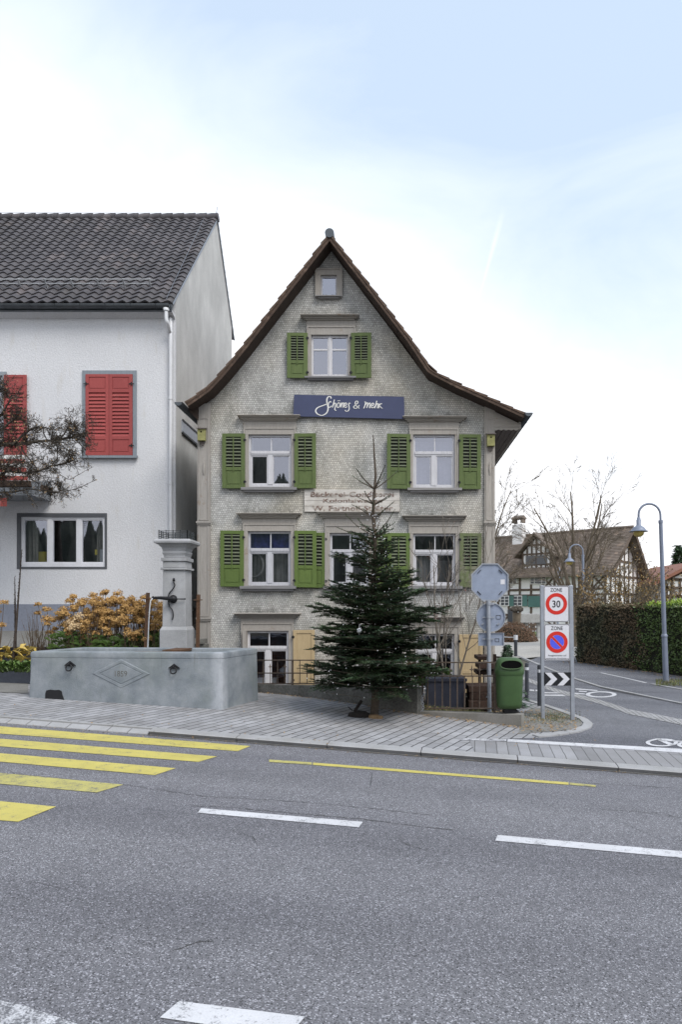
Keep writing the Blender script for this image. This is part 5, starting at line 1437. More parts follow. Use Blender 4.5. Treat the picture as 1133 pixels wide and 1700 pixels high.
def railing(p0, p1, uvs, vt, vm, vb, name, label, star_above):
    """bars between plan points p0 and p1 at the listed picture columns; rails at the listed heights"""
    r = thing(name, (p0 + p1) / 2, label, 'railing')
    def on(u, v):
        a = (u - PU) / FPX; dx, dy = p1.x - p0.x, p1.y - p0.y
        t = (a * p0.y - p0.x) / (dx - a * dy); d = p0.y + dy * t; return P(u, v, d)
    full, short, posts, u0, u1 = uvs
    m = MB()
    for v in (vt, vm, vb): m.bar(on(u0, v), on(u1, v), .020, .034)
    m.build('rail', M_railing, r)
    for u in full:
        m = MB(); m.bar(on(u, vb), on(u, vt if not star_above else vm), .016, .016); m.build('bar', M_railing, r)
    for u in posts:
        m = MB(); m.bar(on(u, vb + 8), on(u, vt - 1), .034, .034); m.build('post', M_railing, r)
    for u in short:
        m = MB()
        if not star_above: m.bar(on(u, vb), on(u, vm - 9), .014, .014)
        else: m.bar(on(u, vm), on(u, vm - 9), .012, .012)
        c = on(u, vm - 10.5); k = .05
        for s1 in (0, 1, 2, 3):
            an = s1 * math.pi / 2; d1 = Vector((math.cos(an), 0, math.sin(an))); L_ = k * (1.7 if s1 == 1 else 1)
            d2 = Vector((-d1.z, 0, d1.x))
            m.add([c + d1 * L_, c + d2 * k * .28 + Vector((0, -.012, 0)), c - d2 * k * .28 + Vector((0, -.012, 0)), c + d2 * k * .28 + Vector((0, .012, 0)), c - d2 * k * .28 + Vector((0, .012, 0))], [(0, 1, 2), (0, 4, 3), (0, 3, 1), (0, 2, 4)])
        m.build('spear', M_railing, r)
    return r
wo = Vector((.0, .08, 0))
railing(FA + wo, FB + wo, ([437, 461, 498, 522, 546, 571, 596, 621, 646, 670], [449, 473, 510, 534, 559, 583, 608, 634, 658], [486, 690], 426, 692), 1096, 1117.5, 1135, 'iron_railing', 'rusty iron railing with star spears on the low wall behind the fir', False)
railing(KB0 + wo * 2.0, KB1 + wo * 2.0, ([711, 723, 735, 748, 760, 772, 785, 797], [724, 748, 784, 797], [702, 822], 700, 828), 1099.8, 1122.3, 1176, 'iron_railing', 'rusty iron railing panel beside the sign post and green bin', True)
m = MB(); a, b = P(705, 1140, KB0.y - .02), P(701, 1181, KB0.y - .02)
for i in range(14):
    t = i / 13; c = a.lerp(b, t) + Vector((.015 * math.sin(i * .7), 0, 0)); m.ring(c, (0, 1, .1) if i % 2 else (1, .3, 0), .020, .006, 8, 4)
tag(m.build('chain', M_galv), 'short steel chain hanging at the railing end post by the fir', 'chain')
pl = thing('planter', P(745, 1165, 12.7), 'large slate blue planter tub behind the right railing', 'planter')
m = MB(); a, b = fx(708, 12.7), fx(772, 12.7); zt, zb = fz(1124, 12.7), fz(1176, 12.7)
m.hexa([(a + .02, 12.45, zb - .1), (b - .02, 12.45, zb - .1), (b - .02, 13.1, zb - .1), (a + .02, 13.1, zb - .1), (a, 12.42, zt), (b, 12.42, zt), (b, 13.13, zt), (a, 13.13, zt)]); m.build('tub', M_planter, pl, .012)
m = MB(); ring_frame(m, a + .03, b - .03, 0, 0, 0, 0, 0, 0, 0, 0) if False else None
m.box(a - .015, b + .015, 12.40, 12.43, zt - .05, zt + .004); m.build('rim', M_planter, pl)
m = MB(); m.box(a + .02, b - .02, 12.45, 13.1, zt - .04, zt - .02); m.build('soil', M_soil, pl)
lg = thing('timber_stack', P(800, 1160, 12.6), 'dark brown stack of old timbers and crates behind the sign post', 'timber stack')
for i, (u0, u1, v0, v1, y) in enumerate(((776, 824, 1160, 1174, 12.5), (778, 826, 1147, 1159, 12.55), (776, 822, 1136, 1146, 12.6), (790, 826, 1112, 1118, 13.4), (792, 827, 1100, 1108, 13.3), (791, 812, 1088, 1094, 13.3))):
    m = MB(); m.obox(P((u0 + u1) / 2, (v0 + v1) / 2, y), Vector(((u1 - u0) / 2 * y / FPX, .04 * (-1) ** i, 0)), (0, .28, 0), (0, 0, (v1 - v0) / 2 * y / FPX)); m.build('timber', M_log, lg, .008)
m = MB(); m.bar(P(797, 1178, 13.3), P(797, 1086, 13.3), .05, .05); m.bar(P(822, 1178, 13.4), P(822, 1086, 13.4), .06, .05); m.build('upright', M_log, lg)
# ------------------------------------------------------------------ vegetation helpers
def rdir(r):
    while True:
        v = Vector((r.uniform(-1, 1), r.uniform(-1, 1), r.uniform(-1, 1)))
        if .05 < v.length < 1: return v.normalized()
def limb(m, r, p, d, L, rad, depth, kw, tips=None):
    """one limb with its side limbs"""
    n = max(3, int(L / kw.get('seg', .25))); n = min(n, 9)
    pts = [p.copy()]; dd = d.normalized(); q = p.copy(); rs = [rad]
    for i in range(n):
        dd = (dd + rdir(r) * kw.get('wig', .22) + Vector((0, 0, kw.get('up', .06)))).normalized()
        q = q + dd * L / n; pts.append(q.copy()); rs.append(max(kw.get('rmin', .003), rad * (1 - (i + 1) / n * kw.get('taper', .65))))
    m.tube(pts, rs, 6 if rad > .05 else (4 if rad > .012 else 3), cap=False)
    if depth <= 0:
        if tips is not None: tips.append((q, dd))
        return
    k = kw['kids'][min(len(kw['kids']) - 1, kw['lv'] - depth)]
    for j in range(k):
        t = kw.get('t0', .25) + (1 - kw.get('t0', .25)) * (j + r.random()) / k
        i = min(n - 1, int(t * n)); f = t * n - i
        bp = pts[i].lerp(pts[i + 1], f); ax = (pts[i + 1] - pts[i]).normalized()
        sd = rdir(r); sd = (sd - ax * sd.dot(ax)); sd = sd.normalized() if sd.length > .01 else ax.orthogonal()
        an = kw.get('ang', .9) * r.uniform(.7, 1.25)
        nd = ax * math.cos(an) + sd * math.sin(an)
        limb(m, r, bp, nd, L * kw.get('lr', .55) * r.uniform(.65, 1.2) * (1.15 - .4 * t), rs[i] * kw.get('rr', .6), depth - 1, kw, tips)
# bare shrub in the yard
sh = thing('bare_shrub', P(735, 1150, 13.4), 'tall leafless pale shrub between the fir and the sign post', 'shrub')
m = MB(); r = random.Random(11); tips = []
for (u0, v0, u1, v1, rd) in ((722, 1130, 716, 985, .034), (736, 1130, 734, 960, .040), (742, 1130, 790, 1000, .026), (738, 1120, 760, 960, .022), (728, 1110, 690, 990, .020), (746, 1110, 800, 950, .018), (733, 1120, 722, 930, .022)):
    a, b = P(u0, v0, 13.3 + r.uniform(-.2, .2)), P(u1, v1, 13.3 + r.uniform(-.3, .3)); a.z -= .7 * (a.z > -.3)
    limb(m, r, a, b - a, (b - a).length * 1.1, rd, 2, dict(kids=[6, 4], lv=2, ang=.55, lr=.42, wig=.09, up=.05, rr=.5, taper=.7, rmin=.0045, t0=.35), tips)
m.build('branches', M_shrub_bark, sh)
m = MB()
for k in range(46):
    c = P(r.gauss(727, 6), r.gauss(1012, 9), 13.2 + r.uniform(-.15, .15)); m.leaf(c, rdir(r), rdir(r), .045, .022)
for q, d in tips:
    if r.random() < .12: m.leaf(q, rdir(r), rdir(r), .05, .03)
m.build('dead_leaves', M_redberry, sh)
# ------------------------------------------------------------------ the fir
fb = hit(622, 1188)
fir = thing('fir_tree', fb, 'dark green undecorated christmas fir standing on the pavement before the house', 'fir tree')
r = random.Random(5)
top = P(622, 722, fb.y); H = top.z - fb.z
tw = MB(); nd = MB()
tp = [(fb.x + .02 * math.sin(i * 1.7), fb.y + .015 * math.cos(i), fb.z + H * i / 14) for i in range(15)]
tw.tube(tp, [.062 * (1 - i / 14) ** .85 + .008 for i in range(15)], 8)
def tz(v): return P(622, v, fb.y).z
def needles(p, q, dens=150, L=.036, n_up=None, flat=True):
    d = q - p; ln = d.length; d = d.normalized(); s1 = d.cross(Vector((0, 0, 1)))
    if s1.length < .1: s1 = d.orthogonal()
    s1.normalize(); u = s1.cross(d)
    for k in range(max(3, int(ln * dens))):
        t = (k + r.random()) / max(3, int(ln * dens)); c = p.lerp(q, t)
        an = r.choice((0, math.pi)) + r.gauss(.35, .38) * r.choice((1, 1, -1)) if flat else r.uniform(0, 6.28)
        sdv = s1 * math.cos(an) + u * abs(math.sin(an)) * (1 if flat else math.copysign(1, math.sin(an)))
        e = (d * r.uniform(.45, .9) + sdv).normalized(); w_ = e.cross(u if abs(e.dot(u)) < .8 else s1).normalized() * .0072
        l = L * r.uniform(.8, 1.25)
        nd.add([c - w_, c + w_, c + e * l], [(0, 1, 2)])
def bough(p, d, L, droop, thick, twigs=True, nL=.038):
    n = 7; pts = [p]; q = p; dd = d.normalized()
    for i in range(n):
        dd = (dd + Vector((0, 0, droop if i < n * .55 else abs(droop) * 1.6)) + rdir(r) * .07).normalized(); q = q + dd * L / n; pts.append(q)
    tw.tube(pts, [thick * (1 - i / (n + .6)) + .0025 for i in range(n + 1)], 4, cap=False)
    for i in range(n):
        if i >= 2 or L < .4: needles(pts[i], pts[i + 1], 130, nL, flat=False)
    if not twigs: return
    side = 1
    nt_ = max(4, int(L / .046))
    for k in range(nt_):
        t = .14 + .86 * (k + r.random() * .5) / nt_
        i = min(n - 1, int(t * n)); c = pts[i].lerp(pts[i + 1], t * n - i); ax = (pts[i + 1] - pts[i]).normalized()
        s1 = ax.cross(Vector((0, 0, 1))).normalized() * side; side = -side
        l = L * (.10 + .42 * (1 - t) ** .7 * (.35 + t)) * r.uniform(.7, 1.2) + .06
        e = (ax * .75 + s1 * .9 + Vector((0, 0, r.uniform(-.34, .22)))).normalized()
        m1 = c + e * l * .5 + Vector((0, 0, -.01)); e2 = (e + ax * .35 + Vector((0, 0, .02))).normalized(); q2 = m1 + e2 * l * .5
        tw.tube([c, m1, q2], [.006, .004, .002], 3, cap=False)
        needles(c, m1, 170, nL); needles(m1, q2, 190, nL)
        if l > .22:
            for (cc_, sg_) in ((c.lerp(m1, .55), 1), (m1, -1), (c.lerp(m1, .85), -1), (m1.lerp(q2, .4), 1)):
                s2 = e.cross(Vector((0, 0, 1))).normalized() * sg_
                q3 = cc_ + (e * .8 + s2 * .75 + Vector((0, 0, r.uniform(-.15, .1)))).normalized() * l * r.uniform(.30, .5)
                tw.tube([cc_, q3], [.004, .002], 3, cap=False); needles(cc_, q3, 190, nL)
# the long bare leader and the sparse upper whorls
needles(Vector(tp[12]), Vector(tp[14]), 70, .022, flat=False); needles(Vector(tp[11]), Vector(tp[12]), 80, .022, flat=False)
for v, L, k, up in ((812, .50, 5, .62), (838, .42, 5, .45), (858, .44, 5, .5)):
    a0 = r.random() * 6
    for j in range(k):
        an = a0 + j * 6.283 / k + r.uniform(-.2, .2); bough(Vector((fb.x, fb.y, tz(v))), Vector((math.cos(an), math.sin(an), up)), L * r.uniform(.75, 1.15), .01, .012, False, .024)
# a few bare long side shoots reaching up by the second-floor window
for (u, v, vs_) in ((573, 852, 888), (556, 871, 890), (597, 858, 886), (658, 846, 886), (629, 862, 888)):
    e = P(u, v, fb.y + r.uniform(-.35, .1)); s0 = Vector((fb.x, fb.y, tz(vs_ + 3))); bough(s0, (e - s0) + Vector((0, 0, -.12)), (e - s0).length, .05, .011, False, .022)
PL = [(884, .40), (905, .42), (935, .46), (962, .56), (990, .70), (1020, .86), (1050, .93), (1080, 1.0), (1110, 1.06), (1132, 1.0), (1146, .80)]
def prof_len(v):
    for (v0, l0), (v1, l1) in zip(PL[:-1], PL[1:]):
        if v <= v1: return l0 + (l1 - l0) * max(0, (v - v0) / (v1 - v0))
    return PL[-1][1]
NB = 156; an = 0.0
for k in range(NB):
    v = 886 + (1144 - 886) * (k / (NB - 1)) ** .82 + r.uniform(-3, 3); an += 2.399 + r.uniform(-.3, .3)
    t = cl((v - 886) / 258, 0, 1)
    L = prof_len(v) * r.uniform(.62, 1.14)
    bough(Vector((fb.x, fb.y, tz(v))), Vector((math.cos(an), math.sin(an), .42 - .36 * t + r.uniform(-.10, .14))), L, -.02 - .015 * t, .016)
# the longest limbs picked from the photograph
for (u, v, vs_) in ((520, 1012, 1040), (535, 1000, 1030), (540, 1050, 1068), (704, 985, 1010), (736, 994, 1030), (688, 951, 985), (545, 982, 1012), (733, 1105, 1118), (528, 1130, 1128), (640, 915, 935), (560, 915, 945)):
    e = P(u, v, fb.y + r.uniform(-.3, .1)); s0 = Vector((fb.x, fb.y, tz(vs_))); bough(s0, (e - s0), (e - s0).length, .004, .016)
tw.build('trunk', M_fir_bark, fir); nd.build('needles', M_fir, fir)
# light chain
m = MB(); cord = []
r2 = random.Random(8); bl2 = MB()
for i in range(150):
    v = 795 + (1150 - 795) * (i / 149) ** .8
    zz = tz(v); R0 = .10 + .85 * cl((v - 860) / 240, 0, 1) ** .9
    an = i * .62 + r2.uniform(-.2, .2); rr_ = R0 * r2.uniform(.6, .98)
    p = Vector((fb.x + rr_ * math.cos(an), fb.y + rr_ * math.sin(an), zz + r2.uniform(-.04, .04))); cord.append(p)
m.tube(cord, .0035, 3, cap=False)
for p in cord + [P(r2.gauss(622, 6 + 46 * t), 800 + 345 * t, fb.y - (.1 + .75 * t) * r2.uniform(.5, 1)) for t in [r2.random() for _ in range(110)]]:
    bl2.lathe([(0, -.012), (.0078, 0), (0, .011)], p, 5)
sl_ = thing('light_chain', fb + Vector((0, 0, 2)), 'unlit chain of tiny white bulbs wound round the fir', 'light chain')
m.build('cord', M_fir_bark, sl_)
o = bl2.build('bulbs', M_bulb, sl_); o['kind'] = 'stuff'
m = MB(); c = P(597, 1047, fb.y - .62); m.lathe([(0, -.045), (.03, -.034), (.045, 0), (.03, .034), (0, .045)], c, 14); m.ring(c + Vector((0, -.03, 0)), (0, 1, 0), .02, .006, 12, 5); m.tube([c + Vector((0, 0, .044)), c + Vector((0, .02, .1))], .003, 4)
tag(m.build('bauble', M_signwhite), 'single small white bauble hanging in the fir', 'bauble')
# foot of the tree
sb = thing('tree_stand', hit(606, 1192), 'low dark sacking bundle with a lever at the foot of the fir', 'tree stand')
m = MB(); c = hit(597, 1190); vs = []
prs = [(.0, .09), (.10, .088), (.17, .06), (.19, .02), (.185, -.04)][::-1]
m.lathe([(a, b) for a, b in prs], (0, 0, 0), 14)
m.v = [(c.x + x * 1.0 + .01 * math.sin(9 * y), c.y + y * .6 + .0, c.z + z + .01 * math.sin(x * 23 + y * 17)) for x, y, z in m.v]; m.build('sack', M_burlap, sb)
m = MB(); m.bar(P(589, 1181, fb.y - .05), P(601, 1163, fb.y - .05), .05, .04); m.bar(P(586, 1180, fb.y - .05), P(578, 1173, fb.y - .05), .012, .012); m.build('lever', M_burlap, sb)
m = MB(); a = hit(621, 1193); r3 = random.Random(2)
m.lathe([(.085, -.05), (.095, .03), (.08, .055), (0, .06)], (a.x - .0, a.y + .04, a.z), 9); m.lathe([(.06, -.05), (.06, .04), (0, .05)], (a.x + .09, a.y + .02, a.z), 8); m.build('wood_block', M_stump, sb)

# ------------------------------------------------------------------ sign post seen from behind
sp0 = hit(813.5, 1190); sp0.z += .05
d_ = sp0.y
po = thing('sign_post', sp0, 'grey post with stop sign, round sign and plate seen from the back', 'traffic sign')
m = MB(); m.tube([P(813.5, 1192, d_), P(811.5, 997, d_)], .036, 12); m.build('post', M_galv, po)
for v in (1061, 1025, 1003, 1157): 
    m = MB(); c = P(812, v, d_); m.tube([c - Vector((0, 0, .012)), c + Vector((0, 0, .012))], .043, 12); m.bar(c + Vector((-.10 if v < 1100 else -.02, .03, 0)), c + Vector((.10 if v < 1100 else .02, .03, 0)), .02, .012); m.build('clamp', M_galv, po)
def ngon(cx, cz, R, n, rot): return [(cx + R * math.cos(rot + 2 * math.pi * i / n), cz + R * math.sin(rot + 2 * math.pi * i / n)) for i in range(n)]
ds = d_ + .06; k = ds / FPX
def plate(name, poly, matb, face):
    m = MB(); m.prism(poly, ds, ds + .012); c = Vector((sum(p[0] for p in poly) / len(poly), 0, sum(p[1] for p in poly) / len(poly)))
    o = m.build(name, matb, po)
    m = MB(); n = len(poly)
    q = [Vector((c.x + (x - c.x) * .94, 0, c.z + (z - c.z) * .94)) for x, z in poly]
    vs = [(x, ds - .022, z) for x, z in poly] + [(p.x, ds - .022, p.z) for p in q] + [(x, ds - .001, z) for x, z in poly] + [(p.x, ds - .001, p.z) for p in q]
    m.add(vs, [(i, (i + 1) % n, (i + 1) % n + n, i + n) for i in range(n)] + [(i, i + 2 * n, (i + 1) % n + 2 * n, (i + 1) % n) for i in range(n)] + [(i + n, (i + 1) % n + n, (i + 1) % n + 3 * n, i + 3 * n) for i in range(n)])
    m.build('rim', M_galv, o)
    m = MB(); m.prism([(c.x + (x - c.x) * .97, c.z + (z - c.z) * .97) for x, z in poly], ds + .013, ds + .015); m.build('sign_face', face, o); return o
oc = P(814, 966.5, ds); o = plate('octagon_plate', ngon(oc.x, oc.z, 31 * k / math.cos(math.pi / 8), 8, math.pi / 8), M_signback, M_signred); o['label'] = 'octagonal plate on top'
m = MB(); c = P(835.5, 966, ds - .004); m.box(c.x - .037, c.x + .037, ds - .003, ds - .0012, c.z - .042, c.z + .042); m.build('sticker', M_signwhite, o)
for su, sv in ((-1, 1), (1, 1), (-1, -1), (1, -1)):
    m = MB(); c = Vector((oc.x + su * .185, ds - .012, oc.z + sv * .185)); m.bar(c - Vector((.03, 0, -.03 * su * sv)), c + Vector((.03, 0, -.03 * su * sv)), .008, .02); m.build('clip', M_iron, o)
rc = P(815.5, 1024.7, ds); o2 = plate('round_plate', ngon(rc.x, rc.z, 24.5 * k, 36, 0), M_signback, M_signred)
ra, rb = P(794.4, 1072, ds), P(837.6, 1050.6, ds); o3 = plate('name_plate', [(ra.x, ra.z), (rb.x, ra.z), (rb.x, rb.z), (ra.x, rb.z)], M_signback, M_signwhite)
for (u0, u1, v0, v1, oo) in ((824.3, 832, 1021.3, 1028.2, o2), (822.5, 829.5, 1060, 1065.8, o3)):
    m = MB(); a, b = P(u0, v1, ds), P(u1, v0, ds); w_ = .008
    m.box(a.x, b.x, ds - .003, ds - .0012, a.z, a.z + w_); m.box(a.x, b.x, ds - .003, ds - .0012, b.z - w_, b.z); m.box(a.x, a.x + w_, ds - .003, ds - .0012, a.z + w_, b.z - w_); m.box(b.x - w_, b.x, ds - .003, ds - .0012, a.z + w_, b.z - w_); m.build('sticker', M_signblack, oo)
for (u, v) in ((802, 1036), (828, 1036), (806, 1046), (826, 998), (805, 998)):
    m = MB(); c = P(u, v, ds - .02); m.obox(c, (.02, 0, .012), (0, .015, 0), (-.004, 0, .008)); m.build('bracket', M_galv, o2)

# ------------------------------------------------------------------ zone sign
zb = hit(903, 1193.5); dz_ = zb.y; kz = dz_ / FPX
zn = thing('zone_sign', zb, 'white 30 zone and no parking panels between two steel posts', 'traffic sign')
for (ut, ub, wpx) in ((900.3, 902.2, 5.6), (948.6, 951.6, 6.2)):
    a, b = P(ub, 1199, dz_), P(ut, 971.5, dz_); m = MB(); m.bar(a, b, wpx * kz, .06); m.build('post', M_galv, zn, .006)
yz = dz_ - .034
def zpanel(u0, u1, v0, v1):
    a, b = P(u0, v1, yz), P(u1, v0, yz); r_ = .025; pts = []
    for cx, cz, s0 in ((b.x - r_, b.z - r_, 0), (a.x + r_, b.z - r_, 1), (a.x + r_, a.z + r_, 2), (b.x - r_, a.z + r_, 3)):
        for i in range(5): an = (s0 + i / 4) * math.pi / 2; pts.append((cx + r_ * math.cos(an), cz + r_ * math.sin(an)))
    m = MB(); m.prism(pts, yz, yz + .022); o = m.build('panel', M_signwhite, zn)
    c = Vector(((a.x + b.x) / 2, (a.z + b.z) / 2)); n = len(pts)
    def sc_(f, g): return [(c.x + (x - c.x) * f, c.y + (z - c.y) * g) for x, z in pts]
    w_ = .008; W_, H_ = (b.x - a.x) / 2, (b.z - a.z) / 2
    i0, i1 = sc_(1 - .006 / W_, 1 - .006 / H_), sc_(1 - (.006 + w_) / W_, 1 - (.006 + w_) / H_)
    m = MB(); m.add([(x, yz - .002, z) for x, z in i0] + [(x, yz - .002, z) for x, z in i1], [(i, (i + 1) % n, (i + 1) % n + n, i + n) for i in range(n)]); m.build('border', M_signblack, o)
    return o
def annulus(m, c, R0, R1, y, n=48, a0=0, a1=2 * math.pi):
    vs = []
    for i in range(n + 1):
        an = a0 + (a1 - a0) * i / n
        vs += [(c.x + R0 * math.cos(an), y, c.z + R0 * math.sin(an)), (c.x + R1 * math.cos(an), y, c.z + R1 * math.sin(an))]
    m.add(vs, [(2 * i, 2 * i + 1, 2 * i + 3, 2 * i + 2) for i in range(n)])
p1 = zpanel(903.6, 945.8, 972.6, 1032.6); p2 = zpanel(904.5, 947.2, 1036, 1096.7)
ex_, ez_ = (1, 0, 0), (0, 0, 1)
def ztext(body, u, v, hpx, wpx, par, bold=.0):
    c = P(u, v, yz); text_mb(body, (c.x, yz, c.z), ex_, ez_, hpx * kz / .73, wpx * kz, .0026, bold=bold).build('lettering', M_signblack, par)
ztext('ZONE', 924.4, 982.3, 6.3, 19.6, p1, .008); ztext('ZONE', 925.4, 1045.8, 6.3, 19.6, p2, .008); ztext('30', 924.6, 1008.2, 11.8, 13.4, p1, .012)
ztext('Ausgenommen auf', 926, 1089.4, 3.0, 30.5, p2); ztext('markierten Parkfeldern', 926, 1094.6, 3.0, 37.5, p2)
m = MB(); c = P(924.6, 1002.4, yz); annulus(m, c, 11.9 * kz, 17.8 * kz, yz - .003); m.build('red_ring', M_signred, p1)
c = P(925.6, 1066, yz)
m = MB(); annulus(m, c, 11.9 * kz, 17.8 * kz, yz - .003); d45 = Vector((.70, 0, -.714)); nn_ = Vector((.714, 0, .70))
w_ = 1.75 * kz; L_ = 12.2 * kz
m.add([c + d45 * L_ + nn_ * w_ + Vector((0, -.0032, 0)), c - d45 * L_ + nn_ * w_ + Vector((0, -.0032, 0)), c - d45 * L_ - nn_ * w_ + Vector((0, -.0032, 0)), c + d45 * L_ - nn_ * w_ + Vector((0, -.0032, 0))], [(0, 1, 2, 3)]); m.build('red_ring', M_signred, p2)
m = MB(); R_b = 11.5 * kz
for s_ in (1, -1):
    base = math.atan2(nn_.z * s_, nn_.x * s_); off_ = w_ + .5 * kz; half = math.acos(off_ / R_b)
    arc_ = [(c.x + R_b * math.cos(base + half * t), yz - .0030, c.z + R_b * math.sin(base + half * t)) for t in [-1 + i / 12 for i in range(25)]]
    m.add(arc_, [tuple(range(25))])
m.build('blue_field', M_signblue, p2)
ca, cb = P(904.2, 1138.4, yz), P(949, 1116.2, yz); W_, H_ = cb.x - ca.x, cb.z - ca.z
m = MB(); m.prism([(ca.x, ca.z), (cb.x, ca.z), (cb.x, cb.z), (ca.x, cb.z)], yz, yz + .02); cv = m.build('chevron_board', M_signblack, zn)
m = MB()
for t in (.03, .49):
    w1, tip = .225, .235
    pts = [(t, 1), (t + w1, 1), (t + w1 + tip, .5), (t + w1, 0), (t, 0), (t + tip, .5)]
    vs = [(ca.x + W_ * x, yz - .0025, ca.z + H_ * (.02 + z * .96)) for x, z in pts]; m.add(vs, [(0, 1, 2, 5), (5, 2, 3, 4)])
m.build('white_chevron', M_signwhite, cv)
# ------------------------------------------------------------------ bin and posts
b0 = hit(850, 1187); bd = 11.05
bn = thing('litter_bin', P(849, 1180, bd), 'green plastic litter bin with a hooded opening beside the railing', 'litter bin')
def sect(cx, cy, hw, hd, z, n=28, e=3.2, ty=0.0):
    out = []
    for i in range(n):
        an = 2 * math.pi * i / n; c_, s_ = math.cos(an), math.sin(an)
        out.append((cx + hw * math.copysign(abs(c_) ** (2 / e), c_), cy + hd * math.copysign(abs(s_) ** (2 / e), s_), z + ty * s_))
    return out
def loft(m, secs, smooth=True, cap0=True, cap1=True):
    n = len(secs[0]); vs = sum(secs, [])
    m.add(vs, [(j * n + i, j * n + (i + 1) % n, (j + 1) * n + (i + 1) % n, (j + 1) * n + i) for j in range(len(secs) - 1) for i in range(n)], smooth)
    if cap0: m.add(secs[0], [tuple(range(n - 1, -1, -1))])
    if cap1: m.add(secs[-1], [tuple(range(n))])
    return m
kb = bd / FPX; bx = lambda u: fx(u, bd); bz = lambda v: fz(v, bd)
cy = bd + .19
m = MB(); cx = bx(849.5)
loft(m, [sect(cx, cy, 17 * kb, .11, bz(1178.5)), sect(cx, cy, 20 * kb, .15, bz(1176)), sect(cx, cy, 20.8 * kb, .165, bz(1170)), sect(cx, cy, 22.6 * kb, .19, bz(1121))]); body = m.build('body', M_bin, bn)
m = MB(); loft(m, [sect(cx, cy, 23.2 * kb, .195, bz(1121.5)), sect(cx, cy, 24.2 * kb, .205, bz(1119)), sect(cx, cy, 24.2 * kb, .205, bz(1113)), sect(cx, cy, 23.4 * kb, .20, bz(1111)), sect(cx, cy + .02, 21.8 * kb, .18, bz(1101)), sect(cx, cy + .035, 19 * kb, .155, bz(1096)), sect(cx, cy + .045, 14 * kb, .11, bz(1093.5)), sect(cx, cy + .05, 6 * kb, .05, bz(1093))]); hood = m.build('hood', M_bin, bn)
m = MB(); oc_ = Vector((cx + .0, cy - .20, bz(1104.3))); up_ = Vector((0, .55, .84)).normalized() if False else Vector((0, .22, 1)).normalized()
vs = [oc_ + Vector((1, 0, 0)) * 18.2 * kb * math.copysign(abs(math.cos(a)) ** .75, math.cos(a)) + up_ * (8.2 * kb) * math.sin(a) * (1 if math.sin(a) > 0 else .8) + Vector((0, -.008, 0)) for a in [2 * math.pi * i / 30 for i in range(30)]]
m.add(vs, [tuple(range(30))]); m.build('opening', M_binhole, hood)
m = MB(); m.tube(vs + [vs[0]], .010, 6); m.build('opening_rim', M_bin, hood)
m = MB(); m.obox((cx + .01, cy, bz(1183)), (.10, 0, 0), (0, .06, 0), (0, 0, .045)); m.tube([(cx + .02, cy, bz(1182)), (cx + .13, cy, bz(1184)), (cx + .17, cy, bz(1188))], .028, 8); m.obox((cx - .04, cy + .22, bz(1150)), (.03, 0, 0), (0, .03, 0), (0, 0, .45)); m.build('bracket', M_iron, bn)
def bollard(u, vb, vt, lab, rad=.042):
    p = hit(u, vb); t = P(u, vt, p.y)
    o = thing('bollard', p, lab, 'bollard', 'dark bollards along the side street corner')
    h = t.z - p.z; m = MB(); m.lathe([(rad, -.1), (rad, h - .03), (rad * .9, h - .008), (0, h)], p, 14); m.build('post', M_bollard, o)
    m = MB(); m.lathe([(rad * 1.03, h - .16), (rad * 1.03, h - .10)], p, 14); m.build('reflective_band', M_reflect, o)
bollard(875.5, 1163, 1100, 'dark bollard with a pale band directly behind the green bin')
bollard(896.5, 1172, 1103, 'dark bollard behind the left post of the zone sign')
tb = hit(857, 1090); tt = P(857, 1058, tb.y)
o = thing('chain_post', tb, 'thin far post with a pale cap carrying a slack chain', 'post')
m = MB(); m.tube([tb - Vector((0, 0, .1)), tt], .085, 10); m.build('post', M_bollard, o)
m = MB(); m.tube([tt - Vector((0, 0, .12)), tt + Vector((0, 0, .1))], .10, 10); m.build('cap', M_reflect, o)
m = MB(); e1 = tt + Vector((-3.0, 2.0, .9)); m.tube([tt.lerp(e1, i / 10) - Vector((0, 0, 1.1 * (i / 10) * (1 - i / 10))) for i in range(11)], .025, 4); m.build('chain', M_reflect, o)

# ------------------------------------------------------------------ street lamps
def lamp(u, vb, top_v, ue, d, lean, lab, face=False, sgn=-1):
    p = hit(u, vb) if d is None else P(u, vb, d); d = p.y; k = d / FPX
    o = thing('street_lamp', p, lab, 'street lamp', 'blue grey arched street lamps')
    s = (p.y / 21.0)
    H_ = CAMZ - (top_v - PV) * k - p.z
    lx = lean
    def L3(h, x=0.0, y=0.0): return p + Vector((lx * h / 5.6 + x, y, h))
    m = MB(); m.tube([L3(-.1), L3(.15), L3(1.42)], [.094, .088, .084], 12); m.tube([L3(1.41), L3(1.45), L3(1.5)], [.10, .10, .07], 12)
    m.tube([L3(1.5), L3(H_ - .62)], [.068, .060], 12); m.tube([L3(H_ - .64), L3(H_ - .55)], [.07, .07], 12)
    m.build('post', M_lamp, o)
    R0 = .34; pts = []
    for i in range(15):
        an = math.pi * i / 14; q = (R0 - R0 * math.cos(an)); w_ = sgn * q
        pts.append(L3(H_ - R0 + R0 * math.sin(an) - .035, w_ if not face else 0, (-q if face else 0)))
    pts = [L3(H_ - .58)] + pts + [pts[-1] + Vector((0, 0, -.10))]
    m = MB(); m.tube(pts, .036, 8); m.build('arm', M_lamp, o)
    e = pts[-1]
    m = MB(); m.lathe([(.0, .02), (.055, .01), (.06, -.06), (.072, -.065), (.068, -.22), (.10, -.26), (.17, -.30), (.215, -.36), (.225, -.395), (.285, -.415), (.288, -.43), (.20, -.425), (0, -.42)], e, 22); m.build('shade', M_lamp, o)
    m = MB(); m.lathe([(.165, -.428), (.168, -.47), (.14, -.54), (.08, -.585), (0, -.60)], e, 18); m.build('globe', M_globe, o)
    return o
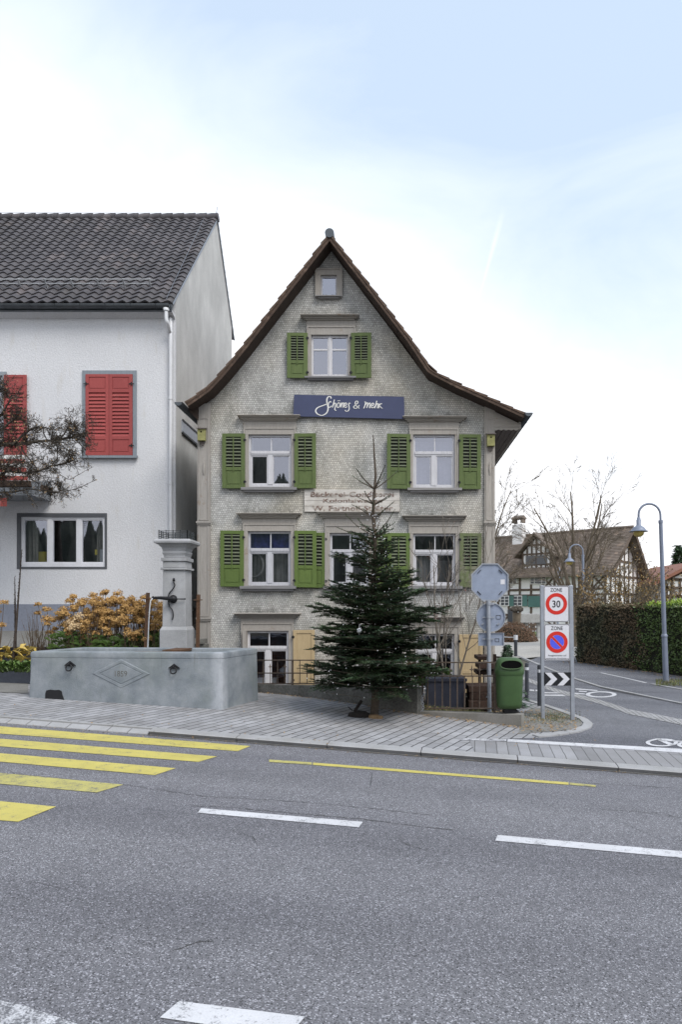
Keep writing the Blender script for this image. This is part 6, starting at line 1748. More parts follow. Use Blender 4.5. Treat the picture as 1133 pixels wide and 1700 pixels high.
lamp(1107, 1132, 834.5, 1060, None, -.19, 'tall arched street lamp in front of the green hedge')
lamp(970.5, 1075, 903, 945, 34.5, -.06, 'second arched street lamp rising behind the zone sign')
lamp(927, 1050, 942, 927, 55, 0, 'distant small street lamp seen end on above the zone sign', True)
# ------------------------------------------------------------------ hedge
r = random.Random(21)
h0, h1 = hit(956, 1099), hit(1060, 1113)
hd = (h1 - h0); hd.z = 0; hd.normalize(); hn = Vector((hd.y, -hd.x, 0))     # hn points to the road
if hn.y > 0: hn = -hn
HL = 13.0; HH = 2.42; HD = 1.5
hg = thing('hedge', h0 + hd * 4, 'tall clipped evergreen hedge beside the far footpath, browner at its left end', 'hedge')
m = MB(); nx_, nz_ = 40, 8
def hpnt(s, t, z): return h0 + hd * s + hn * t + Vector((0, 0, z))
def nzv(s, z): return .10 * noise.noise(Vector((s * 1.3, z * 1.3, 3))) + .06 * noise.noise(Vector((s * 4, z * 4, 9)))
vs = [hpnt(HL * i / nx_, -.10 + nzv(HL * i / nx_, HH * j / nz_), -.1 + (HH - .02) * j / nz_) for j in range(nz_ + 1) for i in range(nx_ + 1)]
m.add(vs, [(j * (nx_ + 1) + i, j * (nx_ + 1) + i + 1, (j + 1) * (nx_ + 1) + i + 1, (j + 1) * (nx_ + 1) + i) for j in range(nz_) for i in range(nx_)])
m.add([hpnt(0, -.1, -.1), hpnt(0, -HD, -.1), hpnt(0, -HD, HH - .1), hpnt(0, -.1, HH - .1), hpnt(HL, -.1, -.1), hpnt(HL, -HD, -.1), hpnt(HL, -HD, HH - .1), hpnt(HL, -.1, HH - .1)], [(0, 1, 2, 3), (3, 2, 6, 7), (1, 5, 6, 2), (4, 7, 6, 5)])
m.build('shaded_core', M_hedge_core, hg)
lf, lb, ln_ = MB(), MB(), MB()
for k in range(26000):
    q = r.random()
    if q < .66: s, t, z, nm = r.uniform(0, HL), 0, r.uniform(.02, HH), hn
    elif q < .90: s, t, z, nm = r.uniform(-.1, HL), -r.uniform(0, HD), HH, Vector((0, 0, 1))
    else: s, t, z, nm = 0, -r.uniform(0, HD), r.uniform(.02, HH), -hd
    top_w = .07 * noise.noise(Vector((s * .9, t, 1))) + .05 * noise.noise(Vector((s * 3, t * 3, 5)))
    off_ = nzv(s, z) - .06 + r.uniform(-.07, .07)
    den = noise.noise(Vector((s * 2.2, z * 2.2, t + 7)))
    if den < -.38 and r.random() < .8: continue
    p = hpnt(s, t, z if nm.z < .5 else HH + top_w) + nm * off_
    d = (nm * r.uniform(.2, 1) + rdir(r) * .9).normalized(); u = (rdir(r) + Vector((0, 0, .35))).normalized()
    brown = s < 4.2 + 1.2 * noise.noise(Vector((z * 1.7, s, 2))) + r.uniform(-.6, .6)
    L_ = r.uniform(.07, .125)
    if nm.z > .5 and s > 4.6 and r.random() < .75: ln_.leaf(p + Vector((0, 0, r.uniform(0, .13))), d, (u + Vector((0, 0, .8))).normalized(), L_ * 1.15, L_ * .45)  # top leaves coloured brighter to stand for light falling on the hedge
    elif brown: lb.leaf(p, d, u, L_ * .9, L_ * .55)
    else: lf.leaf(p, d, u, L_, L_ * .5)
lf.build('leaves', M_hedge, hg); lb.build('brown_leaves', M_hedge_br, hg); ln_.build('lit_top_leaves', M_hedge_lit, hg)
# ------------------------------------------------------------------ timbered farmhouse
fo = Vector((18.6, 60.0, -.6))                              # near corner of the long front and the gable
fa = Vector((-.735, .678, 0)); fg = Vector((.64, .768, 0))   # along the front (away to the left), along the gable
fh = thing('timbered_farmhouse', fo, 'large half timbered white farmhouse with a steep brown roof in the distance', 'house')
def F3(s, t, z): return fo + fa * s + fg * t + Vector((0, 0, z))
def hit_front(u, v, t=0.0):
    """point of the long front wall seen at u, v -> (s, z)"""
    a, b = (u - PU) / FPX, (v - PV) / FPX; o = fo + fg * t
    den = a * fg_perp.y * 0 if False else None
    # solve o + fa*s = (a*d, d)
    det = fa.x * (-1) - fa.y * (-a)
    d = (fa.x * (-o.y) - fa.y * (-o.x)) / det if False else None
    # fa.x*s - a*d = -o.x ; fa.y*s - d = -o.y
    D = fa.x * (-1) + a * fa.y
    s = ((-o.x) * (-1) - (-a) * (-o.y)) / D
    d = (fa.x * (-o.y) - fa.y * (-o.x)) / D
    return s, CAMZ - b * d - fo.z
Lh, Wh = 17.5, 8.6; ZE = hit_front(985, 952)[1]; ZR = CAMZ - (879 - PV) / FPX * 64.5 - fo.z
m = MB()
m.add([F3(0, 0, -1), F3(Lh, 0, -1), F3(Lh, 0, ZE), F3(0, 0, ZE)], [(0, 1, 2, 3)])
m.add([F3(0, 0, -1), F3(0, Wh, -1), F3(0, Wh, ZE - .3), F3(0, Wh / 2, ZR - .5), F3(0, 0, ZE)], [(0, 4, 3, 2, 1)])
m.add([F3(Lh, 0, -1), F3(Lh, Wh, -1), F3(Lh, Wh, ZE - .3), F3(Lh, Wh / 2, ZR - .5), F3(Lh, 0, ZE)], [(0, 1, 2, 3, 4)])
m.build('wall', M_white_far, fh)
ov, og_ = 1.3, .9
def roofside(t0, t1, z0, z1, tk):
    m = MB(); m.hexa([F3(-og_, t0, z0), F3(Lh + .6, t0, z0), F3(Lh + .6, t1, z1), F3(-og_, t1, z1), F3(-og_, t0, z0 + tk), F3(Lh + .6, t0, z0 + tk), F3(Lh + .6, t1, z1 + tk), F3(-og_, t1, z1 + tk)]); return m
slp = (ZR - ZE) / (Wh / 2)
mr = MB()
prof_f = [(-.75, ZE - .05), (-.05, ZE + .45), (Wh / 2, ZR)]
prof_b = [(Wh + 1.5, ZE - .75), (Wh - .3, ZE + .15), (Wh / 2, ZR)]
rows_ = 30
for pf in (prof_f, prof_b):
    pts = [Vector(p) for p in pf]; tot = sum((b - a).length for a, b in zip(pts[:-1], pts[1:]))
    def at2(s):
        for a, b in zip(pts[:-1], pts[1:]):
            l = (b - a).length
            if s <= l: return a.lerp(b, s / l)
            s -= l
        return pts[-1]
    for j in range(rows_):
        a, b = at2(tot * j / rows_), at2(tot * (j + 1) / rows_)
        mr.hexa([F3(-og_ - r.uniform(0, .05), a.x, a.y - .18), F3(Lh + .6, a.x, a.y - .18), F3(Lh + .6, b.x, b.y - .18), F3(-og_, b.x, b.y - .18), F3(-og_ - r.uniform(0, .05), a.x, a.y + .07), F3(Lh + .6, a.x, a.y + .07), F3(Lh + .6, b.x, b.y), F3(-og_, b.x, b.y)])
rf = mr.build('roof', M_tile_far, fh)
m = MB()
for j in range(30): 
    s = -og_ + (Lh + 1.5) * j / 30; m.tube([F3(s, Wh / 2, ZR + .04), F3(s + .62, Wh / 2, ZR + .06)], [.16, .14], 6)
m.build('ridge_tiles', M_tile_far, rf)
for (u, v0, v1, wd, t) in ((862.5, 893, 868, 1.15, Wh / 2 - .6), (1007, 884, 868, .55, Wh / 2 + .3)):
    s, z0 = hit_front(u, v0 + 3, t); z1 = hit_front(u, v1 + 3, t)[1]
    m = MB(); m.obox(F3(s, t, (z0 + z1) / 2 - .4), fa * wd / 2, fg * .4, Vector((0, 0, (z1 - z0) / 2 + .4))); ch = m.build('chimney', M_white_far, rf)
    if wd > 1:
        m = MB(); m.obox(F3(s, t, z1 + .62), fa * (wd / 2 + .08), fg * .5, Vector((0, 0, .06)))
        for q in (-1, 1): m.obox(F3(s + q * wd * .42, t, z1 + .35), fa * .09, fg * .4, Vector((0, 0, .22)))
        m.add([F3(s - wd * .55, t - .5, z1 + .68), F3(s + wd * .55, t - .5, z1 + .68), F3(s + wd * .55, t + .5, z1 + .68), F3(s - wd * .55, t + .5, z1 + .68), F3(s - wd * .5, t, z1 + .95), F3(s + wd * .5, t, z1 + .95)], [(0, 1, 5, 4), (2, 3, 4, 5), (1, 2, 5), (3, 0, 4)])
        m.build('chimney_cap', M_tile_far, ch)
# timbers of front and gable
m = MB(); tk = .20
def tf_(s0, z0, s1, z1, w_=tk, o=.035): m.bar(F3(s0, -o, z0), F3(s1, -o, z1), w_, .08, tuple(fg))
levels = [.25, 1.55, 2.95, ZE - 1.35, ZE - .12]
for z in levels: tf_(0, z, Lh, z)
for i in range(15): tf_(Lh * i / 14, .25, Lh * i / 14, ZE)
for i in range(14):
    a, b = Lh * i / 14, Lh * (i + 1) / 14
    if i % 3 == 1: tf_(a, .3, b, 1.5, .16)
    if i % 3 == 2: tf_(b, .3, a, 1.5, .16)
    if i % 4 == 0: tf_(a, levels[3], b, ZE - .15, .15); tf_(b, levels[3], a, ZE - .15, .15)
    tf_(a, (levels[2] + levels[3]) / 2, b, (levels[2] + levels[3]) / 2, .12)
def tg_(t0, z0, t1, z1, w_=tk): m.bar(F3(-.035, t0, z0), F3(-.035, t1, z1), w_, .08, tuple(fa))
for z in (.25, 1.35, 2.5, 3.5, ZE - .2, ZE + 1.2, ZE + 2.6):
    hw = Wh / 2 * min(1, max(.08, (ZR - z) / (ZR - ZE))); tg_(Wh / 2 - hw + .05, z, Wh / 2 + hw - .05, z, .17)
for i in range(9):
    t = Wh * i / 8; zt = ZE + (ZR - ZE) * (1 - abs(t - Wh / 2) / (Wh / 2)) - .5; tg_(t, .25, t, max(ZE - .3, zt), .17)
for i in range(8):
    a, b = Wh * i / 8, Wh * (i + 1) / 8
    if i % 2: tg_(a, .3, b, 1.3, .14)
m.build('timber_frame', M_timber_far, fh)
# verge boards of the gable
m = MB()
for pf in (prof_f, prof_b):
    for a, b in zip(pf[:-1], pf[1:]): m.bar(F3(-og_ - .06, a[0], a[1] - .15), F3(-og_ - .06, b[0], b[1] - .15), .34, .05, tuple(fa))
m.build('verge_board', M_timber_far, fh)
# windows and shutters of the front
def fwin(u, v, w_, h_, sh):
    s, z = hit_front(u, v)
    m = MB(); m.obox(F3(s, -.06, z), fa * w_ / 2, fg * .05, Vector((0, 0, h_ / 2))); o = m.build('window', M_white_far, fh)
    m = MB()
    for q in (-1, 1):
        for q2 in (-1, 0, 1): m.obox(F3(s + q * w_ * .235, -.118, z + q2 * h_ * .30), fa * w_ * .19, fg * .006, Vector((0, 0, h_ * .125)))
    m.build('pane', M_pane_far, o)
    if sh:
        for q in (sh if isinstance(sh, tuple) else (-1, 1)):
            m = MB(); m.obox(F3(s + q * w_ * .80, -.09, z), fa * w_ * .26, fg * .03, Vector((0, 0, h_ * .52))); m.build('shutter', M_green_far, fh)
for u in (839.5, 861): fwin(u, 997.5, 1.02, 1.0, (-1,))
for u in (853, 889, 901): fwin(u, 962.5, .95, .85, None)
fwin(977, 962, .8, .85, None)
s, z = hit_front(893, 998.5); m = MB(); m.obox(F3(s, -.09, z), fa * .95, fg * .03, Vector((0, 0, .52))); m.build('shutter', M_green_far, fh)
for u in (850, 852): 
    s, z = hit_front(u, 1026)
m = MB(); s, z = hit_front(851, 1024); m.obox(F3(s, -.06, z), fa * .45, fg * .05, Vector((0, 0, .7))); m.build('door', M_pane_far, fh)
# the timbered dormer gable
s0, zb_ = hit_front(915, 930, .3); s1, _ = hit_front(869, 930, .3); sm, zt_ = hit_front(893, 893, .3)
sl_a, sl_b = s0, s1
zbase, ztop = ZE + .2, zt_; zside = hit_front(893, 916, .3)[1]
m = MB(); q = [(sl_a, zbase), (sl_a, zside), ((sl_a + sl_b) / 2, ztop), (sl_b, zside), (sl_b, zbase)]
m.add([F3(a, .3, b) for a, b in q] + [F3(a, 4.2, b) for a, b in q], [(0, 1, 2, 3, 4), (0, 5, 6, 1), (3, 8, 9, 4)])
dm = m.build('dormer', M_white_far, fh)
m = MB()
for a, b in (((sl_a - .7, zside - .55), ((sl_a + sl_b) / 2, ztop + .35)), ((sl_b + .7, zside - .55), ((sl_a + sl_b) / 2, ztop + .35))):
    m.hexa([F3(a[0], -.3, a[1]), F3(b[0], -.3, b[1]), F3(b[0], 4.6, b[1]), F3(a[0], 4.6, a[1]), F3(a[0], -.3, a[1] + .18), F3(b[0], -.3, b[1] + .18), F3(b[0], 4.6, b[1] + .18), F3(a[0], 4.6, a[1] + .18)])
m.build('dormer_roof', M_tile_far, dm)
m = MB(); tf2 = lambda a, z0, b, z1, w_=.16: m.bar(F3(a, .27, z0), F3(b, .27, z1), w_, .06, tuple(fg))
wdm = sl_b - sl_a
for t in (.25, .55, .8): 
    z = zbase + (ztop - zbase) * t; hw = 1 if z < zside else max(.1, (ztop - z) / (ztop - zside)); tf2((sl_a + sl_b) / 2 - wdm / 2 * hw, z, (sl_a + sl_b) / 2 + wdm / 2 * hw, z)
for i in range(7):
    a = sl_a + wdm * i / 6; zt2 = zside + (ztop - zside) * (1 - abs(i - 3) / 3); tf2(a, zbase, a, zt2)
m.build('timber_frame', M_timber_far, dm)
for q in (-.2, .2):
    s = (sl_a + sl_b) / 2 + q * wdm; z = zbase + (zside - zbase) * .62; m = MB(); m.obox(F3(s, .25, z), fa * .55, fg * .03, Vector((0, 0, .42))); m.build('dormer_window', M_pane_far, dm)
# ------------------------------------------------------------------ small house at the far right
rh = thing('far_house', P(1150, 1000, 62), 'distant timbered gable with a reddish roof at the far right', 'house')
ax_ = P(1150, 938, 62); lx_ = P(1094, 962, 62); hw_ = ax_.x - lx_.x
m = MB(); m.add([(lx_.x + .8, 62, -1), (ax_.x + hw_, 62, -1), (ax_.x + hw_, 62, lx_.z), (ax_.x, 62, ax_.z - .4), (lx_.x + .8, 62, lx_.z - .1)] + [(lx_.x + .8, 72, -1), (lx_.x + .8, 72, lx_.z)], [(0, 1, 2, 3, 4), (0, 4, 6, 5)]); m.build('wall', M_white_far, rh)
m = MB()
for s_ in (-1, 1):
    a, b = (ax_.x + s_ * (hw_ + .6), lx_.z - .55), (ax_.x, ax_.z)
    m.hexa([(a[0], 61.2, a[1]), (b[0], 61.2, b[1]), (b[0], 72, b[1]), (a[0], 72, a[1]), (a[0], 61.2, a[1] + .3), (b[0], 61.2, b[1] + .3), (b[0], 72, b[1] + .3), (a[0], 72, a[1] + .3)])
m.build('roof', M_tile_red, rh)
m = MB()
for v in (962, 976, 990): m.bar(P(1105, v, 61.95), P(1200, v, 61.95), .24, .08)
for u in (1108, 1117, 1130, 1144): m.bar(P(u, 960 if u > 1112 else 968, 61.95), P(u, 1010, 61.95), .2, .08)
m.bar(P(1117, 976, 61.95), P(1128, 992, 61.95), .16, .08); m.build('timber_frame', M_timber_far, rh)
# ------------------------------------------------------------------ trees
def bare_tree(name, u, vb, d, lab, stems, kw, r, mat=M_bark_far, cat='tree', group=None, leafm_=None, nl=0, zbase=None):
    b = P(u, vb, d); b.z = zbase if zbase is not None else b.z
    o = thing(name, b, lab, cat, group); tk = MB(); br = MB(); tips = []
    for (uu, vv, rad, dy) in stems:
        e = P(uu, vv, d + dy); 
        limb(br, r, b + Vector((r.uniform(-.1, .1), 0, kw.get('fork', 1.2))), e - b - Vector((0, 0, kw.get('fork', 1.2))), (e - b - Vector((0, 0, kw.get('fork', 1.2)))).length * kw.get('ls', .92), rad, kw['lv'], kw, tips)
    tk.tube([b - Vector((0, 0, .3)), b + Vector((0, 0, .3)), b + Vector((0, 0, kw.get('fork', 1.2) + .1))], [kw['tr'] * 1.25, kw['tr'], kw['tr'] * .85], 10)
    tk.build('trunk', mat, o); br.build('crown', mat, o)
    if leafm_:
        lm = MB()
        for q, dd in tips:
            for _ in range(nl): lm.leaf(q + rdir(r) * r.uniform(0, .35), rdir(r), rdir(r), .12, .08)
        lm.build('leaves', leafm_, o)
    return o
kwT = dict(kids=[7, 6, 5], lv=3, ang=.62, lr=.46, wig=.14, up=.05, rr=.46, taper=.75, rmin=.009, tr=.30, fork=2.2, seg=.9, t0=.3)
bare_tree('bare_tree', 956, 1066, 40, 'big leafless spreading tree in front of the timbered farmhouse', [(880, 870, .11, -1), (915, 820, .13, 1), (945, 800, .14, 0), (985, 808, .14, -1), (1015, 835, .12, 1), (1040, 880, .10, 0), (865, 930, .09, -2), (975, 870, .10, -2), (1052, 925, .08, -1), (905, 885, .09, 2)], kwT, random.Random(31), zbase=-.6)
bare_tree('bare_tree', 800, 1066, 36, 'leafless tree reaching out from behind the right corner of the shingled house', [(838, 815, .11, 1), (852, 860, .09, -1), (846, 905, .08, -2), (812, 785, .12, 2), (862, 935, .07, 0), (830, 790, .09, -1)], kwT, random.Random(33), zbase=-.6)
kwS = dict(kids=[8, 6], lv=2, ang=.6, lr=.5, wig=.2, up=.05, rr=.55, taper=.7, rmin=.014, tr=.12, fork=.5, seg=.6, t0=.2)
for (u, vb, d, lab, stems, sd) in ((1045, 1070, 36, 'rusty autumn shrub rising behind the hedge by the farmhouse gable', [(1020, 960, .06, 0), (1040, 940, .07, 0), (1060, 950, .07, 1), (1075, 970, .06, 0), (1030, 985, .05, -1), (1055, 985, .05, 0)], 41),
                                   (1088, 1070, 38, 'rusty autumn shrub beside the lamp post above the hedge', [(1075, 968, .05, 0), (1092, 962, .06, 0), (1105, 970, .05, 1), (1085, 990, .05, 0), (1118, 985, .05, 0)], 43),
                                   (985, 1072, 33, 'low yellowish shrub behind the left end of the hedge', [(968, 985, .05, 0), (985, 975, .05, 0), (1000, 985, .05, 1), (975, 960, .04, 0)], 47)):
    bare_tree('autumn_shrub', u, vb, d, lab, stems, kwS, random.Random(sd), cat='shrub', group='autumn shrubs behind the hedge', leafm_=M_autumn, nl=3, zbase=-.6)
# fir far right
def small_fir(u, vt, vb, d, lab, R_max, seed, name='fir_tree'):
    rr = random.Random(seed); a, b = P(u, vb, d), P(u, vt, d); a.z = max(a.z, -.6)
    o = thing(name, a, lab, 'fir tree'); H_ = b.z - a.z
    MB().tube([a, a.lerp(b, .5), b], [.02 * H_, .012 * H_, .004 * H_], 6).build('trunk', M_fir_bark, o)
    lm = MB()
    for k in range(3200):
        t = rr.random() ** .75; ring_ = math.floor(t * 16) / 16 + .03
        z = a.z + H_ * (.06 + .94 * (1 - ring_)) if False else a.z + H_ * (1 - t * .95)
        an = rr.random() * 6.283; lay = .72 + .28 * math.sin(t * 60) ; R1 = R_max * t ** .9 * lay * (.55 + .45 * rr.random())* (1 + .22 * math.sin(an * 3 + t * 9))
        p = Vector((a.x + R1 * math.cos(an), a.y + R1 * math.sin(an), z - .10 * R1)); rad = Vector((math.cos(an), math.sin(an), -.25)).normalized()
        lm.leaf(p, (Vector((0, 0, 1)) + rdir(rr) * .5).normalized(), (rad + rdir(rr) * .4).normalized(), .09 * H_ * rr.uniform(.5, 1), .028 * H_)
    lm.build('crown', M_fir, o); return o
small_fir(1127, 905, 1040, 75, 'distant dark conifer above the red roof at the far right', 1.9, 51)
sf = small_fir(843, 1070, 1175, 13.2, 'small drooping conifer behind the green bin', .42, 52, 'small_conifer')
# brown clipped mound, pollard, cistern, low fence in front of the farmhouse
mo = hit(852, 1064); mo.y = 46; mo = P(852, 1052, 46); 
mm = thing('clipped_shrub', Vector((mo.x, mo.y, -.6)), 'low brown clipped shrub mound beside the gravel yard', 'shrub')
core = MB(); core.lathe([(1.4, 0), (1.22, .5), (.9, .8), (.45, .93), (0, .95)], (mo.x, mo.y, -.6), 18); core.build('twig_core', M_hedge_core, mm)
lm = MB(); rr = random.Random(61)
for k in range(4200):
    d = rdir(rr); d.z = abs(d.z); e = Vector((d.x * 1.6, d.y * 1.4, d.z * 1.25 * (.75 + .25 * abs(d.z)))) ; lm.leaf(Vector((mo.x, mo.y, -.6)) + e * rr.uniform(.93, 1.05), d, rdir(rr), .16, .05)
lm.build('twigs', M_mound, mm)
ci = thing('cistern', P(880, 1045, 50), 'pale concrete cistern standing on legs in front of the farmhouse', 'cistern')
a, b = P(864, 1034, 50), P(903, 1019, 50); m = MB(); m.box(a.x, b.x, 50, 51, a.z, b.z); m.build('tank', M_stone_far, ci, .03)
for u in (869, 876, 897): q = P(u, 1034, 50); m = MB(); m.box(q.x - .12, q.x + .12, 50.2, 50.6, -.8, q.z - .01); m.build('leg', M_stone_far, ci)
pb = P(858, 1046, 47); pb.z = -.6; pt = P(859, 1017, 47)
pw = thing('pollard_tree', pb, 'pollarded stump with a knobbly head by the cistern', 'tree')
m = MB(); m.tube([pb - Vector((0, 0, .2)), pb.lerp(pt, .5), pt], [.32, .26, .30], 9); m.build('trunk', M_bark_far, pw)
m = MB(); rr = random.Random(71)
for k in range(14):
    d = rdir(rr); d.z = abs(d.z) * .7 + .1; m.lathe([(0, -.16), (.15, -.08), (.17, .05), (0, .17)], pt + d * .38 + Vector((0, 0, .05)), 7)
m.build('head', M_bark_dark, pw)
wf = thing('low_fence', P(885, 1050, 52), 'low grey timber fence below the cistern', 'fence')
m = MB()
for v in (1037, 1044): m.bar(P(862, v, 52), P(905, v, 52), .16, .06)
for u in range(863, 906, 5): m.bar(P(u, 1048, 52), P(u, 1034, 52), .10, .05)
m.build('rails', M_timber_far, wf)

# ------------------------------------------------------------------ pruned tree in front of the white house
r = random.Random(77); DT = 14.1
t0 = P(-62, 1100, DT)
lt = thing('pruned_tree', t0, 'gnarled leafless ornamental tree with dense twigs at the far left', 'tree')
tk = MB(); tk.tube([t0 - Vector((0, 0, .4)), P(-60, 950, DT), P(-66, 840, DT), P(-58, 770, DT)], [.15, .13, .12, .11], 10); tk.build('trunk', M_bark_dark, lt)
br = MB(); tips = []
MAIN = [([(-58, 800), (-25, 762), (0, 739), (30, 737), (62, 733), (92, 730), (122, 725), (140, 718)], .036), ([(20, 738), (36, 724), (52, 712), (66, 709), (80, 711)], .020), ([(-58, 800), (-20, 780), (0, 773), (22, 773), (42, 762)], .024),
        ([(-58, 815), (-20, 805), (0, 792), (12, 782), (34, 785), (58, 783), (84, 774), (108, 769), (118, 764)], .026), ([(-58, 830), (-10, 819), (20, 817), (44, 812), (70, 814), (92, 818), (104, 813)], .016),
        ([(34, 740), (40, 752), (52, 766), (60, 776)], .015), ([(100, 728), (112, 712), (116, 700), (114, 690)], .013), ([(112, 726), (124, 712), (134, 700)], .012), ([(-58, 770), (-20, 735), (0, 715), (18, 700), (30, 690)], .026), ([(-30, 730), (0, 690), (14, 668), (20, 655)], .018), ([(-40, 740), (-10, 660), (0, 648)], .018),
        ([(84, 774), (96, 785), (112, 795), (126, 791), (140, 782), (155, 775)], .006), ([(40, 812), (50, 826), (58, 836), (62, 845)], .008), ([(92, 730), (95, 750), (93, 768)], .010), ([(76, 815), (100, 817), (128, 811), (148, 802), (158, 793)], .006), ([(120, 725), (134, 738), (142, 748)], .010), ([(66, 733), (84, 741), (100, 738)], .008)]
kwL = dict(kids=[7, 5], lv=2, ang=.95, lr=.55, wig=.34, up=.03, rr=.55, taper=.6, rmin=.0035, seg=.06, t0=.05)
for pts, rad in MAIN:
    dy = r.uniform(-.3, .3)
    q = spl([P(u, v, DT + dy * (i / len(pts))) for i, (u, v) in enumerate(pts)], 4)
    q = [p + rdir(r) * .008 for p in q]; n = len(q)
    br.tube(q, [rad * 1.3 * (1 - .6 * i / n) for i in range(n)], 6, cap=False)
    ln = sum((b - a).length for a, b in zip(q[:-1], q[1:]))
    k = int(ln * (21 if rad > .009 else 12))
    for j in range(k):
        i = int(n * (.12 + .86 * r.random())); i = min(i, n - 2)
        if q[i].x < P(-45, 0, DT).x: continue
        ax = (q[i + 1] - q[i]).normalized(); sd = rdir(r); sd = (sd - ax * sd.dot(ax)).normalized(); sd.z = sd.z * .8 + .2
        L_ = r.uniform(.12, .42) * (1.0 if rad > .009 else .28)
        limb(br, r, q[i], ax * .5 + sd, L_, max(.004, rad * .3), 2 if rad > .009 else 1, kwL, tips)
br.build('crown', M_bark_dark, lt)
lm = MB()
for q, d in tips:
    if r.random() < .10: lm.leaf(q, rdir(r), rdir(r), .035, .022)
for k in range(90):
    c = P(r.gauss(24, 13), r.gauss(708, 22), DT + r.uniform(-.2, .5)); lm.leaf(c, rdir(r), rdir(r), .055, .035)
lm.build('leaves', M_litter, lt)
# ------------------------------------------------------------------ flower bed
r = random.Random(91)
HY = [(72, 1003, 14.6, 3), (86, 1012, 14.5, 3), (106, 998, 14.4, 6), (116, 1010, 14.2, 6), (134, 990, 14.5, 8), (146, 1000, 14.2, 9), (158, 986, 14.5, 9), (168, 998, 14.1, 10), (178, 982, 14.5, 9), (190, 996, 14.15, 10), (203, 986, 14.5, 10), (216, 994, 14.2, 9), (230, 992, 14.5, 9), (240, 1003, 14.15, 9), (253, 997, 14.5, 9), (266, 1004, 14.4, 7), (124, 1024, 14.0, 4), (182, 1016, 13.95, 7), (150, 1022, 13.95, 6), (214, 1016, 13.95, 7), (-4, 1000, 14.0, 4), (246, 1020, 13.95, 6)]
for i, (u, v, y, k0) in enumerate(HY):
    k = int(k0 * 1.45)
    base = P(u + r.uniform(-8, 8), 1070, y); base.z = Zb(base.x, base.y)
    o = thing('hydrangea_bush', base, 'dried hydrangea with rust brown blooms in the dense clump behind the trough', 'hydrangea', 'dried hydrangeas in the flower bed')
    if i == 20: o['label'] = 'lone dried hydrangea cut off by the left picture edge'
    st_ = MB()
    for j in range(k):
        c = P(u + r.uniform(-14, 14), v + (0 if j == 0 else 44 * r.random() ** .8), y + r.uniform(-.25, .25)); R1 = r.uniform(.060, .110)
        mid = base.lerp(c, .5) + Vector((r.uniform(-.08, .08), r.uniform(-.05, .05), 0))
        st_.tube([base + rdir(r) * .05, mid, c], [.009, .007, .005], 4, cap=False)
        hdm = MB(); hdm.lathe([(0, -.3 * R1), (.4 * R1, -.15 * R1), (.45 * R1, .1 * R1), (.3 * R1, .3 * R1), (0, .36 * R1)], c, 6); sq = r.uniform(.6, .9)
        for q in range(190):
            d = rdir(r)
            if d.z < -.6: continue
            lump = 1 + .55 * noise.noise(c * 7 + d * 2.2)
            p = c + Vector((d.x, d.y, d.z * sq)) * R1 * r.uniform(.62, 1.10) * lump; L1 = r.uniform(.022, .040); e = (rdir(r) - d * .0)
            e = (e - d * e.dot(d)); e = e.normalized() if e.length > .01 else d.orthogonal()
            hdm.leaf(p - e * L1 * .5, (d + rdir(r) * 1.1).normalized(), e, L1, L1 * .85)
        hdm.build('bloom', M_hyd_pale if i == 16 else M_hyd, o)
    for j in range(9):
        c = base + Vector((r.uniform(-.35, .35), r.uniform(-.2, .2), r.uniform(.4, .9))); st_.tube([base, c], [.007, .003], 3, cap=False)
    st_.build('stems', M_stem, o)
# dark seed stalks
for (u0, u1, v0, v1, y, lab) in ((20, 36, 1080, 912, 13.9, 'tall dark dried seed stalk leaning right at the left edge of the bed'), (25, 24, 1080, 958, 14.0, 'shorter dark dried seed stalk beside the taller one')):
    a, b = P(u0, v0, y), P(u1, v1, y); a.z = Zb(a.x, a.y) - .02; o = thing('seed_stalk', a, lab, 'dried plant')
    m = MB(); m.tube([a, a.lerp(b, .4) + Vector((.01, 0, 0)), b], [.030, .022, .006], 6)
    for k in range(150):
        t = .08 + .92 * r.random(); p = a.lerp(b, t); d = rdir(r); m.leaf(p, d, (d + Vector((0, 0, .8))).normalized(), .045 * (1.3 - t * .5), .026)
    m.build('stalk', M_drystalk, o)
for i, (u, v, y) in enumerate(((60, 1020, 14.3), (66, 1035, 14.2), (52, 1000, 14.7), (206 * .25, 1040, 14.1))):
    a = P(u, 1075, y); a.z = Zb(a.x, a.y); o = thing('dry_stalks', a, 'thin dry grassy stalks beside the dark seed stalks', 'dried plant', 'thin dry stalks in the flower bed')
    m = MB()
    for k in range(9): m.tube([a, a + Vector((r.uniform(-.2, .2), r.uniform(-.1, .1), r.uniform(.5, .95)))], [.006, .002], 3, cap=False)
    m.build('stalk', M_stem, o)
def leafplant(name, u, v, y, n, L_, W_, mat, lab, cat, group, spread=.3, hz=.35):
    a = P(u, v, y); a.z = Zb(a.x, a.y) if a.x < -4.3 else a.z
    o = thing(name, a, lab, cat, group); m = MB()
    for k in range(n):
        an = r.random() * 6.283; d = Vector((math.cos(an), math.sin(an), r.uniform(.1, 1.1))).normalized(); l = L_ * r.uniform(.6, 1.2)
        p = a + Vector((r.uniform(-spread, spread), r.uniform(-spread, spread) * .5, r.uniform(0, hz)))
        nrm = (Vector((0, 0, 1)) + rdir(r) * .5).normalized(); q = p + d * l
        sdv = d.cross(nrm).normalized() * W_ / 2; md_ = p + d * l * .5 + Vector((0, 0, .03))
        m.add([p, md_ + sdv, q - Vector((0, 0, .04)), md_ - sdv], [(0, 1, 2), (0, 2, 3)])
    m.build('leaves', mat, o); return o
for i, (u, v, y) in enumerate(((10, 1085, 13.95), (28, 1082, 14.0), (44, 1085, 13.95), (-12, 1085, 13.95))):
    leafplant('hosta', u, v, y, 22, .26, .085, M_leafyellow, 'yellowed drooping perennial at the left end of the bed', 'perennial', 'yellowed perennials in the bed')
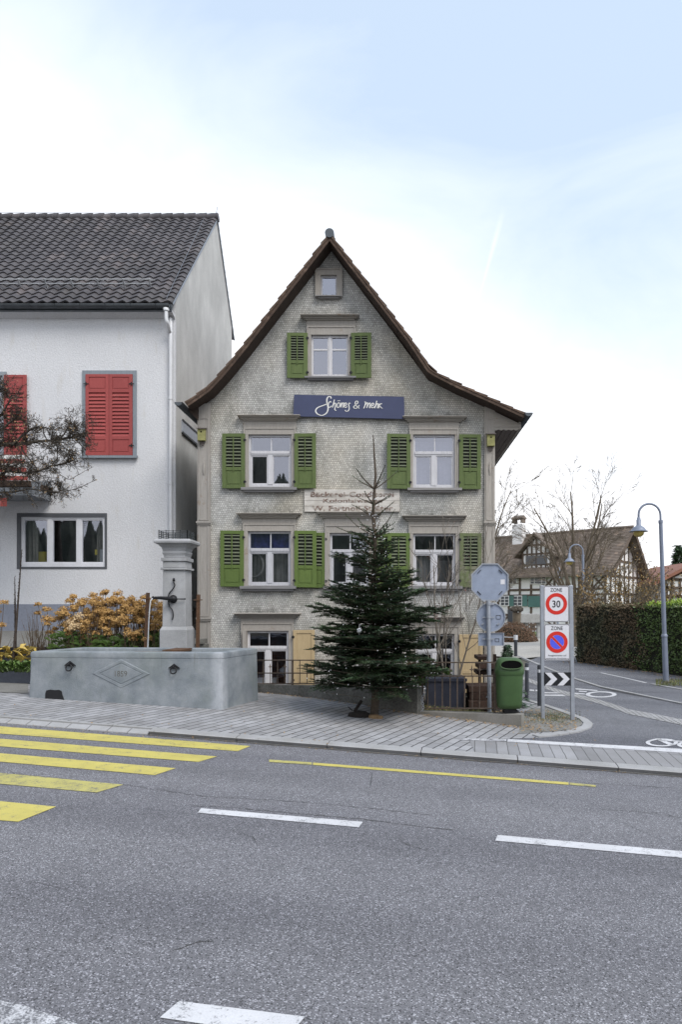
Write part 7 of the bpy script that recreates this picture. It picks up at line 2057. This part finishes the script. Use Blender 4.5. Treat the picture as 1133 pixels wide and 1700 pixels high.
for i, (u, v, y) in enumerate(((8, 1105, 13.72), (24, 1106, 13.7), (40, 1106, 13.68), (52, 1100, 13.7), (-8, 1105, 13.72))):
    leafplant('leafy_plant', u, v, y, 60, .15, .09, M_leafgreen, 'low green leafy plant along the edging left of the trough', 'perennial', 'low green plants along the bed edging', .28, .18)
for i, (u, v, y) in enumerate(((110, 1072, 14.2), (150, 1070, 14.1), (176, 1068, 14.0), (200, 1068, 14.0), (226, 1066, 14.1), (252, 1060, 14.2), (268, 1050, 14.5), (130, 1072, 14.4))):
    leafplant('fern_clump', u, v, y, 130, .24, .035, M_leafgreen, 'green ferny clump under the dried hydrangeas', 'perennial', 'green clumps under the hydrangeas', .34, .55)
# plants in the front yard
for i, (u, v, y) in enumerate(((722, 1150, 13.2), (700, 1140, 13.3))):
    leafplant('grey_perennial', u, v, y, 110, .16, .03, M_stem if i else M_leafgreen, 'half dead perennial behind the right railing' if i else 'pale green straggly perennial at the foot of the bare shrub', 'perennial', None, .35, .45)
# ------------------------------------------------------------------ ground litter, grass
r = random.Random(101); m = MB()
def leaf_at(x, y, dz=.01, L=.05):
    p = Vector((x, y, G(x, y) + dz)); nrm = (Vector((0, 0, 1)) + rdir(r) * .45).normalized(); u = rdir(r); u -= nrm * u.dot(nrm); m.leaf(p, nrm, u.normalized(), L * r.uniform(.6, 1.3), L * r.uniform(.4, .7))
for k in range(260):
    t = r.random(); q = FA.lerp(FB, t); leaf_at(q.x + r.gauss(0, .05), q.y - abs(r.gauss(0, .10)) - .02, .012, .04)
for k in range(200):
    t = r.random(); q = KB0.lerp(KB1, t); leaf_at(q.x, q.y - abs(r.gauss(0, .10)) - .02, .012, .04)
for k in range(500):
    q = hit(r.uniform(866, 960), r.uniform(1180, 1216)); leaf_at(q.x, q.y, .018, .045)
for k in range(170):
    q = hit(r.uniform(-20, 1000), r.uniform(1165, 1240)); leaf_at(q.x, q.y, .012, .035)
for k in range(420):
    q = h0.lerp(h1, r.uniform(-.1, 2.2)) + hn * abs(r.gauss(0, .35)); leaf_at(q.x, q.y, .02, .07)
for k in range(260):
    q = KB0.lerp(KB1, r.uniform(.1, .95)); leaf_at(q.x, q.y + r.uniform(.25, 1.3), .03, .05)
for k in range(200):
    x = r.uniform(-9, 3); leaf_at(x, yk(x) - abs(r.gauss(0, .05)) - .01, .012, .025)
o = m.build('fallen_leaves', M_litter); tag(o, 'brown fallen leaves scattered along walls and pavement', 'leaves', kind='stuff')
m = MB()
for k in range(1900):
    q = hit(max(866, min(964, r.gauss(918, 24))), max(1180, min(1213, r.gauss(1192, 5))))
    an = r.random() * 6.28; d = Vector((math.cos(an) * .5, math.sin(an) * .5, 1)).normalized(); w_ = Vector((-math.sin(an), math.cos(an), 0)) * .004
    z = G(q.x, q.y) + .008; b = Vector((q.x, q.y, z)); m.add([b - w_, b + w_, b + d * r.uniform(.010, .032)], [(0, 1, 2)])
for k in range(1500):
    q = KB0.lerp(KB1, r.random()); b = Vector((q.x + r.uniform(-.1, .1), q.y + r.uniform(.24, .9), 0)); b.z = G(b.x, b.y) + .01; an = r.random() * 6.28
    d = Vector((math.cos(an) * .6, math.sin(an) * .6, 1)).normalized(); w_ = Vector((-math.sin(an), math.cos(an), 0)) * .005; m.add([b - w_, b + w_, b + d * r.uniform(.03, .10)], [(0, 1, 2)])
for k in range(1500):
    q = hit(r.uniform(1090, 1180), r.uniform(1129, 1140)); an = r.random() * 6.28; b = Vector((q.x, q.y, G(q.x, q.y) + .01)); d = Vector((math.cos(an) * .6, math.sin(an) * .6, 1)).normalized(); w_ = Vector((-math.sin(an), math.cos(an), 0)) * .008; m.add([b - w_, b + w_, b + d * r.uniform(.04, .12)], [(0, 1, 2)])
o = m.build('grass', M_grass); tag(o, 'thin moss and grass at the sign posts and railing foot', 'grass', kind='stuff')
# ------------------------------------------------------------------ the wooded slope across the road, seen only as reflections in the windows
m = MB(); r = random.Random(111)
for k in range(700):
    az = r.uniform(-1.15, 1.15); D = r.uniform(52, 75); x = D * math.sin(az) * 1.0; y = -D * math.cos(az)
    el_ = 6.3 + 5.6 * math.exp(-((az + .21) / .10) ** 2) + 2.0 * math.exp(-((az - .6) / .3) ** 2) - 1.2 * sstep(.02, .15, az)
    H_ = 2.75 + (D + 31) * math.tan(R_(el_)) * r.uniform(.88, 1.07)
    n = 7; R1 = H_ * .24; vs = []
    lv = [(1.0, .0), (.82, .28), (.55, .55), (.25, .82), (0.02, 1.0)]
    for (a, b) in lv:
        for i in range(n):
            an = 6.283 * i / n; q = R1 * a * (1 + r.uniform(-.25, .25)); vs.append((x + q * math.cos(an), y + q * math.sin(an), -1 + H_ * b))
    m.add(vs, [(j * n + i, j * n + (i + 1) % n, (j + 1) * n + (i + 1) % n, (j + 1) * n + i) for j in range(len(lv) - 1) for i in range(n)])
o = m.build('wooded_slope', M_wood_far); tag(o, 'far dark conifer wood across the road, mirrored in the windows', 'wood', kind='stuff')
